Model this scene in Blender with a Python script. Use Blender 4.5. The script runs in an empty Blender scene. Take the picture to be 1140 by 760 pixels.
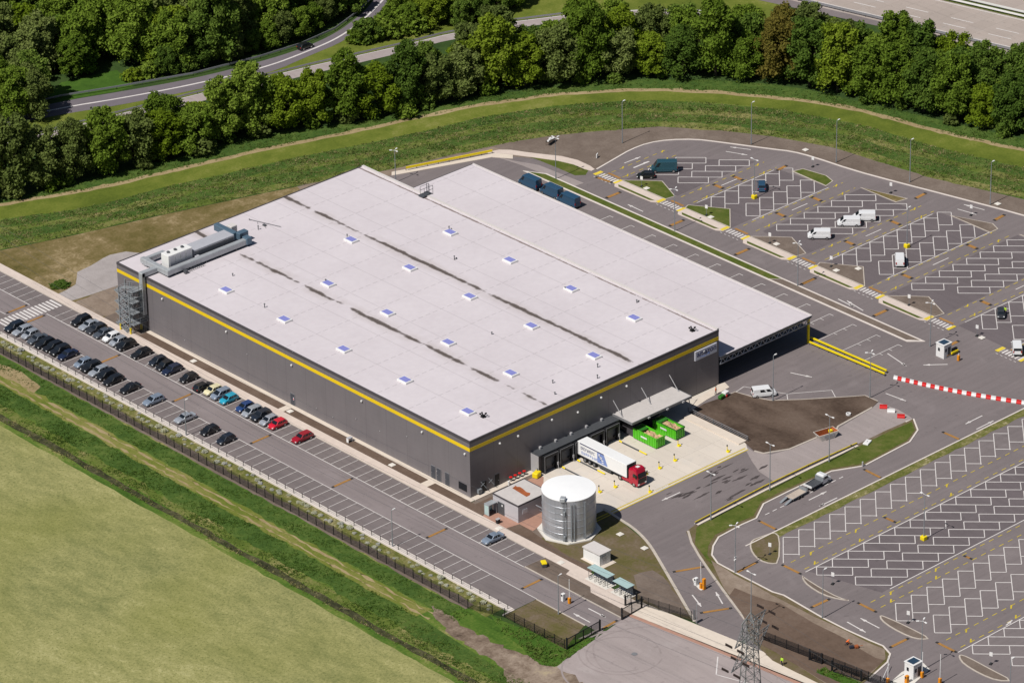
import bpy, bmesh, math, random
from mathutils import Vector, Matrix
from mathutils.geometry import tessellate_polygon
R = math.radians
rnd = random.Random(7)
S = bpy.context.scene
COL = S.collection

# ------------------------------------------------------------------ camera calibration (survey of the photograph)
F_PX, CAM = 5035.0154, Vector((-495.494, -561.9323, 417.4423))
YAW, PIT, ROL = 0.8369833687, 0.4739105703, -0.0191119074
_d = Vector((math.cos(PIT)*math.cos(YAW), math.cos(PIT)*math.sin(YAW), -math.sin(PIT)))
_r = _d.cross(Vector((0, 0, 1))).normalized()
_u = _r.cross(_d)
_r2 = _r*math.cos(ROL) + _u*math.sin(ROL)
_u2 = -_r*math.sin(ROL) + _u*math.cos(ROL)

def at(px, py, z=0.0):
    """surveyed point: where the sight line through a photo pixel meets the height z"""
    v = _d + _r2*((px-570)/F_PX) - _u2*((py-380)/F_PX)
    t = (z-CAM.z)/v.z
    p = CAM + v*t
    return (p.x, p.y)

def ats(pts, z=0.0):
    return [at(a, b, z) for a, b in pts]

# ------------------------------------------------------------------ materials
MATS = {}
def srgb(r, g, b):
    f = lambda c: (c/255/12.92) if c/255 <= .04045 else ((c/255+.055)/1.055)**2.4
    return (f(r), f(g), f(b), 1)

def L(c):
    return tuple(c)+(1,) if len(c) == 3 else c

class NT:
    def __init__(s, m):
        s.t = m.node_tree; s.n = s.t.nodes; s.l = s.t.links
    def add(s, kind, **kw):
        nd = s.n.new(kind)
        for k, v in kw.items():
            if k.startswith('i_'):
                nd.inputs[k[2:].replace('_', ' ')].default_value = v
            else:
                setattr(nd, k, v)
        return nd
    def link(s, a, b): s.l.new(a, b)
    def math(s, op, a, b=None, c=None, clamp=False):
        nd = s.n.new('ShaderNodeMath'); nd.operation = op; nd.use_clamp = clamp
        for i, x in enumerate((a, b, c)):
            if x is None: continue
            if isinstance(x, (int, float)): nd.inputs[i].default_value = x
            else: s.l.new(x, nd.inputs[i])
        return nd.outputs[0]
    def noise(s, vec, scale, detail=3, rough=.55, dist=0):
        nd = s.add('ShaderNodeTexNoise'); nd.inputs['Scale'].default_value = scale
        nd.inputs['Detail'].default_value = detail; nd.inputs['Roughness'].default_value = rough
        nd.inputs['Distortion'].default_value = dist
        s.l.new(vec, nd.inputs['Vector']); return nd.outputs['Fac']
    def ramp(s, fac, stops):
        nd = s.add('ShaderNodeValToRGB'); el = nd.color_ramp.elements
        while len(el) < len(stops): el.new(.5)
        for e, (p, c) in zip(el, stops):
            e.position = p; e.color = L(c) if not isinstance(c, (int, float)) else (c, c, c, 1)
        s.l.new(fac, nd.inputs['Fac']); return nd.outputs['Color']
    def mix(s, fac, a, b, mode='MIX'):
        nd = s.add('ShaderNodeMix', data_type='RGBA', blend_type=mode)
        for sock, x in ((nd.inputs[0], fac), (nd.inputs[6], a), (nd.inputs[7], b)):
            if isinstance(x, (int, float)): sock.default_value = x
            elif isinstance(x, (tuple, list)): sock.default_value = L(x)
            else: s.l.new(x, sock)
        return nd.outputs[2]

def newmat(name):
    m = bpy.data.materials.new(name); m.use_nodes = True
    t = NT(m); t.n.clear()
    out = t.add('ShaderNodeOutputMaterial')
    b = t.add('ShaderNodeBsdfPrincipled')
    t.link(b.outputs[0], out.inputs[0])
    MATS[name] = m
    return m, t, b

def pmat(name, col, rough=.6, metal=0, var=.12, scale=2.0, spec=.4, coat=0, bump=0, world=True, streak=None):
    """plain surface with two octaves of colour variation"""
    m, t, b = newmat(name)
    pos = t.add('ShaderNodeNewGeometry').outputs['Position'] if world else t.add('ShaderNodeTexCoord').outputs['Object']
    vec = pos
    if streak:
        mp = t.add('ShaderNodeMapping'); mp.inputs['Scale'].default_value = streak
        t.link(pos, mp.inputs['Vector']); vec = mp.outputs[0]
    n = t.noise(vec, scale, 5, .6)
    n2 = t.noise(pos, scale*.17, 2, .5)
    f = t.math('ADD', t.math('MULTIPLY', n, .6), t.math('MULTIPLY', n2, .4))
    c = L(col)
    lo = tuple(x*(1-var*1.6) for x in c[:3]); hi = tuple(min(1, x*(1+var*1.6)) for x in c[:3])
    t.link(t.ramp(f, [(.25, lo), (.75, hi)]), b.inputs['Base Color'])
    b.inputs['Roughness'].default_value = rough; b.inputs['Metallic'].default_value = metal
    b.inputs['Specular IOR Level'].default_value = spec
    if coat: b.inputs['Coat Weight'].default_value = coat; b.inputs['Coat Roughness'].default_value = .06
    if bump:
        bp = t.add('ShaderNodeBump'); bp.inputs['Strength'].default_value = bump; bp.inputs['Distance'].default_value = .1
        t.link(n, bp.inputs['Height']); t.link(bp.outputs[0], b.inputs['Normal'])
    return m

def ground(name, stops, big=.05, mid=.35, fine=2.0, wts=(.4, .35, .25), rough=.95, bump=.4, bdist=.2, stretch=None, rot=0):
    m, t, b = newmat(name)
    pos = t.add('ShaderNodeNewGeometry').outputs['Position']
    v2 = pos
    if stretch:
        mp = t.add('ShaderNodeMapping'); mp.inputs['Scale'].default_value = stretch; mp.inputs['Rotation'].default_value = (0, 0, rot)
        t.link(pos, mp.inputs['Vector']); v2 = mp.outputs[0]
    a = t.noise(v2, big, 3, .5); c = t.noise(v2, mid, 4, .6); d = t.noise(pos, fine, 4, .65)
    f = t.math('ADD', t.math('ADD', t.math('MULTIPLY', a, wts[0]), t.math('MULTIPLY', c, wts[1])), t.math('MULTIPLY', d, wts[2]))
    t.link(t.ramp(f, stops), b.inputs['Base Color'])
    b.inputs['Roughness'].default_value = rough; b.inputs['Specular IOR Level'].default_value = .15
    bp = t.add('ShaderNodeBump'); bp.inputs['Strength'].default_value = bump; bp.inputs['Distance'].default_value = bdist
    t.link(t.math('ADD', t.math('MULTIPLY', c, .6), d), bp.inputs['Height']); t.link(bp.outputs[0], b.inputs['Normal'])
    return m

M = MATS
# grounds
ground('g_base', [(.3, (.018, .035, .010)), (.5, (.04, .075, .018)), (.7, (.07, .11, .025))])
def field_mat():
    m, t, b = newmat('g_field')
    pos = t.add('ShaderNodeNewGeometry').outputs['Position']
    mp = t.add('ShaderNodeMapping'); mp.inputs['Scale'].default_value = (1, .45, 1); mp.inputs['Rotation'].default_value = (0, 0, R(38)); t.link(pos, mp.inputs['Vector'])
    v = mp.outputs[0]
    a = t.noise(v, .045, 3, .55); c = t.noise(v, .4, 4, .65); d = t.noise(pos, 1.5, 4, .8)
    f = t.math('ADD', t.math('ADD', t.math('MULTIPLY', a, .28), t.math('MULTIPLY', c, .34)), t.math('MULTIPLY', d, .38))
    col = t.ramp(f, [(.37, (.165, .18, .066)), (.46, (.245, .245, .095)), (.54, (.325, .31, .125)), (.64, (.46, .43, .205))])
    grn = t.ramp(t.noise(pos, .035, 2, .5), [(.45, 0.0), (.7, 1.0)])
    col = t.mix(t.math('MULTIPLY', grn, .45), col, (.20, .21, .05))
    spk = t.ramp(t.noise(pos, 2.2, 2, .7), [(.33, 1.0), (.43, 0.0)])
    col = t.mix(t.math('MULTIPLY', spk, .6), col, (.09, .105, .03))
    t.link(col, b.inputs['Base Color']); b.inputs['Roughness'].default_value = .95; b.inputs['Specular IOR Level'].default_value = .1
    bp = t.add('ShaderNodeBump'); bp.inputs['Strength'].default_value = .5; bp.inputs['Distance'].default_value = .25
    t.link(t.math('ADD', c, d), bp.inputs['Height']); t.link(bp.outputs[0], b.inputs['Normal'])
field_mat()
ground('g_lush', [(.3, (.032, .075, .010)), (.5, (.055, .12, .015)), (.62, (.09, .155, .022)), (.75, (.16, .19, .05))], .08, .5, 2.2)
ground('g_deep', [(.34, (.030, .062, .012)), (.47, (.056, .105, .019)), (.57, (.092, .14, .028)), (.68, (.17, .185, .06))], .1, .6, 2.2)
ground('g_mixband', [(.36, (.06, .095, .014)), (.48, (.11, .15, .026)), (.56, (.19, .19, .06)), (.66, (.36, .30, .14))], .1, .5, 2.2, stretch=(.6, .6, 1))
ground('g_trackside', [(.34, (.085, .13, .018)), (.48, (.15, .175, .03)), (.58, (.24, .22, .07)), (.68, (.38, .32, .15))], .12, .5, 2.2, stretch=(1, .4, 1))
ground('g_bank', [(.37, (.035, .08, .010)), (.46, (.07, .135, .018)), (.54, (.13, .18, .033)), (.63, (.33, .28, .12))], .09, .4, 1.8, stretch=(1, .35, 1))
ground('g_olive', [(.37, (.075, .105, .014)), (.48, (.118, .150, .021)), (.56, (.155, .18, .03)), (.66, (.24, .235, .07))], .06, .35, 1.8, stretch=(.7, .7, 1))
ground('g_dry', [(.34, (.085, .074, .02)), (.45, (.145, .115, .04)), (.53, (.205, .155, .07)), (.63, (.38, .29, .17))], .06, .35, 1.8)
ground('g_weed', [(.34, (.07, .09, .018)), (.46, (.125, .135, .032)), (.55, (.21, .19, .075)), (.64, (.50, .44, .28))], .12, .6, 2.2, wts=(.25, .45, .3))
ground('g_tan', [(.3, (.22, .16, .075)), (.5, (.34, .26, .14)), (.7, (.46, .37, .22))], .1, .6, 2.2)
ground('g_soil', [(.3, (.12, .09, .072)), (.5, (.18, .14, .115)), (.7, (.26, .21, .175))], .05, .3, 1.6)
ground('g_darksoil', [(.36, (.035, .022, .016)), (.46, (.07, .047, .035)), (.54, (.125, .088, .067)), (.66, (.185, .138, .11))], .05, .22, 1.5, wts=(.6, .28, .12), stretch=(1, .5, 1), rot=R(20))
ground('g_palesoil', [(.3, (.17, .125, .095)), (.5, (.26, .20, .155)), (.7, (.36, .29, .235))], .09, .5, 1.7)
ground('g_brownsoil', [(.3, (.10, .068, .05)), (.5, (.145, .10, .075)), (.7, (.19, .14, .11))], .06, .4, 1.8)
ground('g_verge', [(.32, (.055, .085, .012)), (.5, (.095, .12, .022)), (.66, (.16, .15, .05))], .15, .6, 2.2)
ground('g_lawn', [(.34, (.085, .082, .022)), (.44, (.125, .108, .04)), (.53, (.155, .118, .07)), (.63, (.20, .155, .115)), (.74, (.28, .22, .16))], .07, .35, 1.8)
ground('g_ditch', [(.36, (.018, .022, .010)), (.5, (.055, .055, .026)), (.64, (.13, .12, .06))], .2, .8, 2.5)
ground('g_gravel', [(.3, (.30, .265, .255)), (.5, (.385, .345, .335)), (.7, (.46, .42, .41))], .1, .6, 3)
ground('g_dirtroad', [(.36, (.09, .062, .045)), (.48, (.21, .155, .115)), (.58, (.32, .25, .195)), (.68, (.42, .34, .22))], .1, .4, 1.8)

def asphalt(name, base, var=.14, joints=False, patches=.25, stretch=(1, .06, 1), rot=0):
    m, t, b = newmat(name)
    pos = t.add('ShaderNodeNewGeometry').outputs['Position']
    mp = t.add('ShaderNodeMapping'); mp.inputs['Scale'].default_value = stretch; mp.inputs['Rotation'].default_value = (0, 0, rot); t.link(pos, mp.inputs['Vector'])
    a = t.noise(pos, .045, 3, .55); st = t.noise(mp.outputs[0], .9, 4, .6); fi = t.noise(pos, 3, 3, .7)
    f = t.math('ADD', t.math('ADD', t.math('MULTIPLY', a, .4), t.math('MULTIPLY', st, .35)), t.math('MULTIPLY', fi, .25))
    lo = tuple(x*(1-var*1.5) for x in base); hi = tuple(x*(1+var*1.5) for x in base)
    col = t.ramp(f, [(.3, lo), (.7, hi)])
    pale = t.ramp(t.noise(pos, .13, 4, .6, .6), [(.56, 0.0), (.72, 1.0)])
    col = t.mix(t.math('MULTIPLY', pale, patches), col, tuple(min(.5, x*1.45+.02) for x in base))
    spot = t.ramp(t.noise(pos, .75, 3, .6), [(.62, 0.0), (.70, 1.0)])
    col = t.mix(t.math('MULTIPLY', spot, .35), col, tuple(x*.55 for x in base))
    if joints:      # faint paver / slab joints running along the rows
        w = t.add('ShaderNodeTexBrick'); w.inputs['Scale'].default_value = 1; w.inputs['Mortar Size'].default_value = .035
        w.inputs['Brick Width'].default_value = joints[0]; w.inputs['Row Height'].default_value = joints[1]; w.offset = 0
        w.inputs['Color1'].default_value = (1, 1, 1, 1); w.inputs['Color2'].default_value = (.93, .93, .93, 1); w.inputs['Mortar'].default_value = (.72, .72, .72, 1)
        t.link(pos, w.inputs['Vector']); col = t.mix(1.0, col, w.outputs['Color'], 'MULTIPLY')
    t.link(col, b.inputs['Base Color']); b.inputs['Roughness'].default_value = .88; b.inputs['Specular IOR Level'].default_value = .25
    bp = t.add('ShaderNodeBump'); bp.inputs['Strength'].default_value = .15; bp.inputs['Distance'].default_value = .02
    t.link(fi, bp.inputs['Height']); t.link(bp.outputs[0], b.inputs['Normal'])
    return m
asphalt('a_left', (.235, .200, .200))
asphalt('a_stall', (.185, .157, .155), .1)
asphalt('a_main', (.195, .166, .166), stretch=(.06, 1, 1))
asphalt('a_road', (.158, .132, .133))
asphalt('a_bay', (.142, .119, .124), .14)
asphalt('a_entry', (.19, .158, .157), rot=R(60))
asphalt('a_tyre', (.32, .27, .262), .14)
pmat('a_tar', (.075, .062, .062), .85, var=.25, scale=2, spec=.2)
asphalt('a_public', (.36, .305, .295), stretch=(1, .1, 1))
asphalt('a_ramp', (.17, .148, .165), .08, stretch=(.1, 1, 1))
asphalt('a_motorway', (.42, .355, .315), .08, joints=(5, 3.6))
asphalt('c_yard', (.68, .605, .525), .07, joints=(4.0, 5.5), patches=.3, stretch=(.8, .07, 1))
asphalt('c_drive', (.33, .282, .272), .14)
pmat('c_walk', (.64, .54, .475), .9, var=.08, scale=.9, spec=.2)
pmat('c_walkpale', (.68, .59, .50), .9, var=.07, scale=.9, spec=.2)
pmat('c_kerb', (.50, .44, .38), .9, var=.12, scale=1.5, spec=.2)
pmat('c_kerbpale', (.68, .61, .56), .9, var=.06, scale=.6, spec=.2)
pmat('c_reddish', (.42, .24, .18), .9, var=.1, scale=1.2, spec=.2)
pmat('c_white', (.72, .68, .62), .8, var=.06, scale=1.5, spec=.2)
pmat('line_white', (.66, .62, .60), .8, var=.12, scale=1.3, spec=.2)
pmat('line_yellow', (.55, .42, .04), .8, var=.2, scale=1.3, spec=.2)
pmat('tactile_yellow', (.72, .55, .06), .8, var=.12, scale=1.3, spec=.2)
pmat('bump_orange', (.36, .185, .055), .85, var=.2, scale=1.8, spec=.2)
pmat('bump_dark', (.03, .03, .03), .8)
# buildings
def roof_mat():
    m, t, b = newmat('roof_white')
    pos = t.add('ShaderNodeNewGeometry').outputs['Position']
    sx = t.add('ShaderNodeSeparateXYZ'); t.link(pos, sx.inputs[0]); X, Y, Z = sx.outputs
    big = t.noise(pos, .06, 4, .6); fi = t.noise(pos, .8, 4, .6)
    f = t.math('ADD', t.math('MULTIPLY', big, .6), t.math('MULTIPLY', fi, .4))
    col = t.ramp(f, [(.3, (.585, .53, .555)), (.7, (.675, .62, .645))])
    # seams of the membrane: dashed cross seams and faint long ones
    def seam(coord, pitch, off, w):
        q = t.math('ABSOLUTE', t.math('SUBTRACT', t.math('FRACT', t.math('DIVIDE', t.math('ADD', coord, off), pitch)), .5))
        return t.math('LESS_THAN', q, w/pitch)
    dash = t.math('GREATER_THAN', t.math('FRACT', t.math('DIVIDE', X, 1.9)), .35)
    s1 = t.math('MULTIPLY', seam(Y, 9.08, 4.6, .11), t.math('MULTIPLY', dash, .38))
    s2 = t.math('MULTIPLY', seam(X, 8.3, 4.0, .10), .28)
    col = t.mix(t.math('MAXIMUM', s1, s2), col, (.30, .27, .28))
    # dirt washed into the two valley gutters, in broken streaks
    mp = t.add('ShaderNodeMapping'); mp.inputs['Scale'].default_value = (1.0, .45, 1); t.link(pos, mp.inputs['Vector'])
    nz = t.noise(mp.outputs[0], 1.5, 6, .75, .4); nz2 = t.noise(pos, .12, 3, .6); nw = t.noise(pos, .35, 3, .6)
    for x0 in (20.6, 44.7):
        d = t.math('ABSOLUTE', t.math('ADD', t.math('SUBTRACT', X, x0), t.math('MULTIPLY', t.math('SUBTRACT', nw, .5), .9)))
        g = t.math('SUBTRACT', 1.0, t.math('DIVIDE', d, .95), clamp=True)
        run = t.ramp(nz2, [(.40, 0.0), (.56, 1.0)])
        e = t.math('MULTIPLY', t.math('MULTIPLY', g, t.math('ADD', t.math('MULTIPLY', run, .75), .30)), t.math('ADD', .25, nz))
        k = t.ramp(e, [(.24, 0.0), (.40, .8), (.55, 1.0)])
        halo = t.math('MULTIPLY', t.math('MULTIPLY', t.math('SUBTRACT', 1.0, t.math('DIVIDE', d, 2.4), clamp=True), run), nz)
        col = t.mix(t.math('MULTIPLY', halo, .8, clamp=True), col, (.33, .27, .23))
        col = t.mix(t.math('MULTIPLY', k, .9), col, (.07, .052, .042))
    dx = t.math('SUBTRACT', 1.0, t.math('DIVIDE', t.math('ABSOLUTE', t.math('SUBTRACT', X, 65.2)), .55), clamp=True)
    k = t.ramp(t.math('MULTIPLY', t.math('MULTIPLY', dx, 1.5), t.math('ADD', nz, t.math('SUBTRACT', nz2, .5))), [(.45, 0.0), (.6, 1.0)])
    col = t.mix(t.math('MULTIPLY', k, .8), col, (.15, .10, .08))
    t.link(col, b.inputs['Base Color']); b.inputs['Roughness'].default_value = .75; b.inputs['Specular IOR Level'].default_value = .3
roof_mat()
def wall_mat():
    m, t, b = newmat('wall_grey')
    pos = t.add('ShaderNodeNewGeometry').outputs['Position']
    sx = t.add('ShaderNodeSeparateXYZ'); t.link(pos, sx.inputs[0])
    n = t.noise(pos, .25, 3, .5)
    col = t.ramp(n, [(.3, (.168, .153, .163)), (.7, (.184, .168, .177))])
    mp = t.add('ShaderNodeMapping'); mp.inputs['Scale'].default_value = (1, 1, .12); t.link(pos, mp.inputs['Vector'])
    st = t.noise(mp.outputs[0], .9, 4, .6)
    col = t.mix(t.math('MULTIPLY', t.math('SUBTRACT', st, .35), .5, clamp=True), col, (.105, .096, .10))
    v_ = t.math('LESS_THAN', t.math('FRACT', t.math('DIVIDE', t.math('ADD', sx.outputs[0], sx.outputs[1]), 6.0)), .018)
    col = t.mix(t.math('MULTIPLY', v_, .35), col, (.06, .055, .06))
    q = t.math('LESS_THAN', t.math('FRACT', t.math('DIVIDE', sx.outputs[2], 1.1)), .03)
    col = t.mix(t.math('MULTIPLY', q, .25), col, (.06, .055, .06))
    t.link(col, b.inputs['Base Color']); b.inputs['Roughness'].default_value = .42; b.inputs['Metallic'].default_value = .0
    b.inputs['Specular IOR Level'].default_value = .4
wall_mat()
pmat('stripe_yellow', (.80, .55, .01), .5, var=.04, spec=.3)
pmat('trim_dark', (.075, .068, .075), .5, var=.08)
pmat('trim_pale', (.62, .58, .56), .7, var=.06)
pmat('door_dark', (.055, .06, .075), .45, var=.1)
pmat('black', (.012, .012, .014), .6, var=.1)
pmat('rubber', (.018, .018, .02), .8, var=.1)
pmat('white', (.78, .77, .76), .5, var=.03)
pmat('white_paint', (.82, .82, .83), .35, var=.02, coat=.4)
pmat('lightgrey', (.40, .39, .40), .6, var=.06)
pmat('midgrey', (.20, .20, .21), .6, var=.08)
pmat('steel', (.36, .37, .40), .42, .5, var=.1, scale=1.5)
pmat('steel_dark', (.10, .105, .115), .5, .3, var=.12)
pmat('fence_black', (.012, .013, .016), .5, var=.1)
pmat('yellow', (.85, .66, .012), .5, var=.08, spec=.3)
pmat('orange', (.75, .27, .01), .5, var=.08, spec=.3)
pmat('red', (.62, .02, .02), .5, var=.05, spec=.3)
pmat('hvac_grey', (.56, .56, .60), .45, .25, var=.06)
pmat('duct', (.43, .45, .47), .5, .3, var=.12, scale=1.2)
pmat('duct_shaded', (.10, .16, .22), .5, .2, var=.1)  # darker copy of duct: blue shadow on the far ducts put into the colour
pmat('glass_dark', (.012, .016, .022), .08, var=.05, spec=.6)
pmat('solar_glass', (.03, .06, .10), .15, var=.05, spec=.6)
pmat('sky_glass', (.26, .27, .62), .18, var=.06, scale=3, spec=.6)
pmat('shelter_glass', (.42, .56, .55), .2, var=.06, spec=.6)
pmat('rust', (.34, .095, .03), .9, var=.25, scale=2.2)
pmat('pump_wall', (.50, .48, .50), .6, var=.05)
pmat('pump_roof', (.56, .52, .50), .85, var=.08)
pmat('hut_white', (.80, .79, .77), .7, var=.04)
pmat('silo_steel', (.50, .52, .56), .38, .6, var=.14, scale=.9, streak=(2.2, 2.2, .12))
pmat('silo_roof', (.88, .88, .88), .6, var=.02)
pmat('wood_chips', (.50, .33, .19), .9, var=.35, scale=2.5)
pmat('green_paint', (.10, .53, .018), .45, var=.06, coat=.1)
pmat('green_dark', (.03, .17, .02), .5, var=.1)
pmat('cab_red', (.42, .004, .028), .3, var=.03, coat=.5)
pmat('trailer_white', (.82, .82, .82), .45, var=.03)
pmat('trailer_blue', (.19, .27, .56), .4, var=.04)
pmat('ink_blue', (.06, .07, .16), .5, var=.04)
pmat('sign_white', (.66, .66, .74), .5, var=.03)
pmat('chrome', (.5, .5, .5), .25, .8, var=.05)
pmat('head_lamp', (.75, .75, .75), .15, var=.02, spec=.8)
pmat('tail_lamp', (.35, .01, .01), .2, var=.02, spec=.6)
pmat('galv', (.27, .29, .31), .6, .2, var=.12)
pmat('skin', (.50, .30, .21), .6, var=.03)
pmat('hair', (.03, .02, .014), .8)
pmat('navy_cloth', (.02, .025, .045), .85, var=.1)
pmat('hivis_orange', (.85, .16, .02), .7, var=.06)
pmat('hivis_green', (.50, .80, .05), .7, var=.06)
pmat('bark', (.07, .052, .038), .9, var=.25, scale=4, world=False)
pmat('pylon_steel', (.23, .235, .235), .55, .3, var=.2, scale=.6)
pmat('insulator', (.05, .032, .028), .5, var=.1)
pmat('wood_pale', (.50, .42, .35), .8, var=.12)
def paint(name, col, metal=0.0):
    return pmat('paint_'+name, col, .32, metal, var=.02, coat=.6, spec=.5)
for nm, c, me in (('black', (.012, .013, .016), 0), ('navy', (.012, .02, .05), 0), ('blueblack', (.014, .02, .032), 0), ('charcoal', (.045, .048, .055), .2), ('slate', (.10, .115, .14), .3),
                  ('silver', (.42, .45, .50), .35), ('paleblue', (.27, .33, .42), .3), ('grey', (.20, .22, .25), .3), ('white', (.80, .80, .81), 0), ('cream', (.72, .66, .42), 0),
                  ('teal', (.02, .33, .48), 0), ('blue', (.015, .05, .17), 0), ('red', (.60, .008, .03), 0), ('darkred', (.33, .006, .02), 0), ('vanblue', (.025, .075, .14), 0), ('vanteal', (.02, .075, .10), 0)):
    paint(nm, c, me)

def leaf_mat(name, stops, gain=1.0):
    stops = [(p_, tuple(min(.6, v_*gain) for v_ in c_)) for p_, c_ in stops]
    m = bpy.data.materials.new(name); m.use_nodes = True; MATS[name] = m
    t = NT(m); t.n.clear(); out = t.add('ShaderNodeOutputMaterial')
    pos = t.add('ShaderNodeNewGeometry').outputs['Position']
    n = t.noise(pos, .5, 3, .6); n2 = t.noise(pos, 1.9, 3, .7)
    oi = t.add('ShaderNodeObjectInfo').outputs['Random']
    f = t.math('ADD', t.math('ADD', t.math('MULTIPLY', n, .45), t.math('MULTIPLY', n2, .35)), t.math('MULTIPLY', oi, .2))
    col = t.ramp(f, stops)
    d = t.add('ShaderNodeBsdfDiffuse'); tr = t.add('ShaderNodeBsdfTranslucent'); mx = t.add('ShaderNodeMixShader')
    mx.inputs[0].default_value = .3
    t.link(col, d.inputs[0]); t.link(col, tr.inputs[0]); t.link(d.outputs[0], mx.inputs[1]); t.link(tr.outputs[0], mx.inputs[2]); t.link(mx.outputs[0], out.inputs[0])
leaf_mat('leaf_mid', [(.30, (.062, .105, .014)), (.48, (.12, .185, .022)), (.60, (.175, .25, .034)), (.72, (.25, .32, .06))], 1.15)
leaf_mat('leaf_dark', [(.30, (.045, .085, .015)), (.48, (.088, .145, .024)), (.60, (.135, .20, .034)), (.72, (.20, .27, .055))], 1.15)
leaf_mat('leaf_bright', [(.30, (.10, .155, .012)), (.48, (.165, .235, .018)), (.60, (.215, .29, .028)), (.72, (.28, .34, .05))])
leaf_mat('leaf_olive', [(.30, (.082, .112, .028)), (.48, (.135, .175, .045)), (.60, (.185, .225, .065)), (.72, (.25, .29, .11))], 1.15)
leaf_mat('leaf_copper', [(.30, (.10, .095, .018)), (.5, (.17, .14, .03)), (.72, (.21, .225, .045))])
leaf_mat('blade_green', [(.3, (.05, .098, .018)), (.46, (.085, .145, .026)), (.56, (.13, .185, .042)), (.67, (.25, .26, .10))])
leaf_mat('blade_mix', [(.32, (.058, .105, .016)), (.46, (.095, .155, .027)), (.54, (.18, .19, .06)), (.62, (.42, .34, .18))])
leaf_mat('blade_dry', [(.3, (.08, .075, .02)), (.5, (.20, .17, .06)), (.7, (.42, .36, .2))])
leaf_mat('blossom', [(.3, (.32, .32, .11)), (.42, (.82, .72, .42)), (.65, (.95, .87, .60))])

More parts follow.
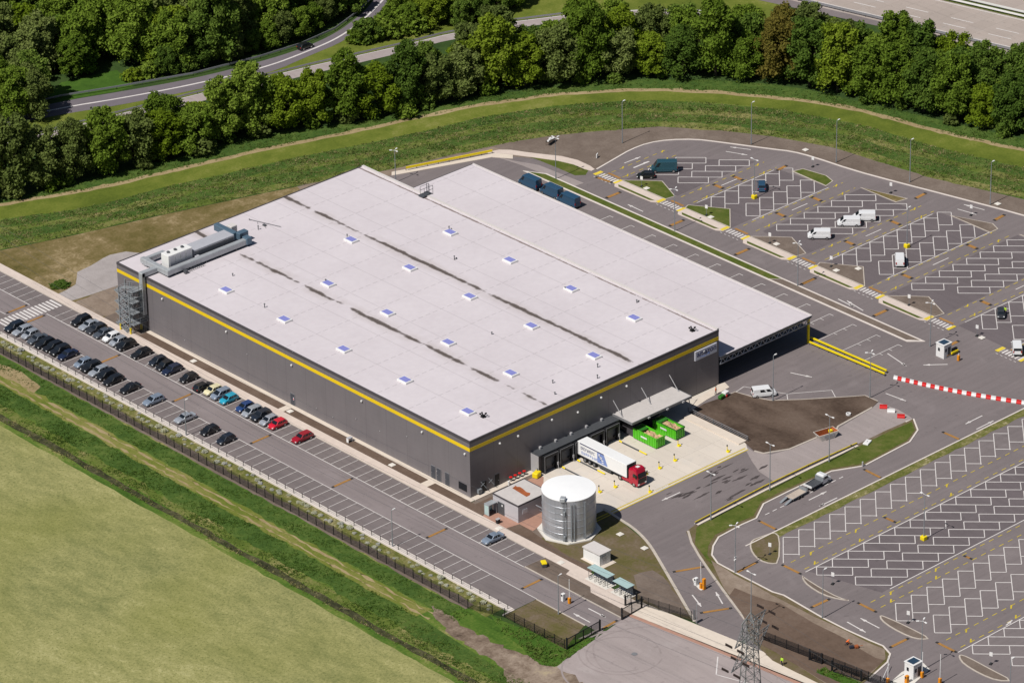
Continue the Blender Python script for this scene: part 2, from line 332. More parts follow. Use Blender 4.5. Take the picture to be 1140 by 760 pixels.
# ------------------------------------------------------------------ mesh builder
class MB:
    def __init__(s): s.v = []; s.f = []; s.m = []
    def add(s, vs, fs, mi=0, mtx=None):
        o = len(s.v)
        s.v += [tuple(mtx @ Vector(p)) if mtx else tuple(p) for p in vs]
        s.f += [tuple(i+o for i in f) for f in fs]; s.m += [mi]*len(fs); return s
    def box(s, c, d, mi=0, rz=0, mtx=None):
        x, y, z = d[0]/2, d[1]/2, d[2]/2
        vs = [(-x, -y, -z), (x, -y, -z), (x, y, -z), (-x, y, -z), (-x, -y, z), (x, -y, z), (x, y, z), (-x, y, z)]
        mt = Matrix.Translation(c) @ Matrix.Rotation(rz, 4, 'Z')
        if mtx: mt = mtx @ mt
        return s.add(vs, [(0, 3, 2, 1), (4, 5, 6, 7), (0, 1, 5, 4), (1, 2, 6, 5), (2, 3, 7, 6), (3, 0, 4, 7)], mi, mt)
    def span(s, x0, x1, y0, y1, z0, z1, mi=0):
        return s.box(((x0+x1)/2, (y0+y1)/2, (z0+z1)/2), (x1-x0, y1-y0, z1-z0), mi)
    def cbox(s, c, d, b=.05, mi=0, rz=0):
        """box with chamfered vertical and top edges"""
        x, y, z = d[0]/2, d[1]/2, d[2]/2
        def ring(ix, zz):
            k = b
            return [(-x+ix, -y+k+ix*0, zz), (-x+k, -y+ix, zz), (x-k, -y+ix, zz), (x-ix, -y+k, zz), (x-ix, y-k, zz), (x-k, y-ix, zz), (-x+k, y-ix, zz), (-x+ix, y-k, zz)]
        vs = ring(0, -z)+ring(0, z-b)+ring(b*.8, z)
        fs = [tuple(range(7, -1, -1)), tuple(range(16, 24))]
        for a in (0, 8):
            for i in range(8): fs.append((a+i, a+(i+1) % 8, a+8+(i+1) % 8, a+8+i))
        return s.add(vs, fs, mi, Matrix.Translation(c) @ Matrix.Rotation(rz, 4, 'Z'))
    def tube(s, a, b, r, n=6, r2=None, mi=0, cap=True):
        a, b = Vector(a), Vector(b); r2 = r if r2 is None else r2
        ax = (b-a)
        if ax.length < 1e-6: return s
        ax.normalize(); p = ax.orthogonal().normalized(); q = ax.cross(p)
        vs = []
        for c, rr in ((a, r), (b, r2)):
            for i in range(n):
                t = 2*math.pi*i/n; vs.append(tuple(c+(p*math.cos(t)+q*math.sin(t))*rr))
        fs = [(i, (i+1) % n, n+(i+1) % n, n+i) for i in range(n)]
        if cap: fs += [tuple(range(n-1, -1, -1)), tuple(range(n, 2*n))]
        return s.add(vs, fs, mi)
    def path(s, pts, r, n=6, mi=0):
        for a, b in zip(pts, pts[1:]): s.tube(a, b, r, n, mi=mi)
        return s
    def lathe(s, prof, n=32, mi=0, c=(0, 0, 0)):
        vs = []; fs = []
        for r, z in prof:
            for i in range(n):
                t = 2*math.pi*i/n; vs.append((c[0]+r*math.cos(t), c[1]+r*math.sin(t), c[2]+z))
        for j in range(len(prof)-1):
            for i in range(n): fs.append((j*n+i, j*n+(i+1) % n, (j+1)*n+(i+1) % n, (j+1)*n+i))
        return s.add(vs, fs, mi)
    def poly(s, pts, z, mi=0):
        tri = tessellate_polygon([[Vector((p[0], p[1], 0)) for p in pts]])
        vs = [(p[0], p[1], z) for p in pts]; fs = []
        for a, b, c in tri:
            A, B, Cc = pts[a], pts[b], pts[c]
            cr = (B[0]-A[0])*(Cc[1]-A[1])-(B[1]-A[1])*(Cc[0]-A[0])
            fs.append((a, b, c) if cr > 0 else (a, c, b))
        return s.add(vs, fs, mi)
    def prism(s, pts, z0, z1, mi=0, top=True):
        n = len(pts)
        ar = sum(pts[i][0]*pts[(i+1) % n][1]-pts[(i+1) % n][0]*pts[i][1] for i in range(n))
        if ar < 0: pts = pts[::-1]
        if top: s.poly(pts, z1, mi)
        vs = [(p[0], p[1], z0) for p in pts]+[(p[0], p[1], z1) for p in pts]
        return s.add(vs, [(i, (i+1) % n, n+(i+1) % n, n+i) for i in range(n)], mi)
    def quad(s, p, mi=0):
        return s.add(p, [(0, 1, 2, 3)], mi)
    def strip(s, a, b, w, z, mi=0):
        ax, ay = a; bx, by = b; l = math.hypot(bx-ax, by-ay)
        if l < 1e-6: return s
        nx, ny = -(by-ay)/l*w/2, (bx-ax)/l*w/2
        return s.add([(ax-nx, ay-ny, z), (bx-nx, by-ny, z), (bx+nx, by+ny, z), (ax+nx, ay+ny, z)], [(0, 1, 2, 3)], mi)
    def sphere(s, c, r, n=8, mi=0, sc=(1, 1, 1)):
        prof = [(max(1e-3, math.sin(math.pi*i/(n-1)))*r, -math.cos(math.pi*i/(n-1))*r) for i in range(n)]
        vs = []; fs = []; k = n*2
        for rr, z in prof:
            for i in range(k):
                t = 2*math.pi*i/k; vs.append((c[0]+rr*math.cos(t)*sc[0], c[1]+rr*math.sin(t)*sc[1], c[2]+z*sc[2]))
        for j in range(n-1):
            for i in range(k): fs.append((j*k+i, j*k+(i+1) % k, (j+1)*k+(i+1) % k, (j+1)*k+i))
        return s.add(vs, fs, mi)
    def mesh(s, name, mats, smooth=False):
        me = bpy.data.meshes.new(name); me.from_pydata(s.v, [], s.f)
        for m in (mats if isinstance(mats, (list, tuple)) else [mats]): me.materials.append(MATS[m])
        if any(s.m): me.polygons.foreach_set('material_index', s.m)
        if smooth: me.polygons.foreach_set('use_smooth', [True]*len(s.f))
        me.update(); return me
    def build(s, name, mats, parent=None, smooth=False, label=None):
        o = bpy.data.objects.new(name, s.mesh(name, mats, smooth)); COL.objects.link(o)
        if parent: o.parent = parent
        if label: o['label'] = label
        return o

def tag(o, label, cat, group=None):
    o['label'] = label; o['category'] = cat
    if group: o['group'] = group
    return o
def thing(name, label, cat, loc=(0, 0, 0), rz=0, group=None):
    o = bpy.data.objects.new(name, None); COL.objects.link(o)
    o.location = loc if len(loc) == 3 else (loc[0], loc[1], 0); o.rotation_euler = (0, 0, rz); o.empty_display_size = .3
    return tag(o, label, cat, group)
def kids(o): return list(o.children)
def dup(o, loc=None, rz=None, label=None, group=None, parent=None):
    c = o.copy(); COL.objects.link(c)
    if parent is not None: c.parent = parent
    if loc is not None: c.location = loc if len(loc) == 3 else (loc[0], loc[1], 0)
    if rz is not None: c.rotation_euler = (0, 0, rz)
    if label: c['label'] = label
    if group: c['group'] = group
    for ch in kids(o): dup(ch, parent=c)
    return c
def structure(name, mb, mats, smooth=False):
    o = mb.build(name, mats, smooth=smooth); o['kind'] = 'structure'; return o
ORD = 'first second third fourth fifth sixth seventh eighth ninth tenth eleventh twelfth thirteenth fourteenth fifteenth sixteenth seventeenth eighteenth nineteenth'.split()
TENS = {2: 'twent', 3: 'thirt', 4: 'fort', 5: 'fift', 6: 'sixt', 7: 'sevent', 8: 'eight', 9: 'ninet'}
def nth(i):           # i from 1
    if i <= 19: return ORD[i-1]
    a, b = divmod(i, 10)
    return TENS[a]+'ieth' if b == 0 else TENS[a]+'y-'+ORD[b-1]
def inset(poly, d):
    n = len(poly); ar = sum(poly[i][0]*poly[(i+1) % n][1]-poly[(i+1) % n][0]*poly[i][1] for i in range(n))
    if ar < 0: poly = poly[::-1]
    out = []
    for i in range(n):
        p0, p1, p2 = Vector(poly[i-1]), Vector(poly[i]), Vector(poly[(i+1) % n])
        e1 = (p1-p0).normalized(); e2 = (p2-p1).normalized()
        n1 = Vector((-e1.y, e1.x)); n2 = Vector((-e2.y, e2.x)); b = (n1+n2)
        if b.length < 1e-4: b = n1.copy()
        b.normalize(); k = d/max(.35, b.dot(n1)); out.append(tuple(p1+b*k))
    return out
def resample(pts, step):
    out = []; 
    for a, b in zip(pts, pts[1:]):
        l = math.hypot(b[0]-a[0], b[1]-a[1]); n = max(1, int(l/step))
        for i in range(n): out.append((a[0]+(b[0]-a[0])*i/n, a[1]+(b[1]-a[1])*i/n))
    out.append(pts[-1]); return out
def smooth_line(pts, it=2, closed=False):
    for _ in range(it):
        q = [] if closed else [pts[0]]
        rng = range(len(pts)) if closed else range(len(pts)-1)
        for i in rng:
            a, b = pts[i], pts[(i+1) % len(pts)]
            q += [(a[0]*.75+b[0]*.25, a[1]*.75+b[1]*.25), (a[0]*.25+b[0]*.75, a[1]*.25+b[1]*.75)]
        if not closed: q.append(pts[-1])
        pts = q
    return pts
def ribbon(mb, pts, w, z0, z1, mi=0, closed=False):
    """kerb: a low wall of width w along a polyline"""
    n = len(pts); ls, rs = [], []
    for i in range(n):
        if closed: a, b = Vector(pts[i-1]), Vector(pts[(i+1) % n])
        else: a, b = Vector(pts[max(0, i-1)]), Vector(pts[min(n-1, i+1)])
        t = (b-a).normalized(); nn = Vector((-t.y, t.x))*w/2; p = Vector(pts[i])
        ls.append(p+nn); rs.append(p-nn)
    vs = []
    for l, r in zip(ls, rs): vs += [(l.x, l.y, z0), (l.x, l.y, z1), (r.x, r.y, z1), (r.x, r.y, z0)]
    fs = []
    for i in range(n if closed else n-1):
        o, q = i*4, ((i+1) % n)*4
        fs += [(o+1, o, q, q+1), (o+2, o+1, q+1, q+2), (o+3, o+2, q+2, q+3)]
    mb.add(vs, fs, mi); return mb
def inpoly(x, y, poly):
    c = False; n = len(poly); j = n-1
    for i in range(n):
        xi, yi = poly[i]; xj, yj = poly[j]
        if (yi > y) != (yj > y) and x < (xj-xi)*(y-yi)/(yj-yi)+xi: c = not c
        j = i
    return c
def wobble(pts, amp, step, seed=1):
    r = random.Random(seed); return [(x+r.uniform(-amp, amp), y+r.uniform(-amp, amp)) for x, y in resample(pts, step)]

# ================================================================== THE SETTING
G_ = MB(); G_.poly([(-1500, -1500), (2500, -1500), (2500, 2500), (-1500, 2500)], 0); structure('ground', G_, 'g_base')
def sheet(name, pts, z, mat): return structure(name, MB().poly(pts, z), mat)

# --- field side of the left car park (everything here runs along the Y axis)
sheet('field', [(-420, -420), (-46.6, -420), (-46.6, -60)]+[(-46.6+rnd.uniform(-.25, .25), y) for y in range(-58, 160, 3)]+[(-46.6, 420), (-420, 420)], .012, 'g_field')
sheet('grass_bank', [(-46.8, -110), (-27.3, -110), (-27.3, 320), (-46.8, 320)], .010, 'g_bank')
sheet('ditch', wobble([(-45.2, -110), (-45.2, 200)], .25, 3, 1)+wobble([(-43.6, 200), (-43.6, -110)], .3, 3, 2), .022, 'g_ditch')
for dx, s in ((-.85, 3), (.75, 5)):
    sheet('dirt_track', wobble([(-34.5+dx-.16, -28), (-34.5+dx-.16, 200)], .34, 1.4, s)+wobble([(-34.5+dx+.16, 200), (-34.5+dx+.16, -28)], .34, 1.4, s+1), .030, 'g_tan')
sheet('dirt_track_verge', wobble([(-36.2, -26), (-35.9, 200)], .45, 1.8, 8)+wobble([(-32.9, 200), (-33.0, -26)], .45, 1.8, 9), .022, 'g_trackside')
sheet('deep_grass', wobble([(-41.2, -80), (-40.6, 200)], .7, 2.2, 31)+wobble([(-36.0, 200), (-36.3, -26)], .4, 2, 32)+[(-38, -50), (-38.6, -80)], .016, 'g_deep')
sheet('deep_grass', wobble([(-32.8, -29), (-32.8, 200)], .4, 2, 33)+wobble([(-28.6, 200), (-28.6, -29)], .3, 2, 34), .016, 'g_deep')
sheet('mixed_grass', wobble([(-43.5, -80), (-43.5, 200)], .3, 2.2, 35)+wobble([(-41.0, 200), (-41.0, -80)], .6, 2.2, 36), .014, 'g_mixband')
sheet('weed_verge', wobble([(-27.6, -34.6), (-27.6, 200)], .2, 3, 11)+[(-23.3, 200), (-23.3, -34.6)], .022, 'g_weed')
sheet('fence_strip', wobble([(-28.3, -30), (-28.3, 200)], .25, 2, 12)+wobble([(-26.1, 200), (-26.1, -30)], .35, 2, 13), .030, 'g_soil')
sheet('dirt_road', wobble(smooth_line(ats([(478, 672), (500, 684), (522, 701), (545, 712), (566, 722), (585, 727), (603, 738), (620, 743), (648, 757), (690, 800), (560, 800), (566, 752), (545, 732), (522, 720), (500, 703), (486, 690)]), 2, True), .55, 1.1, 21), .040, 'g_dirtroad')
sheet('bare_patch', wobble(ats([(0, 405), (20, 412), (45, 430), (38, 438), (15, 424), (0, 418)]), .2, 1, 3), .035, 'g_tan')
sheet('lawn', [(-22.9, -36.5), (-16.9, -36.4), (-16.9, -49.2), (-22.6, -51.6), (-25, -53), (-25, -36.6)], .05, 'g_lawn')

# --- car park beside the long wall
sheet('car_park', [(-22.3, -36.3), (-16.6, -36.3), (-16.6, -52.6), (-5.3, -52.6), (-5.3, 330), (-22.3, 330)], .030, 'a_left')
sheet('stall_paving', [(-22.2, -36.3), (-16.6, -36.3), (-16.6, 330), (-22.2, 330)], .038, 'a_stall')
sheet('stall_paving', [(-10.35, -26), (-5.35, -26), (-5.35, 330), (-10.35, 330)], .038, 'a_stall')
kb = MB(); kb.span(-23.45, -22.25, -36.2, 330, 0, .32); kb.span(-25.0, -22.25, -36.5, -36.2, 0, .2); structure('kerb_wall', kb, 'c_kerbpale')
kb = MB(); ribbon(kb, [(-5.3, -26.5), (-5.3, 330)], .14, 0, .14)
ribbon(kb, [(-16.75, -36.4), (-16.75, -49.3)], .25, 0, .13); ribbon(kb, [(-10.25, -26.2), (-10.25, -52)], .25, 0, .13)
structure('kerb', kb, 'c_kerb')
sheet('soil_bed', [(-10.2, -26.2), (-5.3, -26.4), (-5.3, -52), (-10.2, -52)], .11, 'g_soil')
fw = MB(); fw.prism([(-5.25, 330), (-5.25, -33), (-6.7, -33.5), (-6.7, -40), (-8.0, -41.5), (-8, -52.2), (-4.2, -52.2), (-4.2, -36.9), (-3.1, -36.8), (-3.1, 330)], 0, .125); structure('sidewalk', fw, 'c_walk')
sb = MB(); sb.prism([(-3.05, 97.4), (-3.05, 53.2), (-1.05, 53.2), (-1.05, 97.4)], 0, .13); sb.prism([(-3.05, 51.6), (-3.05, 10.9), (-1.05, 10.9), (-1.05, 51.6)], 0, .13)
sb.prism([(-3.05, 9.0), (-3.05, -6.4), (8.5, -6.2), (8.5, -2.4), (-1.05, -2.4), (-1.05, 9.0)], 0, .13)
structure('planting_bed', sb, 'g_brownsoil')
sw = MB(); sw.prism([(-3.06, 53.2), (-1.0, 53.2), (-1.0, 51.6), (-3.06, 51.6)], 0, .125); sw.prism([(-3.06, 10.9), (-1.0, 10.9), (-1.0, 9.0), (-3.06, 9.0)], 0, .125)
sw.span(-1.04, -.02, 9.0, 97.6, 0, .16); sw.span(-1.04, -.02, -1.2, 9.0, 0, .16); sw.span(-.02, 15.4, -1.3, -.02, 0, .16)
structure('wall_apron', sw, 'c_walkpale')

# --- dry meadow and strips beyond the building
tan_px = [(-60, 236), (0, 228), (66, 217), (112, 209), (193, 190), (240, 179), (290, 167), (382, 149), (463, 132), (534, 117), (570, 112), (616, 105), (682, 101), (733, 100), (799, 103), (860, 108), (919, 116), (967, 125), (1015, 139), (1071, 153), (1140, 167), (1220, 185)]
olive_px = [(-60, 256), (0, 244), (66, 236), (112, 228), (193, 206), (240, 196), (290, 184), (382, 165), (463, 148), (534, 131), (570, 125), (616, 118), (682, 113), (733, 112), (799, 115), (860, 121), (919, 131), (967, 141), (1015, 156), (1071, 171), (1140, 187), (1220, 206)]
reed_px = [(-60, 296), (0, 278), (87, 260), (178, 239), (290, 215), (330, 207), (433, 189), (500, 173), (570, 158), (616, 151), (667, 146), (733, 141), (799, 145), (860, 152), (926, 164), (964, 175), (1003, 188), (1046, 200), (1140, 222), (1220, 242)]
belt_px = [(-60, 230), (18, 221), (48, 212), (110, 199), (153, 187), (215, 172), (280, 153), (355, 142), (420, 132), (470, 122), (540, 105), (600, 100), (650, 92), (720, 88), (790, 89), (860, 94), (900, 100), (960, 114), (1000, 123), (1070, 139), (1140, 155), (1220, 174)]
TAN, OLV, REED, BELT = [ats(x) for x in (tan_px, olive_px, reed_px, belt_px)]
sheet('meadow_strip', BELT+OLV[::-1], .010, 'g_bank')
sheet('mown_strip', TAN+OLV[::-1], .016, 'g_olive')
sheet('reed_bank', OLV+REED[::-1], .014, 'g_bank')
def between(A, B, f): return [(a[0]+(b_[0]-a[0])*f, a[1]+(b_[1]-a[1])*f) for a, b_ in zip(A, B)]
# both edges share their stations, so bands between them follow the ditch
OS = [OLV[min(len(OLV)-1, round(i*(len(OLV)-1)/17))] for i in range(18)]; RS = REED
def near_on(P, q_):
    best = None
    for a, b_ in zip(P, P[1:]):
        va, vb, vq = Vector(a), Vector(b_), Vector(q_); ab = vb-va; t_ = max(0, min(1, (vq-va).dot(ab)/ab.length_squared)); c_ = va+ab*t_; d_ = (c_-vq).length
        if best is None or d_ < best[0]: best = (d_, (c_.x, c_.y))
    return best[1]
OFINE = resample(smooth_line(OLV, 2), 5); RNEAR = [near_on(REED, p_) for p_ in OFINE]
def band(f0, f1, z, mat, sd): sheet('bank_band', wobble(between(OFINE, RNEAR, f0), .5, 2.2, sd)+wobble(between(OFINE, RNEAR, f1)[::-1], .6, 2.2, sd+1), z, mat)
band(.02, .30, .018, 'g_deep', 51); band(.30, .48, .020, 'g_mixband', 53); band(.48, .80, .022, 'g_deep', 55); band(.80, .99, .024, 'g_mixband', 57)
sheet('belt_edge', BELT+TAN[::-1], .015, 'g_deep')
tl = smooth_line(TAN, 2); tb = MB(); tj = random.Random(4); ribbon(tb, wobble(tl, .3, 2.2, 4), 1.5, 0, .022); ribbon(tb, wobble([(x_+.1, y_+.2) for x_, y_ in tl], .7, 1.6, 14), 1.0, 0, .0235); structure('mown_path', tb, 'g_tan')
sheet('dry_meadow', ats([(-60, 298), (0, 279), (87, 261), (178, 240), (290, 216), (330, 208), (433, 190), (450, 200), (380, 240), (180, 320), (140, 375), (60, 330), (0, 296), (-60, 262)]), .012, 'g_dry')
sheet('gravel_pad', wobble(ats([(64, 328), (84, 317), (86, 303), (100, 296), (122, 284), (140, 280), (165, 282), (165, 300), (140, 315), (120, 322), (100, 329), (82, 334), (70, 336)]), .15, 2, 2), .035, 'g_gravel')
sheet('rubble_patch', wobble(ats([(84, 336), (104, 328), (134, 316), (140, 350), (112, 352), (98, 345)]), .2, 1.5, 3), .030, 'g_palesoil')
sheet('soil_yard', REED[5:-1]+ats([(1220, 262), (1140, 242), (1060, 221), (945, 190), (860, 168), (775, 158), (700, 170), (640, 205), (548, 175), (440, 215), (420, 200)]), .018, 'g_soil')
sheet('dry_edge', wobble(ats([(440, 196), (548, 169), (571, 170), (548, 164), (430, 190), (330, 208), (335, 213)]), .15, 2, 6), .024, 'g_palesoil')

# --- asphalt on the far side and to the south
main = [(15.5, -.1), (66, -.1), (66, 120.5)]+[(86.4, 119.2), (107.3, 111.6), (112.2, 104), (116.3, 97.2), (116.6, 90.6)]
outer_px = [(664, 189), (684, 177.5), (702, 167), (722, 159.5), (745, 156), (775, 155.5), (800, 158.5), (860, 166.5), (882, 169), (905, 175), (950, 190), (1000, 203.5), (1060, 219), (1140, 240), (1260, 275)]
OUT = ats(outer_px)
main += OUT+ats([(1300, 560), (1300, 1000), (900, 900), (842, 790), (829, 712), (812, 716), (773, 692), (735, 627), (722, 604), (706, 588), (688, 578), (672, 566)])
sheet('service_road', main, .030, 'a_main')
kb = MB(); ribbon(kb, smooth_line(OUT, 1), .4, 0, .14); structure('outer_kerb', kb, 'c_kerbpale')
sheet('loading_yard', [(15.5, -.1), (66, -.1), (66, -1.4), (58.5, -1.5), (53.5, -4.1), (53.2, -20.4), (51, -23.2), (8.8, -23.2), (8.8, -9), (15.5, -2)], .045, 'c_yard')
ym = MB()
ym.span(8.8, 51.2, -22.5, -22.2, .05, .062); ym.span(8.8, 51.2, -23.2, -22.95, .05, .062)
structure('yard_lines', ym, 'line_yellow')
wk = MB(); wk.prism([(51.2, -5.5), (53.3, -4.2), (53.3, -20.6), (51.2, -20.6)], 0, .30); wk.prism([(53.3, -4.2), (58.9, -1.6), (65.9, -.06), (67.6, -.3), (66.8, -2.4), (60, -3.0)], 0, .12)
structure('ramp_slab', wk, 'c_walkpale')
sheet('pipe_trench', [(8.5, -2.3), (15.5, -2.3), (15.5, -3.6), (12.6, -6.6), (8.5, -6.6)], .05, 'c_reddish')

sheet('stair_ground', [(-3.1, 97.4), (-.02, 97.4), (-.02, 109), (-3.1, 109)], .08, 'g_soil')
sheet('tank_ground', [(-3.1, -33), (-3.1, -1.3), (15.5, -1.3), (15.5, -5), (8.8, -9), (9.5, -23.5), (12, -33)], .026, 'g_soil')
# public road along the bottom, its pavement and red edging
pubn = Vector(at(712, 674)); pubd = (Vector(at(918, 757))-pubn).normalized(); pubp = Vector((-pubd.y, pubd.x))
def pub(s, o): v = pubn+pubd*s+pubp*o; return (v.x, v.y)
sheet('public_road', ats([(618, 743), (707, 679)])+[pub(0, -3.6), pub(140, -3.6), pub(140, -90), pub(-10, -90), at(560, 830)], .034, 'a_public')
pv = MB(); pv.prism([pub(-1.5, 1.2), pub(28.3, 1.0), pub(28.3, -2.9), pub(-1.5, -3.3)], 0, .10); pv.prism([pub(37, 1.0), pub(140, 1.0), pub(140, -2.9), pub(37, -2.9)], 0, .10)
pv.prism([pub(28.3, .4), pub(37, .4), pub(37, -2.9), pub(28.3, -2.9)], 0, .06); structure('pavement', pv, 'c_walkpale')
rd = MB(); rd.prism([pub(-2, -3.35), pub(140, -2.95), pub(140, -3.7), pub(-2, -4.1)], 0, .09); structure('red_edging', rd, 'c_reddish')
sheet('green_strip', wobble([pub(39, 1.1), pub(90, 1.1)], .15, 1.5, 3)+wobble([pub(90, 3.6), pub(39, 3.2)], .3, 1.5, 4), .165, 'g_lush')
ta = MB(); cx_, cy_ = at(690, 728); k_ = 0
for ex, ey, r0, a0, a1 in ((0, 0, 6.0, 20, 260), (.6, .3, 7.6, 60, 300), (-1, .5, 8.4, -40, 150), (3, -2, 11, 10, 140), (-4, -3, 9.5, 100, 290), (8, -5, 14, 60, 170), (2, -6, 12.5, -10, 100)):
    k_ += 1; ribbon(ta, [(cx_+ex+r0*math.cos(R(a0+(a1-a0)*i/40)), cy_+ey+r0*math.sin(R(a0+(a1-a0)*i/40))) for i in range(41)], .34, .03, .0375+.0015*k_)
structure('tyre_marks', ta, 'a_tyre')
wl = MB(); wl.strip(pub(40, -7.6), pub(120, -7.6), .25, .048); wl.strip(pub(22, -5.3), pub(25.5, -10.3), .22, .048); wl.strip(pub(25.5, -10.3), pub(40, -7.6), .18, .048)
structure('public_road_lines', wl, 'line_white')

# --- plot between the car park, the yard and the entry road
sheet('plot_lawn', ats([(562, 590), (600, 600), (672, 568), (690, 579), (722, 605), (735, 629), (772, 691), (712, 672), (690, 668), (700, 655), (663, 630), (640, 628)]), .06, 'g_lawn')
sheet('plot_soil', ats([(560, 583), (576, 580), (604, 600), (634, 620), (662, 632), (655, 640), (606, 613), (566, 592)]), .075, 'g_brownsoil')
sheet('plot_bare', wobble(ats([(705, 640), (728, 634), (745, 650), (768, 686), (740, 680), (712, 664)]), .3, 2, 9), .075, 'g_soil')
sheet('pump_court', [(-1.2, -5.7), (8.8, -5.7), (8.8, -15.6), (-.2, -17.5), (-.2, -13.8), (-3.1, -13.2), (-3.1, -6.8)], .09, 'c_reddish')
kb = MB(); ribbon(kb, smooth_line(ats([(672, 566), (690, 578), (706, 588), (722, 604), (735.4, 626), (773.5, 692)]), 2), .55, 0, .14)
ribbon(kb, smooth_line(ats([(766, 591), (771, 608), (799, 649), (829.5, 689.6)]), 1), .45, 0, .14); structure('entry_kerb', kb, 'c_kerb')

# --- island between the yard road and the southern car park
isl = ats([(773, 585), (800, 571), (850, 545), (900, 521), (953, 496), (985, 480), (1008, 470), (1017, 466.5), (1021.7, 479), (1012.8, 492), (962, 518.6), (951.8, 520.4), (926, 524.5), (879, 546.6), (850, 561), (842, 577), (826, 584), (800, 598), (794, 608), (792.6, 618), (799, 627), (816.8, 636.6), (860, 659), (872.4, 662.6), (914.5, 687), (942, 701), (968.4, 713), (983, 719), (991, 728), (988, 737), (968, 755), (940, 775), (860, 735), (836, 712), (829, 689), (799, 649), (771, 608), (764, 592)])
m_ = MB(); m_.prism(isl, 0, .12); structure('traffic_island', m_, 'g_lawn')
gp = ats([(774, 587), (800, 573), (850, 547), (900, 523), (953, 498), (985, 482), (1008, 472), (1016, 468.5), (1020, 479), (1011, 491), (962, 516.6), (951.8, 518.6), (926, 522.5), (878, 544.6), (849, 559), (840, 575), (824, 582), (797, 596.5), (790, 608), (789, 618), (797, 632), (786, 624), (772, 606)])
sheet('island_grass', inset(gp, .25), .135, 'g_verge')
sheet('island_soil', wobble(ats([(792, 624), (818, 640), (858, 662), (905, 686), (942, 703), (968, 716), (984, 723), (986, 733), (967, 752), (930, 768), (836, 709), (828, 686), (803, 650)]), .12, 2, 3), .136, 'g_palesoil')
sheet('brown_ground', wobble(ats([(818, 655), (840, 664), (868, 672), (905, 693), (940, 711), (975, 733), (985, 735), (966, 752), (930, 766), (838, 712), (829, 688), (812, 664)]), .1, 2, 5), .150, 'g_brownsoil')
kb = MB(); ribbon(kb, isl[6:31], .35, 0, .15); structure('island_kerb', kb, 'c_kerbpale')
# gravel drive and the dark soil plot
sheet('gravel_drive', wobble(ats([(827, 494), (839, 503), (858, 506), (880, 500), (912, 486), (932, 477.6), (971, 453.7), (978, 448), (1000, 456), (1014, 464), (1017, 468), (1008, 470), (985, 480), (953, 495), (900, 519), (862, 536), (845, 525), (834, 508)]), .06, 2, 5), .044, 'c_drive')
ds = ats([(767, 460), (783, 450), (803, 443), (818.4, 436.5), (839.5, 442.5), (858, 446), (892, 445), (950, 441.5), (963, 440.5), (977.6, 447), (971, 453.7), (933, 474.7), (931.6, 477.6), (911.8, 486), (879, 500), (850, 504.7), (839.7, 502), (827, 491), (805, 478)])
m_ = MB(); m_.prism(ds, 0, .11); structure('soil_plot', m_, 'g_darksoil')
kb = MB(); ribbon(kb, ds[2:10], .22, 0, .14); ribbon(kb, ds[10:17], .4, 0, .13); structure('soil_plot_kerb', kb, 'c_kerb')

# --- main road of the far side, its median, walkways and bays
md = MB(); md.prism([(106.3, 100.8), (109, 96), (109, -16), (106.3, -13.5)], 0, .13); structure('median', md, 'c_kerbpale')
sheet('median_grass', [(106.75, 99.5), (108.55, 96), (108.55, 24), (106.75, 26)], .142, 'g_verge'); sheet('median_soil', [(106.75, 25.8), (108.55, 23.8), (108.55, -15), (106.75, -12.8)], .142, 'g_soil')
sheet('side_lane', ats([(548, 174), (571, 179), (600, 184), (640, 200), (650, 204), (638, 208), (610, 196), (580, 184), (556, 176)]), .040, 'c_drive')
pn = MB(); pn.prism(smooth_line([(107.0, 113.4), (110.9, 112.2), (114, 106), (118.6, 98.4), (118.4, 90.2), (116.5, 90.2), (116.4, 97), (112, 105.5), (109.2, 110.6), (106.9, 111.8)], 1, True), 0, .13); structure('north_walkway', pn, 'c_walk')
pn = MB(); pn.prism(ats([(436, 196), (548, 175.5), (571, 177), (571, 173), (548, 171), (436, 192)]), 0, .14); structure('back_pavement', pn, 'c_walkpale')
sheet('path_verge', ats([(582, 172.5), (612, 176), (640, 184), (655, 190), (652, 195), (640, 195.5), (618, 186), (598, 178)]), .05, 'g_verge')
wk = MB(); vg = []; sd = []
for k in range(-1, 4):                     # walkway, verge and planted end of each stall block, 19.6 m apart
    y1 = 3.6+19.6*k+19.6; y0 = y1-13.6
    wk.prism([(115.0, y1-1.0), (116.2, y1+.1), (118.1, y1+.1), (118.1, y0), (116.1, y0-.1), (115.2, y0+1.3)], 0, .13)
    vg.append([(115.45, y1-1.8), (116.2, y1-1.0), (116.2, y0+1.2), (115.5, y0+2.2)])
    if k % 2 == 0: sd.append(([(118.2, y1+.2), (119.8, y1+.8), (124.9, y1-7.0), (118.3, y0-.1)], k))
    else: sd.append(([(118.2, y1+.3), (121.9, y1-3.6), (124.3, y1-6.4), (120.9, y0-.3), (118.3, y0+.1)], k))
structure('walkway', wk, 'c_walk')
for v in vg: sheet('walkway_verge', v, .142, 'g_verge')
for poly, k in sd:
    m_ = MB(); m_.prism(poly, 0, .12); structure('end_island', m_, 'c_kerb')
    sheet('end_island_bed', inset(poly, .22), .134, 'g_verge' if k >= 2 else 'g_soil')
tops = [([(152.4, 43.3), (155.6, 32.2), (152.4, 32.8)], 'g_dry'), ([(155.9, 20.3), (159.4, 11.2), (158.2, 8.6), (155.6, 8.6)], 'g_soil'), ([(147.8, 59.4), (150.5, 58.7), (151.6, 52.6), (150.6, 49.6), (147.6, 48.9)], 'g_verge'), ([(159.4, 3.8), (163, -7), (159.4, -6.4)], 'g_soil')]
for poly, mt in tops:
    m_ = MB(); m_.prism(poly, 0, .12); structure('end_island', m_, 'c_kerb'); sheet('end_island_bed', inset(poly, .25), .134, mt)
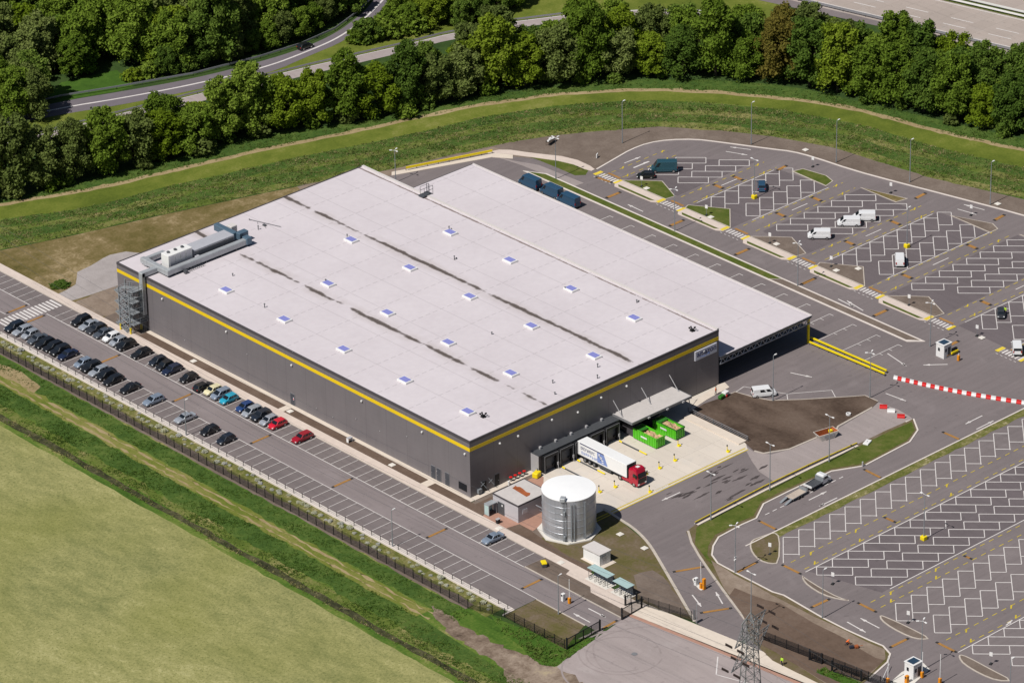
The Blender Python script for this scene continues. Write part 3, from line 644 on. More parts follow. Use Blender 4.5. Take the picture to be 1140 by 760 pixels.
# southern car park: grass strip along the road and the lens-shaped islands
sheet('road_strip', wobble([(25.5, -49.1), (112, -49.1)], .08, 2, 3)+wobble([(112, -51.0), (27, -51.2)], .22, 2, 4)+[(25.6, -50.6)], .05, 'g_weed')
kb = MB(); ribbon(kb, [(24.2, -49.2), (112, -49.0)], .3, 0, .14); structure('road_kerb', kb, 'c_kerbpale')
lens = [[(834, 607), (837, 601), (845, 598), (862, 592), (869, 598), (867.8, 627), (858, 628), (845, 624), (837, 616)],
        [(893, 640), (896, 643), (915, 655), (934, 665), (949, 669), (934, 667.5), (915, 662), (899, 652), (893, 645)],
        [(979, 684), (990, 688), (1012, 698), (1037, 711), (1025, 712), (1012, 709), (992, 699), (980, 690)],
        [(1068, 728), (1078, 731), (1102, 744), (1129, 758), (1110, 758), (1090, 750), (1072, 739), (1067, 732)]]
for i, l in enumerate(lens):
    p = smooth_line(ats(l), 1, True); m_ = MB(); m_.prism(p, 0, .12); structure('loop_island', m_, 'c_kerb'); sheet('loop_island_bed', inset(p, .28), .134, 'g_lawn' if i == 0 else 'g_soil')

# --- painted markings
W_, Y_, O_, K_ = MB(), MB(), MB(), MB()
ZM = .055
SEGN = [0]
def seg(a, b, w=.165, m=None):
    SEGN[0] += 1; (m or W_).strip(a, b, w, ZM+.003*(SEGN[0] % 7))
for n in range(-26, 100):                      # stalls beside the long wall
    y = 93.84-2.5*n
    if -24.8 < y < 118.5 or 124.5 < y: seg((-10.35, y), (-5.5, y), .12)
    y = 41.2+2.5*n if n >= -30 else 0
    if -36.4 < y < 118.5 or y > 124.4: seg((-21.6, y), (-16.65, y), .12)
seg((-10.4, -26.2), (-10.4, 118.6), .17); seg((-10.4, 124.3), (-10.4, 330), .17); seg((-16.6, -36.3), (-16.6, 118.6), .15); seg((-16.6, 124.3), (-16.6, 330), .15)
for i in range(15): W_.span(-19.9+.97*i, -19.35+.97*i, 119.3, 123.2, .05, ZM)
def bump(a, b, w=.55):
    O_.strip(a, b, w, ZM+.026); va, vb = Vector(a), Vector(b); t = (vb-va).normalized()
    for p in (va, vb): O2_.strip(tuple(p-t*.3), tuple(p+t*.3), w*.9, ZM+.032)
O2_ = MB()
for y in (93.5, 70.2, 46.0, 21.6, -5.5, -31.7): bump((-15.9, y), (-11.2, y))
bump((-15.9, 118.3), (-11.3, 118.3)); bump((-15.9, 124.6), (-11.1, 124.6)); bump((-15.3, -52.3), (-11.6, -52.0))
# diagonal stalls of the northern car park, 3.0 m x 6.3 m at 45 degrees
q = .7071
def clipx(pa, pb, x0, x1):
    (ax, ay), (bx, by) = pa, pb
    if ax > bx: ax, ay, bx, by = bx, by, ax, ay
    if bx < x0 or ax > x1: return None
    f = lambda x: ay+(by-ay)*(x-ax)/(bx-ax) if bx != ax else ay
    if ax < x0: ay = f(x0); ax = x0
    if bx > x1: by = f(x1); bx = x1
    return (ax, ay), (bx, by)
def upright_row(x0, ytop, n, step=4.17, cut=None, ends=True):
    for i in range(n):
        x = x0-step*i
        seg((x, ytop), (x-4.4, ytop-4.4)); seg((x, ytop), (x+2.1, ytop-2.1), .22)
        seg((x+2.1, ytop-2.1) if i == 0 else (x-.23, ytop-4.43), (x-2.3, ytop-6.5)); seg((x-4.4, ytop-4.4), (x-2.3, ytop-6.5), .22)
def lying_row(x0, ytop, n, step=4.19):
    for i in range(n):
        x = x0-step*i
        seg((x, ytop), (x+4.66, ytop-4.66), .22); seg((x, ytop), (x-2.1, ytop-2.1)); seg((x+4.66, ytop-4.66), (x+2.56, ytop-6.76)); seg((x-2.1, ytop-2.1) if i == n-1 else (x+.47, ytop-4.67), (x+2.56, ytop-6.76), .22)
for k, (xa, xb, nn) in enumerate(((147.0, 150.0, 6), (155.1, 154.0, 8), (163.3, 160.2, 10))):
    yt = 62.6-39.2*k
    upright_row(xa, yt-.1, nn); upright_row(xb if k else 145.9, yt-7.6, nn-1)
    x1 = (147.5, 155.8, 166)[k]
    seg((121.9 if k < 2 else 121, yt), (x1-2 if k < 2 else x1, yt), .18); seg((118.9+6*(k < 2)*.9, yt-14.4), (x1, yt-14.5), .18)
for k, (xa, xb, nn) in enumerate(((134.9, 140.7, 5), (147.4, 148.9, 6), (155.6, 157, 8), (164, 165, 10))):
    yt = 82.3-39.2*k
    if k == 0: lying_row(xa, yt, 3); lying_row(xb, yt-7.6, 4)
    else: lying_row(xa, yt, nn); lying_row(xb, yt-7.7, nn-1)
aisles = [(87.0, 82.6, 117, 137), (67.4, 62.7, 121.5, 147), (48.0, 43.4, 121, 151.5), (28.2, 23.6, 121.5, 155), (9.0, 4.3, 118.5, 158), (-10.7, -15.3, 121, 163), (-30.2, -35, 121, 170)]
for ya, yb, x0, x1 in aisles:
    for yy in (ya-.35, yb+.55):
        x = x0
        while x < x1: Y_.strip((x, yy), (min(x+1.3, x1), yy), .17, ZM); x += 2.5
    for xx in (x0+4, x1-4):
        Y_.strip((xx-.5, yb+.1), (xx+.5, yb+.9), .3, ZM+.004); Y_.strip((xx+1.5, ya-.7), (xx+2.5, ya), .3, ZM+.004)
    seg(((x0+x1)/2-2.5, (ya+yb)/2), ((x0+x1)/2+2.3, (ya+yb)/2), .22)
    if ya < 80:
        for xx in (x0+9.5, x1-10): bump((xx, ya-.9), (xx, yb+1.2), .9)
    zy0, zy1 = ya-4.5, ya+.9
    for i in range(7): W_.span(116.25, 118.05, zy0+.1+i*.85, zy0+.55+i*.85, .05, ZM)
    K_.span(116.0, 118.3, zy1-.05, zy1+.9, .1, .138); K_.span(116.0, 118.3, zy0-.75, zy0, .1, .138)
    y = zy0
    while y < zy1: seg((115.3, y), (115.3, y+.6), .15); y += 1.2
    O_.span(118.5, 119.1, zy0+.6, zy1-1, .05, ZM+.002)
for y in (78.0, 58.5, 38.9, 19.5, -.9, -20.5): bump((109.9, y), (113.8, y), .8)
for y, xa, xb in ((87.1, 115.5, 118.7), (31.2, 156.9, 160.2), (12.1, 160.9, 164.2), (62, 146, 149)):
    if y > 80: bump((115.4, 87.0), (116, 83.0), .7)
    else: bump((xa, y), (xb, y+.3), .8)
def arrow(a, b, w=.28, head=True):
    seg(a, b, w)
    if head:
        va, vb = Vector(a), Vector(b); t = (vb-va).normalized(); n_ = Vector((-t.y, t.x)); m0 = vb-t*1.3
        W_.add([(vb.x, vb.y, ZM+.003), ((m0+n_*.36).x, (m0+n_*.36).y, ZM+.003), ((m0-n_*.36).x, (m0-n_*.36).y, ZM+.003)], [(0, 1, 2)])
for a, b in (((740, 228), (712, 218)), ((716, 236), (699, 228)), ((961, 346), (943, 335)), ((933, 333), (951, 342)), ((695, 182), (713, 175)), ((705, 187), (722, 180)), ((836, 167), (813, 164)), ((808, 169), (832, 173)),
             ((1096, 234), (1073, 228)), ((1066, 233), (1087, 239)), ((988, 393.6), (1009, 407.7)), ((1055, 405.7), (1028, 406.4)), ((880, 415), (904, 420)), ((986, 438), (1008.7, 446.5)), ((1093.6, 462.7), (1075, 472)), ((1087, 478), (1106, 468.5)),
             ((900.5, 556.6), (920, 547)), ((932, 554), (912, 563.6)), ((943, 692), (963.7, 703.7)), ((979, 699), (958, 688)), ((804.5, 672), (797, 659)), ((770.6, 662), (780.6, 675)), ((725, 549), (744, 540)), ((757, 548), (737, 557)), ((655, 677), (674.5, 687)), ((657, 692.6), (638.6, 682.6)), ((1120, 696), (1127, 690))):
    arrow(at(*a), at(*b), .26)
for y in (25.5, 19.0, 12.5, 6.0, -.5, -7.1, -13.1, 32, 38.5, 45, 51.5, 58, 64.5, 71):       # van bays
    seg((93.5 if y < 10 else 99, y), (104.1, y), .15); seg((104.1, y), (104.1, y-1.1), .15)
    for xx in (101.3, 98.5) if y < 14 else (): seg((xx, y), (xx, y-1.0), .13)
for a, b in (((819, 436.5), (828, 430.5)), ((828, 430.5), (876, 438.5)), ((876, 438.5), (877, 445)), ((876, 438.5), (926, 434.5)), ((926, 434.5), (930, 442))): seg(at(*a), at(*b), .16)
# southern car park
for x in range(0, 20):
    X0 = 26.8+4.15*x
    if X0 > 30: 
        seg((X0+.7, -51.7), (X0-6.1, -58.4)); seg((X0+.7, -51.7), (X0+2.8, -53.8), .22); seg((X0-3.7, -56.2), (X0-1.6, -58.3), .22)
lying_row(28.1+4.195*18, -63.65, 19); lying_row(30.5+4.2*18, -71.1, 19); upright_row(28.97+4.17*17, -82.75, 18); upright_row(30.8+4.17*17, -90.35, 18); lying_row(28+4.19*14, -102.35, 15); lying_row(30+4.19*14, -109.9, 15)
for y, x0 in ((-63.55, 25.4), (-78.55, 32), (-102.25, 24.4)): seg((x0, y), (110, y), .2)
for ya, yb in ((-59.2, -62.7), (-79.4, -81.9), (-97.9, -101.4)):
    for yy in (ya, yb):
        x = 26
        while x < 108: Y_.strip((x, yy), (x+1.25, yy), .17, ZM); x += 2.45
    for xx in (29, 41, 66):
        Y_.strip((xx-.5, yb-.1), (xx+.5, yb+.7), .3, ZM+.004); Y_.strip((xx+1.5, ya-.7), (xx+2.5, ya+.1), .3, ZM+.004)
    bump((50.6, ya-.6), (50.7, yb+.5), .6)
for a, b in (((24.2, -58.9), (24.25, -63.3)), ((24.2, -78.1), (24.2, -82.3)), ((24.2, -97.4), (24.2, -101.8)), ((17.1, -73.2), (21.3, -73.4)), ((17.1, -92.7), (21.4, -92.8)), ((16, -54.9), (21.5, -54.8)), ((32.85, -44.3), (32.8, -48.8)),
             ((61.4, -44.3), (61.25, -48.8)), ((83.2, -44.6), (83.3, -48.9)), ((8.2, -46.7), (13.2, -49.1)), ((1.4, -60.7), (6.3, -63.2))): bump(a, b, .6)
for i in range(11):
    a = Vector(at(852+i*8.2, 573-i*4.02)); b = Vector(at(852+i*8.2+4.6, 573-i*4.02-2.25)); seg(tuple(a), tuple(b), .2)
rt = random.Random(11); tb_ = MB()
for _ in range(46):
    a = Vector(at(rt.uniform(742, 850), rt.uniform(517, 556))); ln = rt.uniform(.8, 4.5); w_ = rt.uniform(.12, .5); d_ = Vector((1, rt.uniform(-.06, .06)))
    if not (-35.5 < a.y < -24): continue
    n_ = 6; up = [(a+d_*ln*(i/n_-.5)+Vector((0, w_*math.sin(math.pi*i/n_)*rt.uniform(.3, 1)))) for i in range(n_+1)]; dn = [(a+d_*ln*(i/n_-.5)-Vector((0, w_*math.sin(math.pi*i/n_)*rt.uniform(.3, 1)))) for i in range(1, n_)]
    tb_.poly([tuple(v_) for v_ in up+dn[::-1]], .0535+.0012*(_ % 12))
structure('tar_patches', tb_, 'a_tar')
structure('white_markings', W_, 'line_white'); structure('yellow_markings', Y_, 'line_yellow'); structure('tactile_paving', K_, 'tactile_yellow')
structure('speed_bumps', O_, 'bump_orange'); structure('speed_bump_ends', O2_, 'bump_dark')
sheet('bay_asphalt', [(119, 82), (134, 82), (141, 75), (146, 68.5), (128, 68.2), (121.5, 68)], .036, 'a_bay')
sheet('bay_asphalt', [(119, 62.4), (146.5, 62.4), (147.8, 48.7), (118.5, 48.7)], .036, 'a_bay')
sheet('bay_asphalt', [(122, 42.9), (152.3, 42.9), (152.3, 28.7), (121, 28.7)], .036, 'a_bay')
sheet('bay_asphalt', [(119.5, 23.2), (155.6, 23.2), (155.6, 9.2), (118.5, 9.2)], .036, 'a_bay')
sheet('bay_asphalt', [(119, 3.9), (159, 3.9), (159, -10.5), (118.5, -10.5)], .036, 'a_bay')
sheet('bay_asphalt', [(119, -15.9), (165, -15.9), (165, -30), (118.5, -30)], .036, 'a_bay')
sheet('bay_asphalt', [(26, -63.7), (110, -63.7), (110, -78.4), (30, -78.4)], .036, 'a_bay')

# --- roads of the far edge: slip road, second carriageway, motorway
slip_u = [(-120, 162), (-20, 133), (68, 113), (130, 103), (215, 88), (290, 69), (335, 55), (373, 38), (400, 18), (412, 6), (420, -6), (440, -50), (470, -120)]
slip_l = [(470, -120), (462, -50), (445, -8), (432, 4), (412, 24), (384, 46), (345, 62), (300, 82), (215, 101), (130, 118), (70, 127), (-20, 146), (-120, 178)]
SU, SLo = smooth_line(ats(slip_u), 2), smooth_line(ats(slip_l), 2)
sheet('slip_road', SU+SLo, .03, 'a_ramp')
cl = [((a[0]+b[0])/2, (a[1]+b[1])/2) for a, b in zip(SU, SLo[::-1])]
m_ = MB(); ribbon(m_, smooth_line(cl, 1), .5, 0, .042); structure('slip_road_line', m_, 'line_white')
r2u = ats([(-120, 192), (0, 161), (60, 146), (137, 126), (220, 105), (345, 74), (443, 52), (491, 40), (560, 26), (640, 16), (720, 11), (773, 11), (812, 17), (900, 30), (1000, 60)])
r2l = ats([(1000, 72), (900, 40), (812, 25), (773, 18), (720, 18), (640, 23), (560, 33), (491, 47), (443, 60), (345, 83), (220, 114), (137, 136), (60, 156), (0, 171), (-120, 203)])
sheet('second_road', r2u+r2l, .03, 'a_public')
m_ = MB(); ribbon(m_, r2u, .4, 0, .042); structure('second_road_line', m_, 'line_white')
sheet('roadside_grass', SLo[::-1]+r2u[::-1], .012, 'g_olive')
sheet('roadside_grass', ats([(130, 78), (68, 92), (55, 108), (70, 112), (130, 102), (150, 96)]), .014, 'g_lush')
sheet('roadside_grass', ats([(380, -20), (600, -5), (640, 14), (720, 9), (812, 15), (870, 10), (880, -40), (600, -60)]), .014, 'g_olive')
m0 = Vector(at(888, 0)); md_ = (Vector(at(1104, 51))-m0).normalized(); mp_ = Vector((-md_.y, md_.x))
def mw(s, o): v = m0+md_*s+mp_*o; return (v.x, v.y)
sheet('motorway', [mw(-120, 1), mw(200, -6), mw(200, 17.5), mw(-120, 17.5)], .03, 'a_motorway')
sheet('motorway', [mw(-120, 20.5), mw(200, 20.5), mw(200, 48), mw(-120, 48)], .03, 'a_motorway')
sheet('motorway_ramp', [mw(-60, -1), mw(40, -1.2), mw(40, -3.2), mw(-60, -7)], .036, 'a_main')
m_ = MB()
for o in (1.5, 5.6, 9.4, 16.8, 21.6, 29, 33): 
    if o in (5.6, 9.4, 29, 33):
        for k in range(-8, 16): m_.strip(mw(k*12, o), mw(k*12+6, o), .28, .045)
    else: m_.strip(mw(-120, o), mw(200, o), .28, .045)
structure('motorway_lines', m_, 'line_white')
sheet('median_grass', [mw(-120, 17.6), mw(200, 17.6), mw(200, 20.4), mw(-120, 20.4)], .03, 'g_verge')

# ================================================================== THE WAREHOUSE
WX, LY, HZ = 66.16, 107.5, 12.15
wh = thing('warehouse', 'huge dark grey warehouse with a pale flat roof and a yellow stripe', 'warehouse')
b = MB(); b.span(0, WX, 0, LY, 0, HZ-.45); b.build('wall', 'wall_grey', wh)
b = MB(); b.span(.25, WX-.25, .25, LY-.25, HZ-.45, HZ-.06); b.build('roof', 'roof_white', wh)
b = MB()
b.span(-.03, .25, -.03, LY+.03, HZ-.46, HZ+.04); b.span(.25, WX+.03, -.03, .25, HZ-.46, HZ+.04); b.span(.25, WX+.03, LY-.25, LY+.03, HZ-.46, HZ+.04)
b.build('roof_edge', 'trim_dark', wh)
b = MB(); b.span(WX-.25, WX+.28, .25, LY-.25, HZ-.46, HZ+.22); b.build('roof_kerb', 'trim_pale', wh)
b = MB(); b.span(-.035, .0, 0, LY, 10.0, 10.75); b.span(0, WX, -.035, 0, 10.0, 10.75); b.build('yellow_stripe', 'stripe_yellow', wh)
sk = None
for x, ys in ((7.7, (81.6, 63.4, 45.3, 27.1, 9.0)), (24.25, (69.4, 51.2, 33.1, 14.9)), (40.8, (81.5, 63.3, 45.1, 26.9, 9.0)), (57.65, (69.8, 51.6, 33.4, 15.2))):
    for y in ys:
        if sk is None:
            b = MB(); b.cbox((0, 0, .2), (2.0, 2.7, .42), .08); sk = b.build('skylight', 'white', wh)
            g = MB(); g.span(-.72, .72, -1.05, 1.05, .42, .47); g.build('pane', 'sky_glass', sk); sk.location = (x, y, HZ-.06)
        else:
            s2 = dup(sk, (x, y, HZ-.06)); s2.parent = wh
# roof vents, pipes, small plant
def vent(x, y, h=.7, arm=True):
    b = MB(); b.tube((0, 0, 0), (0, 0, h), .09, 8); b.lathe([(.16, h-.05), (.2, h), (.1, h+.12), (.01, h+.14)], 8)
    if arm: b.tube((0, 0, .2), (.7, .2, .16), .05, 5); b.box((.75, .2, .1), (.2, .2, .2))
    o = b.build('roof_vent', 'steel_dark', wh); o.location = (x, y, HZ-.06)
for x, y in ((58.4, 71), (56.8, 34.3), (35, 1.9), (27.5, 6.5), (24.6, 2.8), (38.2, 5.2), (13, 86), (30.5, 99), (63, 20), (50, 60), (8.5, 70.5), (24.6, 70.6), (41, 83), (33, 30)): vent(x, y, rnd.uniform(.4, .9), rnd.random() > .4)
for x, y in ((8.6, 5.6), (62.2, 3.4)):
    b = MB()
    for a in range(5):
        t = a*1.257; b.tube((0, 0, .15), (.6*math.cos(t), .6*math.sin(t), .5+.1*a), .10, 6); b.sphere((.6*math.cos(t), .6*math.sin(t), .55+.1*a), .2, 6)
    b.box((0, 0, .12), (.8, .8, .24)); o = b.build('roof_fan', 'black', wh); o.location = (x, y, HZ-.06)
b = MB()   # caged ladder head over the step between the roofs
for dx in (-.4, .4):
    b.tube((66.8, 87+dx, 6.3), (66.8, 87+dx, 14.6), .06, 5)
    for xx in (65.2, 67.6): b.tube((xx, 87+dx*1.6, HZ-.05), (xx, 87+dx*1.6, 14.2), .05, 5)
    b.tube((65.2, 87+dx*1.6, 14.2), (67.6, 87+dx*1.6, 14.2), .05, 5); b.tube((65.2, 87+dx*1.6, 13.4), (67.6, 87+dx*1.6, 13.4), .05, 5)
for k in range(24): b.tube((66.8, 86.6, 6.5+k*.33), (66.8, 87.4, 6.5+k*.33), .03, 4)
b.span(64.6, 67.4, 86.2, 87.8, HZ+.2, HZ+.3); b.build('roof_ladder', 'steel_dark', wh)
b = MB()
for y in (103.6, 101, 98.5): b.tube((32, y, HZ), (32, y, HZ+.5), .04, 5)
b.tube((32, 104, HZ+.15), (34.5, 96.5, HZ+.15), .05, 5); b.box((32.6, 99.5, HZ+.1), (.5, .8, .3)); b.build('roof_pipe', 'steel_dark', wh)
# wall lamps, doors, window, small boxes on the long wall
def wl_(x, y, z, dx=-.18, dy=0):
    b = MB(); b.cbox((dx, dy, 0), (.34, .34, .28), .05); b.span(min(0, dx)-.02 if dx else -.08, 0 if dx else .08, -.08 if dx else min(0, dy), .08 if dx else 0, -.08, .08)
    o = b.build('wall_lamp', 'white', wh); o.location = (x, y, z)
for y in (92.6, 72.2, 52.0, 31, 13.4, 1.2): wl_(-.03, y, 9.2)
for x in (7.5, 21, 27.8, 40.8, 61.8, 34): wl_(x, -.03, 9.1 if x != 27.8 else 8.2, 0, -.18)
wl_(12.2, -.03, 8.9, 0, -.18)
for y in (86, 66, 45, 40, 26, 18, 9.5, 33): 
    b = MB(); b.box((-.06, 0, 0), (.1, .16, .2)); o = b.build('wall_socket', 'lightgrey', wh); o.location = (-.02, y, rnd.choice((2.2, 4.5, 6.4)))
def door_x(y, h=2.3, w=1.1, mat='door_dark', zb=.16):
    b = MB(); b.span(-.07, 0, -w/2-.1, w/2+.1, 0, h+.1); o = b.build('door', 'midgrey', wh); o.location = (-.002, y, zb)
    c = MB(); c.span(-.10, -.07, -w/2, w/2, .05, h); c.build('door_leaf', mat, o)
    d = MB(); d.box((-.13, w*.3, h*.45), (.05, .2, .05)); d.build('handle', 'steel', o)
for y, h in ((10.6, 2.7), (9.0, 2.7), (6.6, 2.7)): door_x(y, h)
for y, h in ((52.3, 2.5),): door_x(y, h, 1.2)
b = MB(); b.span(-.09, 0, -.12, .12, .9, 1.5); b.span(-.095, -.088, -.09, .09, 1.0, 1.3, 1); o = b.build('door_notice', ['sign_white', 'red'], wh); o.location = (-.06, 51.9, .5)
b = MB(); b.span(-.06, 0, -1.15, 1.15, 0, 1.5); wi = b.build('window', 'black', wh); wi.location = (-.002, 2.2, .95)
b = MB(); b.span(-.08, -.061, -1.05, -.05, .1, 1.4); b.span(-.08, -.061, .05, 1.05, .1, 1.4); b.build('pane', 'glass_dark', wi)
def door_y(x, h=2.3, w=1.1, mat='black'):
    b = MB(); b.span(-w/2-.1, w/2+.1, -.07, 0, 0, h+.1); o = b.build('door', 'steel_dark', wh); o.location = (x, -.002, .16)
    c = MB(); c.span(-w/2, w/2, -.10, -.07, .05, h); c.build('door_leaf', mat, o)
    d = MB(); d.box((w*.3, -.13, h*.45), (.2, .05, .05)); d.build('handle', 'steel', o)
door_y(6.7, 2.5); door_y(54.6, 3.0, 1.3); door_y(3.4, 2.2, 1.0)
for x in (2.6, 4.6):
    b = MB(); b.tube((x, -.05, 2.6), (x+.8, -.7, 1.2), .06, 5, mi=0); b.tube((x, -.05, 1.6), (x+.5, -.5, 2.4), .05, 5); b.build('wall_strut', 'galv', wh)
b = MB(); b.span(1.6, 2.5, -.5, -.02, .5, 1.3); b.build('hose_cabinet', 'galv', wh)
# dock block with six dark shelters, pale side cheek
b = MB(); b.span(15.55, 36.7, -2.2, -.002, 0, 3.95); b.build('dock_house', 'trim_dark', wh)
b = MB(); b.span(15.50, 15.55, -2.2, -.02, 0, 3.95); b.build('dock_cheek', 'lightgrey', wh)
b = MB(); b.span(15.5, 36.8, -2.3, -.002, 3.95, 4.06); b.build('dock_roof', 'steel_dark', wh)
ds0 = None
for i in range(5):
    x = 18.2+4.05*i
    if ds0 is None:
        b = MB(); b.span(-1.75, -1.35, -.75, 0, 0, 3.7); b.span(1.35, 1.75, -.75, 0, 0, 3.7); b.span(-1.35, 1.35, -.75, 0, 3.1, 3.7); ds0 = b.build('dock_shelter', 'black', wh)
        b = MB()
        for xx in (-1.78, 1.70): b.span(xx, xx+.08, -.80, -.72, 0, 3.75)
        b.span(-1.78, 1.78, -.80, -.72, 3.68, 3.76); b.build('shelter_frame', 'midgrey', ds0)
        b = MB(); b.span(-1.34, 1.34, -.06, -.01, 1.0, 3.1); b.build('dock_door', 'door_dark', ds0)
        for xx in (-1.1, .8): b = MB(); b.span(xx, xx+.3, -.35, 0, .75, 1.15); b.build('dock_bumper', 'rubber', ds0)
        b = MB(); b.tube((1.55, -1.0, .2), (1.55, -1.0, 1.0), .07, 6); b.span(1.42, 1.72, -1.0, -.8, .9, 1.5); b.build('dock_control', 'lightgrey', ds0)
        ds0.location = (x, -2.2, .05)
    else:
        d2 = dup(ds0, (x, -2.2, .05)); d2.parent = wh
    b = MB(); b.cbox((0, -.15, .2), (.5, .45, .55), .06); o = b.build('dock_lamp', 'lightgrey', wh); o.location = (x-.4, -.1, 4.06)
# flat canopy over the containers
b = MB(); b.span(37.2, 53.2, -5.4, -.01, 4.0, 4.3); cn = b.build('canopy', 'pump_roof', wh)
b = MB(); b.span(37.1, 53.3, -5.55, -5.4, 3.85, 4.34); b.span(37.1, 37.2, -5.4, -.01, 3.85, 4.34); b.span(53.2, 53.3, -5.4, -.01, 3.85, 4.34); b.build('fascia', 'midgrey', cn)
for x in (37.6, 45.2, 52.8):
    b = MB(); b.tube((x-.3, -.03, 7.2), (x, -2.3, 4.3), .085, 6); b.box((x, -2.3, 4.36), (.3, .3, .14)); b.build('tie_rod', 'lightgrey', cn)
for x in (41.5, 46.5, 50.8):
    b = MB(); b.cbox((x, -5.7, 4.0), (.55, .3, .3), .05); b.build('canopy_lamp', 'lightgrey', cn)
for x in (38.6, 43.0, 47.6):
    b = MB(); b.span(x-1.6, x+1.6, -.09, 0, .1, 3.6); b.build('roller_door', 'steel_dark', wh)
# name board on the end wall
def text_mesh(txt, size, ext=.02, spacing=1.0, bold=.0):
    cu = bpy.data.curves.new('lettering', 'FONT'); cu.body = txt; cu.size = size; cu.extrude = ext; cu.align_x = 'CENTER'; cu.align_y = 'CENTER'; cu.space_character = spacing; cu.offset = bold
    ob = bpy.data.objects.new('lettering', cu); COL.objects.link(ob); bpy.context.view_layer.update()
    me = bpy.data.meshes.new_from_object(ob.evaluated_get(bpy.context.evaluated_depsgraph_get())); bpy.data.objects.remove(ob); bpy.data.curves.remove(cu)
    return me
b = MB(); b.span(-3.0, 3.0, -.22, 0, -1.0, 1.0); sg = b.build('name_board', 'sign_white', wh); sg.location = (62.4, -.06, 8.75)
me = text_mesh('amazon', 1.75, .015, 1.0, .03); me.materials.clear(); me.materials.append(MATS['ink_blue'])
o = bpy.data.objects.new('lettering', me); COL.objects.link(o); o.parent = sg; o.location = (.15, -.24, .24); o.rotation_euler = (R(90), 0, 0)
b = MB(); pts = []
for i in range(13):
    t = i/12; pts.append((-1.7+2.6*t, -.24, -.38-.24*math.sin(math.pi*t)))
b.path(pts, .06, 5); b.path([(.55, -.24, -.3), (.95, -.24, -.36), (.85, -.24, -.7)], .06, 5); b.build('smile_mark', 'trailer_blue', sg)
# open van canopy leaning against the warehouse
vc = thing('van_canopy', 'broad white open-sided loading canopy on yellow posts beside the warehouse', 'canopy', (0, 0, 0))
b = MB(); b.span(66.48, 92.1, -.2, 101.2, 5.9, 6.15); b.build('roof', 'roof_white', vc)
b = MB(); b.span(92.1, 92.4, -.3, 101.3, 5.75, 6.3); b.build('roof_kerb', 'trim_pale', vc)
b = MB(); b.span(66.48, 92.1, 101.2, 101.35, 5.8, 6.2); b.span(66.48, 92.1, -.34, -.2, 5.75, 6.17); b.build('fascia', 'steel_dark', vc)
def truss(y):
    b = MB(); b.tube((66.3, y, 4.55), (91.9, y, 4.55), .12, 6); b.tube((66.3, y, 5.65), (91.9, y, 5.65), .12, 6); n = 16; w = 25.6/n
    for i in range(n):
        x = 66.3+w*i; b.tube((x, y, 4.55), (x+w/2, y, 5.65), .085, 5); b.tube((x+w/2, y, 5.65), (x+w, y, 4.55), .085, 5)
    return b.build('truss', 'steel', vc)
for y in (-.15, 16.8, 33.7, 50.5, 67.4, 84.3, 101): truss(y)
for y in (.1, 16.8, 33.7, 50.5, 67.4, 84.3, 101):
    b = MB(); b.cbox((91.75, y, 2.85), (.42, .42, 5.7), .04); b.build('post', 'yellow', vc)

# ================================================================== ROOFTOP PLANT
ah = thing('air_handling_unit', 'long grey air handling unit with a white fan housing on the roof', 'air unit', (0, 0, HZ))
b = MB(); b.cbox((7.8, 97.4, 2.0), (6.2, 2.4, 3.2), .06); w = b.build('fan_housing', 'white', ah)
b = MB()
for x in (5.6, 7.0, 8.4, 9.8): b.span(x-.55, x+.55, 96.12, 96.19, .6, 3.4)
b.build('access_panel', 'hvac_grey', w)
for x in (5.8, 7.6, 9.4):
    b = MB(); b.lathe([(.3, 0), (.36, .25), (.3, .32), (.01, .33)], 10, c=(x, 97.6, 3.6)); b.build('fan', 'steel_dark', w)
b = MB(); b.cbox((16.8, 98.1, 1.45), (10.6, 3.3, 2.2), .06); b.build('filter_section', 'hvac_grey', ah)
b = MB(); b.span(11.6, 21.9, 96.38, 96.44, .5, 2.2); b.build('louvre_band', 'midgrey', ah)
b = MB()
for x in (3.8, 8, 13, 18, 23):
    for y in (96, 99.6): b.span(x-.1, x+.1, y-.1, y+.1, 0, .5)
b.span(3.4, 24, 95.9, 96.1, .35, .5); b.span(3.4, 24, 99.5, 99.7, .35, .5); b.build('support_frame', 'steel_dark', ah)
dk = thing('roof_duct', 'silver square ducting wrapped round the air unit on the roof', 'duct', (0, 0, HZ))
b = MB(); b.cbox((14, 94.9, 1.05), (21.0, 1.15, 1.15), .12); b.build('long_duct', 'duct', dk)
b = MB(); b.cbox((3.4, 98.8, 1.0), (1.1, 9.0, 1.1), .1); b.cbox((3.4, 101.8, 1.0), (1.2, 1.4, 1.3), .1); b.cbox((6.0, 102.6, 1.0), (5.2, .9, .9), .1); b.build('cross_duct', 'duct', dk)
b = MB(); b.cbox((1.0, 98.2, .75), (4.2, 1.1, 1.0), .1); b.cbox((-.75, 98.2, -3.5), (.9, 1.1, 9.4), .1); b.build('wall_duct', 'duct', dk)
b = MB(); b.cbox((23.2, 100.6, 1.6), (1.2, 6.4, 1.4), .1); b.cbox((24.6, 97.0, 1.5), (2.4, 1.4, 1.6), .1); b.cbox((24.2, 94.9, 1.2), (1.4, 1.6, 1.4), .1); b.build('elbow_duct', 'duct_shaded', dk)
b = MB(); b.cbox((24.8, 100.5, 1.3), (1.6, 1.6, 2.4), .1); b.build('silencer', 'trim_pale', dk)
for x in (5, 9, 13, 17, 21):
    b = MB(); b.span(x-.08, x+.08, 94.4, 95.4, 0, .5); b.build('duct_leg', 'steel_dark', dk)
b = MB()
for i in range(9): b.tube((7.5+i*.5, 93.6, .05), (7.5+i*.5, 93.9, .5), .05, 5)
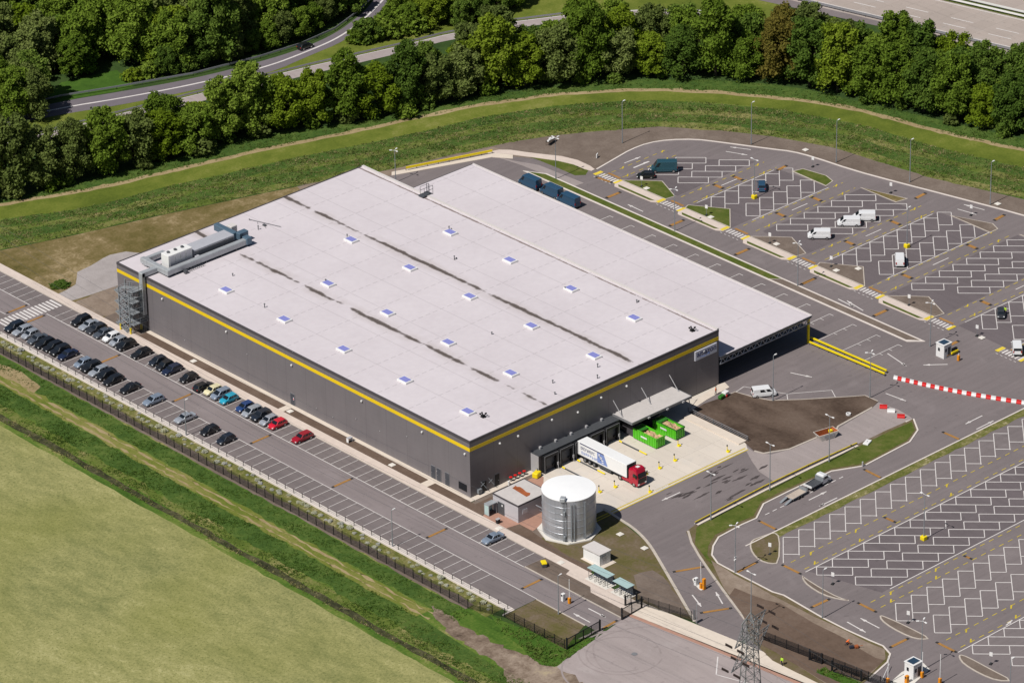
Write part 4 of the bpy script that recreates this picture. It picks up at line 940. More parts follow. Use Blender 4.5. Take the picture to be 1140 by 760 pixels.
b.tube((7.2, 93.7, .3), (12, 93.7, .3), .06, 5); b.span(6.6, 7.3, 93.2, 93.9, 0, .7); b.build('valve_set', 'steel_dark', dk)
pc = thing('pipe_cabinet', 'small grey tilted cabinet on the roof between fan housing and filter section', 'cabinet', (11.9, 95.9, HZ))
b = MB(); b.cbox((0, 0, .9), (1.0, .9, 1.1), .08); b.build('body', 'hvac_grey', pc); b = MB(); b.span(-.4, -.3, -.3, .3, 0, .4); b.span(.3, .4, -.3, .3, 0, .4); b.build('stand', 'steel_dark', pc)

# ================================================================== OUTSIDE STAIR TOWER
st = thing('stair_tower', 'grey steel escape stair tower with yellow post bases at the corner of the long wall', 'stairs', (-2.15, 101.2, 0))
for x, y in ((-1.75, .95), (-1.55, -2.1), (1.2, .95), (1.2, -2.1), (1.2, 2.6)):
    b = MB(); b.span(x-.11, x+.11, y-.11, y+.11, 0, 9.9); p = b.build('post', 'galv', st)
    b = MB(); b.span(x-.15, x+.15, y-.15, y+.15, .0, 1.5); b.build('post_sleeve', 'yellow', p)
for k in range(4):
    z = 2.45*(k+1)
    b = MB(); b.span(-1.6, 1.9, -3.4, -1.7, z-.14, z)
    for zz in (.55, 1.1): b.tube((-1.6, -3.4, z+zz), (1.9, -3.4, z+zz), .045, 5); b.tube((-1.6, -3.4, z+zz), (-1.6, -1.7, z+zz), .045, 5)
    for xx in (-1.6, .1, 1.9): b.tube((xx, -3.4, z), (xx, -3.4, z+1.1), .045, 5)
    b.build('landing', 'galv', st)
    b = MB()
    y0, y1 = (-1.7, 1.9); z0 = z-2.45; zm = z-1.2
    for xx, za, zb, ya, yb in ((-1.2, z0, zm, y0, y1), (.5, zm, z, y1, y0)):
        for i in range(7):
            t = (i+.5)/7; b.span(xx-.6, xx+.6, ya+(yb-ya)*t-.17, ya+(yb-ya)*t+.17, za+(zb-za)*t-.03, za+(zb-za)*t+.03)
        for dx in (-.62, .62):
            b.tube((xx+dx, ya, za), (xx+dx, yb, zb), .08, 5); b.tube((xx+dx, ya, za+1.0), (xx+dx, yb, zb+1.0), .045, 5)
            for i in range(4):
                t = i/3; b.tube((xx+dx, ya+(yb-ya)*t, za+(zb-za)*t), (xx+dx, ya+(yb-ya)*t, za+(zb-za)*t+1.0), .035, 4)
    b.span(-1.75, 1.2, 1.8, 2.6, zm-.1, zm); b.build('stair_flight', 'galv', st)
b = MB()
for i in range(14):
    t = 2*math.pi*i/14; b.tube((.9+.7*math.cos(t), -3.0+.7*math.sin(t), .1), (.9+.7*math.cos(t), -3.0+.7*math.sin(t), 9.6), .03, 4)
for z in (.2, 2, 4, 6, 8, 9.5): b.path([(.9+.7*math.cos(2*math.pi*i/12), -3.0+.7*math.sin(2*math.pi*i/12), z) for i in range(13)], .035, 4)
b.build('ladder_cage', 'steel_dark', st)

# ================================================================== SILO, PUMP HOUSE, HUTS
tk = thing('water_tank', 'round corrugated steel tank with a white lid beside the yard', 'tank', (5.2, -21.7, 0))
b = MB(); b.lathe([(5.05, .3), (5.05, 8.75)], 64); b.build('shell', 'silo_steel', tk, smooth=True)
for k in range(6):
    b = MB(); b.lathe([(5.05, -.06), (5.09, -.03), (5.09, .03), (5.05, .06)], 64, c=(0, 0, 1.7+1.4*k)); b.build('seam_ring', 'silo_steel', tk, smooth=True)
b = MB(); b.lathe([(5.12, 8.7), (5.12, 8.82), (4.95, 8.84), (2.5, 9.0), (.02, 9.08)], 48); b.build('lid', 'silo_roof', tk)
b = MB(); b.lathe([(6.0, .0), (6.0, .3), (5.0, .31)], 8); b.build('foundation', 'c_white', tk)
def onring(a, r, z): return (r*math.cos(a), r*math.sin(a), z)
for da in (-.06, ):
    a = R(218); b = MB()
    for d in (-.05, .05): b.tube(onring(a+d, 5.3, .4), onring(a+d, 5.3, 8.9), .06, 5)
    for k in range(26): b.tube(onring(a-.05, 5.3, .6+.32*k), onring(a+.05, 5.3, .6+.32*k), .03, 4)
    for z in (1.2, 6.4): b.cbox(onring(a, 5.4, z), (.45, .4, .8), .05, rz=a)
    b.build('ladder', 'galv', tk)
a = R(203); b = MB()
for k in range(6): b.tube(onring(a-.12, 5.12, 1.6+1.1*k), onring(a+.10, 5.12, 1.6+1.1*k), .05, 5)
b.build('rung', 'galv', tk)
for a in (R(232), R(238), R(262)):
    b = MB(); b.tube(onring(a, 5.25, .4), onring(a, 5.25, 8.2), .13, 7); b.build('down_pipe', 'galv', tk)
b = MB(); b.cbox(onring(R(214), 4.9, 9.15), (1.2, 1.0, .7), .06, rz=R(214)); b.build('hatch', 'duct', tk)
pp = MB(); pp.tube((0, 8.0, 1.0), (0, 5.1, 1.0), .16, 7); pp.tube((1.2, 8.0, 1.7), (1.2, 5.0, 1.7), .16, 7); pp.tube((-1.0, 8.0, 2.4), (-1.0, 5.0, 2.4), .12, 7); pp.build('feed_pipe', 'steel', tk)
ph = thing('pump_house', 'pale grey flat pump house with a rusty patch on its roof', 'building', (0, 0, 0))
b = MB(); b.span(-.1, 7.9, -13.4, -6.4, .08, 3.55); b.build('wall', 'pump_wall', ph)
b = MB(); b.span(-.02, 7.82, -13.32, -6.48, 3.55, 3.7); b.build('roof', 'pump_roof', ph)
b = MB(); b.span(-.16, -.02, -13.46, -6.34, 3.5, 3.78); b.span(7.82, 7.96, -13.46, -6.34, 3.5, 3.78); b.span(-.02, 7.82, -13.46, -13.32, 3.5, 3.78); b.span(-.02, 7.82, -6.48, -6.34, 3.5, 3.78); b.build('roof_edge', 'trim_dark', ph)
b = MB(); b.poly(wobble([(4.0, -7.3), (5.1, -7.0), (4.9, -11.4), (3.6, -11.9)], .25, .6, 4), 3.704); b.build('rust_patch', 'rust', ph)
b = MB(); b.span(-.18, -.101, -9.6, -7.8, .1, 2.6); dr = b.build('door', 'steel_dark', ph); b = MB(); b.span(-.2, -.181, -9.2, -8.9, 1.9, 2.3); b.build('notice', 'white', dr)
b = MB(); b.span(1.0, 2.2, -13.5, -13.401, 1.6, 2.5); b.build('vent_grille', 'hvac_grey', ph)
b = MB(); b.span(6.2, 7.5, -13.48, -13.401, .2, 2.4); b.build('side_door', 'steel_dark', ph)
cb = thing('smoking_shelter', 'small pale blue glazed cabin beside the pump house door', 'shelter', (-1.4, -7.1, .1), 0)
b = MB()
for x in (-.95, .95):
    for y in (-.6, .6): b.span(x-.06, x+.06, y-.06, y+.06, 0, 2.3)
b.span(-1.02, 1.02, -.68, .68, 2.2, 2.36); b.build('frame', 'duct', cb)
b = MB(); b.span(-.9, .9, .54, .6, .1, 2.2); b.span(-.98, -.92, -.55, .55, .1, 2.2); b.build('glass_wall', 'shelter_glass', cb)
b = MB(); b.span(-.8, .8, .1, .5, .4, .5); b.build('bench', 'steel_dark', cb)
ht = thing('transformer_hut', 'small white hut with a flat pinkish roof behind the cycle shelters', 'hut', (1.05, -33.6, 0))
b = MB(); b.span(-1.35, 1.35, -2.2, 2.2, 0, 2.3); b.build('wall', 'hut_white', ht)
b = MB(); b.span(-1.5, 1.5, -2.35, 2.35, 2.34, 2.55); b.build('roof', 'trim_pale', ht); b = MB(); b.span(-1.42, 1.42, -2.27, 2.27, 2.3, 2.34); b.build('roof_gap', 'trim_dark', ht)
b = MB(); b.span(-.8, .3, -2.25, -2.201, .1, 2.0); b.build('door', 'hvac_grey', ht)
b = MB(); b.span(-1.9, 1.9, -3.2, 2.4, 0, .1); b.build('plinth', 'c_walkpale', ht)
def bike_shelter(y, ln, lab):
    t = thing('bicycle_shelter', lab, 'shelter', (-4.0, y, .1), 0, 'cycle shelters by the side gate')
    b = MB(); b.box((0, 0, 2.25), (1.9, ln, .06)); b.build('roof', 'shelter_glass', t)
    b = MB()
    for yy in (-ln/2+.2, 0, ln/2-.2):
        b.tube((.7, yy, 0), (.7, yy, 2.2), .05, 6); b.tube((-.8, yy, 2.1), (.8, yy, 2.2), .05, 6)
        b.tube((-.7, yy, 0), (-.7, yy, 2.15), .05, 6)
    b.build('frame', 'steel_dark', t)
    b = MB(); b.box((.78, 0, 1.15), (.04, ln-.2, 1.5)); b.build('back_panel', 'solar_glass', t)
    b = MB(); b.box((-.1, 0, .03), (2.6, ln+.3, .06)); b.build('slab', 'c_white', t)
bike_shelter(-40.0, 5.4, 'glass-roofed cycle shelter nearer the white hut'); bike_shelter(-46.0, 3.9, 'glass-roofed cycle shelter nearer the mesh gate')
def bicycle(x, y, rz, lab, grp):
    t = thing('bicycle', lab, 'bicycle', (x, y, .16), rz, grp)
    for k, px in enumerate((-.52, .52)):
        b = MB(); b.path([(px+.33*math.cos(2*math.pi*i/14), 0, .33+.33*math.sin(2*math.pi*i/14)) for i in range(15)], .028, 5)
        for i in range(6): b.tube((px, 0, .33), (px+.31*math.cos(i*1.047), 0, .33+.31*math.sin(i*1.047)), .008, 3)
        b.build('wheel', 'rubber', t)
    b = MB(); b.path([(-.52, 0, .33), (-.15, 0, .3), (.4, 0, .75), (-.28, 0, .78), (-.15, 0, .3)], .03, 5); b.path([(-.52, 0, .33), (-.28, 0, .78), (-.3, 0, .92)], .025, 5); b.path([(.52, 0, .33), (.4, 0, .75), (.36, 0, .98)], .028, 5); b.build('frame', rnd.choice(['steel', 'paint_silver', 'paint_blue', 'steel_dark']), t)
    b = MB(); b.cbox((-.31, 0, .95), (.26, .15, .07), .03); b.build('saddle', 'black', t)
    b = MB(); b.path([(.28, -.28, 1.02), (.36, 0, .98), (.28, .28, 1.02)], .02, 5); b.build('handlebar', 'steel', t)
for i, y in enumerate((-38.2, -39.4, -40.6, -41.8)): bicycle(-4.3, y, R(8*(i % 3-1)), nth(i+1)+' bicycle from the white hut, parked under the first glass roof', 'bicycles in the shelters')
for i, y in enumerate((-44.9, -46.0, -47.1)): bicycle(-4.3, y, R(6*(i % 3-1)), nth(i+1)+' bicycle from the white hut, parked under the second glass roof', 'bicycles in the shelters')

# ================================================================== VEHICLES
def loft(mb, rings, mi=0, caps=True):
    n = len(rings[0]); vs = [p for r in rings for p in r]; fs = []
    for j in range(len(rings)-1):
        for i in range(n): fs.append((j*n+i, j*n+(i+1) % n, (j+1)*n+(i+1) % n, (j+1)*n+i))
    if caps: fs += [tuple(range(n-1, -1, -1)), tuple(range((len(rings)-1)*n, len(rings)*n))]
    mb.add(vs, fs, mi)
KIND = {  # length, width, height, belt, hood front z, hood rear z, windscreen foot x, roof front x, roof rear x, rear glass foot x, tail z
    'hatch': (4.0, 1.74, 1.48, .92, .70, .92, 1.05, .35, -1.45, -1.90, .92),
    'estate': (4.65, 1.8, 1.47, .93, .68, .92, 1.0, .25, -1.75, -2.22, .93),
    'saloon': (4.6, 1.8, 1.43, .92, .68, .92, .95, .30, -.95, -1.65, .98),
    'suv': (4.5, 1.86, 1.68, 1.04, .86, 1.06, 1.05, .45, -1.75, -2.15, 1.05),
    'mpv': (4.4, 1.82, 1.65, 1.0, .74, 1.0, 1.45, .55, -1.75, -2.12, 1.0),
    'van': (4.95, 1.94, 1.95, 1.18, .90, 1.15, 1.85, 1.05, -2.32, -2.46, 1.2),
    'bigvan': (5.9, 2.02, 2.6, 1.35, .98, 1.25, 2.25, 1.35, -2.86, -2.94, 1.4),
    'micro': (3.4, 1.62, 1.50, .95, .78, .98, 1.15, .65, -1.25, -1.65, .95),
}
def vehicle(name, label, cat, kind, col, loc, rz, group=None, panel=False):
    Ln, W, H, belt, hf, hr, wx, rfx, rrx, gx, tz = KIND[kind]
    t = thing(name, label, cat, (loc[0], loc[1], .05), rz, group); h = Ln/2; w = W/2; P = 'paint_'+col
    def ring(x, top, k=1.0, lo=.26):
        return [(x, -w*k*.9, lo), (x, -w*k, lo+.18), (x, -w*k, top*.72), (x, -w*k*.95, top-.03), (x, -w*k*.72, top+.02), (x, w*k*.72, top+.02), (x, w*k*.95, top-.03), (x, w*k, top*.72), (x, w*k, lo+.18), (x, w*k*.9, lo)]
    b = MB()
    st = [(-h, tz-.18, .86, .4), (-h+.12, tz, .95, .3), (-h+.6, belt, 1, .24), (gx+1.2, belt, 1, .24), (wx-.15, belt, 1, .24), (wx, hr, 1, .24), ((wx+h)/2, (hf+hr)/2+.05, .99, .24), (h-.25, hf, .94, .26), (h-.05, hf-.14, .84, .34), (h, hf-.26, .76, .40)]
    st.sort(key=lambda s_: s_[0]); loft(b, [ring(x, tp, k, lo) for x, tp, k, lo in st])
    # greenhouse shell
    rw = w*.78 if kind not in ('van', 'bigvan') else w*.90; bw = w*.94
    def gr(x0, x1, z, ww, r=.08): return [(x0, -ww+r, z), (x0+r, -ww, z), (x1-r, -ww, z), (x1, -ww+r, z), (x1, ww-r, z), (x1-r, ww, z), (x0+r, ww, z), (x0, ww-r, z)]
    loft(b, [gr(gx, wx, belt-.02, bw), gr(gx+(rrx-gx)*.93, wx+(rfx-wx)*.93, H-.05, rw*1.02), gr(rrx, rfx, H, rw*.96, .12)])
    b.build('body', P, t, smooth=False)
    def P3(f, side, u):  # point on the side glass: u along 0..1 from rear, f height fraction
        xb, xt = gx+(wx-gx)*u, rrx+(rfx-rrx)*u
        x = xb+(xt-xb)*f; y = (bw+(rw*1.02-bw)*f)+.012; return (x, side*y, belt+(H-.05-belt)*f)
    def glass(nm, q): 
        mb = MB(); mb.quad(q); mb.build(nm, 'glass_dark', t)
    lo, hi = .10, .86
    spans = [(.10, .40), (.44, .70), (.74, .93)] if not panel else [(.80, .95)]
    if panel == 'half': spans = [(.36, .62), (.70, .93)]
    for sd in (-1, 1):
        for u0, u1 in spans:
            qd = [P3(lo, sd, u0), P3(lo, sd, u1), P3(hi, sd, u1-.02), P3(hi, sd, u0+.02)]
            glass('side_window', qd if sd < 0 else qd[::-1])
    def front(f, s, xf, xt): x = xf+(xt-xf)*f; return (x, s*(bw-.1+(rw-.1-bw+.1)*f), belt+(H-.05-belt)*f)
    glass('windscreen', [tuple(Vector(p)+Vector((.03, 0, .03))) for p in (front(.06, -1, wx, rfx), front(.06, 1, wx, rfx), front(.9, 1, wx, rfx), front(.9, -1, wx, rfx))])
    if panel is not True: glass('rear_window', [tuple(Vector(p)+Vector((-.03, 0, .02))) for p in (front(.15, 1, gx, rrx), front(.15, -1, gx, rrx), front(.85, -1, gx, rrx), front(.85, 1, gx, rrx))])
    wr = .33 if kind not in ('bigvan',) else .37
    ax = h-.88 if kind not in ('van', 'bigvan') else h-1.05
    for x in (ax, -h+.85):
        for sd in (-1, 1):
            b = MB(); b.tube((x, sd*(w-.2), wr), (x, sd*(w+.015), wr), wr, 14); b.tube((x, sd*(w+.005), wr), (x, sd*(w+.025), wr), wr*.6, 10, mi=1); b.build('wheel', ['rubber', 'chrome'], t)
    for sd in (-1, 1):
        b = MB(); b.cbox((h-.16, sd*w*.66, hf-.16), (.26, .40, .17), .05, rz=-sd*.25); b.build('headlight', 'head_lamp', t)
        b = MB(); b.cbox((-h+.05, sd*w*.78, tz-.14), (.12, .26, .20 if kind not in ('van', 'bigvan') else .5), .04); b.build('tail_light', 'tail_lamp', t)
        b = MB(); b.cbox((wx-.35, sd*(w+.08), belt+.08), (.14, .2, .15), .04); b.build('wing_mirror', P, t)
    b = MB(); b.cbox((h-.03, 0, .42), (.14, W*.74, .2), .04); b.cbox((-h+.02, 0, .42), (.14, W*.8, .2), .04); b.build('bumper', 'black' if kind in ('suv', 'van', 'bigvan') else P, t)
    return t
def slot(y, ph): return round((y-ph)/2.5)*2.5+ph
GU, GL = 'cars parked along the warehouse', 'cars parked along the fence kerb'
# beside the warehouse, noses towards the aisle
upper = [(87, 359.5, 'suv', 'black', 'black off-roader, the one closest to the zebra crossing on the warehouse side'),
 (97, 364.5, 'saloon', 'silver', 'silver saloon between a black and a charcoal car near the stair tower'),
 (106.6, 369.5, 'estate', 'charcoal', 'charcoal estate, directly beside the silver saloon by the stair tower'),
 (114, 372.5, 'saloon', 'slate', 'slate grey saloon next to the white car by the stair tower'),
 (121, 377.5, 'hatch', 'white', 'white car, the only one parked along the warehouse'),
 (130, 381.5, 'hatch', 'silver', 'small silver hatchback between the white car and a black hatchback'),
 (139.5, 386.5, 'mpv', 'black', 'black people carrier closing the long row at the stair tower'),
 (159, 395, 'estate', 'black', 'black estate parked alone with one empty bay each side, near the stair tower'),
 (175.4, 404, 'hatch', 'blueblack', 'dark hatchback, stair tower end of a trio of dark cars'),
 (184, 408.5, 'hatch', 'black', 'black hatchback in the middle of a trio of dark cars'),
 (193, 413.5, 'estate', 'navy', 'navy estate, tank end of a trio of dark cars'),
 (210, 421.5, 'hatch', 'black', 'black hatchback alone between the dark trio and the cream taxi group'),
 (226, 432.5, 'estate', 'black', 'black car reversed in with red tail lamps, beside the cream car'),
 (236.6, 435.5, 'hatch', 'cream', 'cream yellow car among dark ones, the only one of its colour'),
 (245, 441.5, 'mpv', 'paleblue', 'pale blue-grey people carrier between the cream and the turquoise car'),
 (255, 446.5, 'hatch', 'teal', 'bright turquoise hatchback, the only one of its colour'),
 (272, 455.5, 'hatch', 'blue', 'deep blue hatchback, one empty bay from the turquoise car'),
 (281, 459.5, 'mpv', 'silver', 'silver people carrier between the deep blue hatchback and a dark off-roader'),
 (290.5, 464.5, 'suv', 'blueblack', 'dark off-roader between two silver cars near the red ones'),
 (299, 470.5, 'hatch', 'silver', 'silver hatchback directly beside the bright red car'),
 (309, 475, 'hatch', 'red', 'bright red hatchback at the end of a closed row'),
 (334.6, 490, 'estate', 'darkred', 'dark red estate standing alone past the bright red hatchback'),
 (551.6, 602.5, 'saloon', 'paleblue', 'blue-grey saloon standing alone in the stalls near the pump house')]
for px, py, kd, c, lb in upper:
    x, y = at(px, py); y = slot(y, 1.34+1.25); vehicle('parked_car', lb, 'car', kd, c, (-8.0+rnd.uniform(-.2, .2), y+rnd.uniform(-.12, .12)), R(180 if 'reversed' not in lb else 0)+rnd.uniform(-.03, .03), GU)
lower = [(13, 367, 'suv', 'blueblack', 'dark blue-black car touching the zebra crossing in the kerb-side row'),
 (21, 371, 'estate', 'silver', 'silver estate, second car from the zebra crossing in the kerb-side row'),
 (29.5, 375, 'hatch', 'silver', 'silver hatchback, third car from the zebra crossing in the kerb-side row'),
 (38, 379.5, 'saloon', 'slate', 'slate saloon, fourth car from the zebra crossing in the kerb-side row'),
 (47, 384, 'estate', 'black', 'black estate beside the slate saloon in the kerb-side row'),
 (56, 388.5, 'estate', 'black', 'black estate, sixth car from the zebra crossing in the kerb-side row'),
 (65, 393, 'suv', 'black', 'black off-roader next to the navy saloon in the kerb-side row'),
 (73.5, 397.5, 'saloon', 'navy', 'navy saloon ending the first closed group of the kerb-side row'),
 (91, 406.5, 'hatch', 'paleblue', 'blue-grey hatchback starting the second group of the kerb-side row'),
 (99.5, 411, 'suv', 'black', 'black off-roader between the blue-grey hatchback and the silver estate'),
 (108.5, 415.5, 'estate', 'silver', 'silver estate amid black cars in the second kerb-side group'),
 (118, 420.5, 'mpv', 'black', 'black people carrier next to the silver estate in the second kerb-side group'),
 (127.5, 425, 'estate', 'black', 'black estate ending the second group of the kerb-side row'),
 (144, 435.5, 'saloon', 'black', 'long black saloon alone between the second group and a grey estate'),
 (171, 450, 'estate', 'paleblue', 'pale grey estate alone, uphill of the kerb-side lamp post'),
 (207, 468.5, 'saloon', 'silver', 'silver saloon directly beside the kerb-side lamp post'),
 (232.6, 483, 'hatch', 'black', 'black hatchback, nearer the kerb-side lamp post of the last two'),
 (252, 493, 'hatch', 'blueblack', 'black hatchback, last car of the kerb-side row towards the tank')]
for px, py, kd, c, lb in lower:
    x, y = at(px, py); y = slot(y, 1.2+1.25); vehicle('parked_car', lb, 'car', kd, c, (-19.2+rnd.uniform(-.2, .2), y+rnd.uniform(-.12, .12)), R(180)+rnd.uniform(-.03, .03), GL)
GV = 'white vans in the northern car park'
for px, py, lb in ((912, 265, 'white delivery van nearest the access road, one of three nosed alike'), (945, 251, 'white delivery van in the middle of three nosed alike'), (962, 245, 'white delivery van farthest from the access road of three nosed alike')):
    vehicle('delivery_van', lb, 'van', 'van', 'white', at(px, py), R(135), GV, panel=True)
vehicle('delivery_van', 'white van with its blank rear towards the camera beside a yellow lamp base', 'van', 'van', 'white', at(1001.5, 293), R(45), GV, panel=True)
vehicle('minibus', 'white minibus with a dark rear window beside the zebra crossing', 'minibus', 'van', 'white', at(1132, 391), R(45))
vehicle('delivery_van', 'tall teal panel van beside a black car in the northern car park', 'van', 'bigvan', 'vanteal', at(739, 191), R(138), panel=True)
vehicle('parked_car', 'low black car beside the tall teal van', 'car', 'hatch', 'black', at(719, 198), R(137))
vehicle('parked_car', 'dark blue people carrier beside a yellow lamp base', 'car', 'mpv', 'vanblue', at(848, 210), R(45))
vehicle('micro_car', 'tiny dark car with a person beside it in the northern car park', 'car', 'micro', 'charcoal', at(1114, 352), R(225))
for px, py, lb in ((590, 208, 'dark blue van, first of three behind the canopy, farthest along the bays'), (614, 218, 'dark blue van in the middle of three behind the canopy'), (633, 228, 'dark blue van next to the empty bays behind the canopy')):
    vehicle('delivery_van', lb, 'van', 'bigvan', 'vanblue', at(px, py), R(90), 'dark blue vans behind the canopy', panel=True)
vehicle('crew_van', 'white crew van with side windows beside the dark soil plot', 'van', 'van', 'white', at(850.5, 440.5), R(-31), panel='half')
vehicle('moving_car', 'black car driving on the slip road between the trees', 'car', 'hatch', 'black', at(340, 54), math.atan2(at(352, 49.5)[1]-at(328, 58)[1], at(352, 49.5)[0]-at(328, 58)[0]))
# articulated lorry backed onto the dock
lr = thing('articulated_lorry', 'lorry with red cab and white trailer backed onto a loading dock', 'lorry', (26.35, -2.9, .05), R(-90))
Z4 = (0, 0, 0)
b = MB(); b.cbox((6.8, 0, 2.62), (13.6, 2.55, 2.75), .05); tr = b.build('trailer', 'trailer_white', lr)
b = MB(); b.span(.5, 12.9, -1.1, 1.1, .95, 1.24); b.span(.1, 13.3, -1.2, -1.1, 1.0, 1.24); b.span(.1, 13.3, 1.1, 1.2, 1.0, 1.24); b.span(5.6, 9.2, -1.2, -1.05, .5, .95); b.span(5.6, 9.2, 1.05, 1.2, .5, .95); b.build('trailer_frame', 'steel_dark', lr)
b = MB(); b.span(13.6, 13.68, -1.2, 1.2, 1.3, 3.95); b.build('front_wall', 'steel_dark', lr)
# printed side panel facing the tank
b = MB(); y = -1.279
b.add([(.7, y, 1.5), (8.4, y, 1.5), (7.4, y, 3.6), (.7, y, 3.6)], [(0, 1, 2, 3)], 0)
b.add([(5.5, y-.004, 1.5), (8.4, y-.004, 1.5), (7.4, y-.004, 3.6), (5.5, y-.004, 3.6)], [(0, 1, 2, 3)], 1)
b.add([(.7, y-.004, 3.62), (7.4, y-.004, 3.62), (7.3, y-.004, 3.86), (.7, y-.004, 3.86)], [(0, 1, 2, 3)], 2)
rr = random.Random(3)
def glyphs(x0, x1, z0, z1, n, mi):
    wd = (x1-x0)/n
    for i in range(n):
        xa = x0+wd*i; s_ = wd*.2
        b.add([(xa, y-.008, z0), (xa+s_, y-.008, z0), (xa+s_, y-.008, z1), (xa, y-.008, z1)], [(0, 1, 2, 3)], mi)
        if rr.random() < .6: b.add([(xa+wd*.55, y-.008, z0), (xa+wd*.55+s_, y-.008, z0), (xa+wd*.55+s_, y-.008, z1), (xa+wd*.55, y-.008, z1)], [(0, 1, 2, 3)], mi)
        for zz in rr.sample((z0, (z0+z1)/2-.06, z1-.12), 2): b.add([(xa, y-.0085, zz), (xa+wd*.72, y-.0085, zz), (xa+wd*.72, y-.0085, zz+.12), (xa, y-.0085, zz+.12)], [(0, 1, 2, 3)], mi)
glyphs(.9, 4.9, 2.55, 3.15, 9, 2); glyphs(1.1, 7.0, 1.62, 2.2, 10, 1)
for xx, zz, ww in ((5.9, 2.75, .25), (5.9, 2.75, .9), (6.4, 2.2, .25), (6.4, 2.2, .8), (6.75, 1.75, .5)): b.add([(xx, y-.012, zz), (xx+ww, y-.012, zz), (xx+ww, y-.012, zz+(.7 if ww == .25 else .22)), (xx, y-.012, zz+(.7 if ww == .25 else .22))], [(0, 1, 2, 3)], 0)
b.build('side_print', ['trailer_white', 'trailer_blue', 'ink_blue'], tr)
b = MB(); b.span(0, .25, -1.3, -1.276, 1.3, 3.9); b.build('corner_post', 'lightgrey', tr)
for x in (2.0, 3.3, 4.6):
    for sd in (-1, 1):
        b = MB(); b.tube((x, sd*.85, .5), (x, sd*1.25, .5), .5, 14); b.tube((x, sd*1.24, .5), (x, sd*1.265, .5), .28, 10, mi=1); b.build('wheel', ['rubber', 'midgrey'], lr)
b = MB(); loft(b, [[(x, s*ww, z) for s, z in ((-1, .75), (-1, top-.35), (-.82, top), (.82, top), (1, top-.35), (1, .75))] for x, ww, top in ((14.15, 1.24, 3.55), (15.3, 1.25, 3.85), (16.0, 1.24, 3.75), (16.35, 1.2, 3.0), (16.55, 1.16, 2.0), (16.55, 1.14, 1.3))]); b.span(14.2, 16.5, -1.22, 1.22, .4, .78)
cab = b.build('cab', 'cab_red', lr)
b = MB(); b.quad([(16.58, -1.05, 2.05), (16.58, 1.05, 2.05), (16.40, 1.05, 2.98), (16.40, -1.05, 2.98)]); b.build('windscreen', 'glass_dark', cab)
for sd in (-1, 1):
    b = MB(); qd = [(15.2, sd*1.262, 2.05), (16.3, sd*1.25, 2.05), (16.15, sd*1.25, 2.85), (15.3, sd*1.26, 2.85)]; b.quad(qd if sd < 0 else qd[::-1]); b.build('side_window', 'glass_dark', cab)
    b = MB(); b.cbox((16.35, sd*1.45, 2.5), (.2, .3, .75), .05); b.build('wing_mirror', 'black', cab)
    b = MB(); b.cbox((16.55, sd*.9, .78), (.2, .45, .3), .05); b.build('headlight', 'head_lamp', cab)
b = MB(); b.span(16.5, 16.62, -1.0, 1.0, .85, 1.85); b.build('grille', 'black', cab)
b = MB(); b.span(15.0, 15.7, -.35, .35, 3.86, 3.92); b.build('roof_hatch', 'white', cab)
b = MB(); b.span(11.2, 14.2, -.45, .45, .7, 1.0); b.span(12.2, 14.1, -1.2, -.7, .5, 1.1, 1); b.span(12.2, 14.1, .7, 1.2, .5, 1.1, 1); b.build('chassis', ['steel_dark', 'cab_red'], lr)
for x in (11.7, 15.5):
    for sd in (-1, 1):
        b = MB(); b.tube((x, sd*.8, .5), (x, sd*1.22, .5), .5, 14); b.tube((x, sd*1.21, .5), (x, sd*1.24, .5), .28, 10, mi=1); b.build('wheel', ['rubber', 'chrome'], lr)
# flat-bed pickup with tilted trailer
pk = thing('flatbed_truck', 'small white cab truck with dark empty bed towing a low trailer', 'truck', at(909, 541), R(4))
b = MB(); loft(b, [[(x, s*ww, z) for s, z in ((-1, .45), (-1, top-.25), (-.85, top), (.85, top), (1, top-.25), (1, .45))] for x, ww, top in ((.8, .92, 2.1), (1.2, .94, 2.2), (2.0, .93, 2.12), (2.55, .92, 1.35), (3.2, .88, 1.15), (3.3, .8, .9))]); c_ = b.build('cab', 'paint_white', pk)
b = MB(); b.quad([(2.58, -.8, 1.42), (2.58, .8, 1.42), (2.1, .74, 2.05), (2.1, -.74, 2.05)]); b.build('windscreen', 'glass_dark', c_)
for sd in (-1, 1):
    b = MB(); qd = [(1.1, sd*.95, 1.3), (2.35, sd*.94, 1.3), (2.0, sd*.935, 1.85), (1.15, sd*.945, 1.85)]; b.quad(qd if sd < 0 else qd[::-1]); b.build('side_window', 'glass_dark', c_)
    b = MB(); b.cbox((3.22, sd*.6, .75), (.2, .35, .2), .05); b.build('headlight', 'head_lamp', c_)
b = MB(); b.span(-2.6, .75, -1.0, 1.0, .82, .95); b.span(-2.6, .75, -1.02, -.98, .95, 1.15, 1); b.span(-2.6, .75, .98, 1.02, .95, 1.15, 1); b.span(-2.7, -2.55, -1.02, 1.02, .9, 1.3, 2); b.span(.72, .78, -1, 1, .95, 1.9, 1); b.build('load_bed', ['steel_dark', 'galv', 'white'], pk)
for x in (2.45, -1.7):
    for sd in (-1, 1):
        b = MB(); b.tube((x, sd*.72, .36), (x, sd*.98, .36), .36, 12); b.tube((x, sd*.97, .36), (x, sd*1.0, .36), .2, 8, mi=1); b.build('wheel', ['rubber', 'midgrey'], pk)
tl_ = thing('low_trailer', 'low pinkish trailer with two lowered ramps behind the small truck', 'trailer', at(887, 552.5), R(4))
b = MB(); b.span(-2.2, 1.9, -.95, .95, .55, .66); b.build('deck', 'wood_pale', tl_)
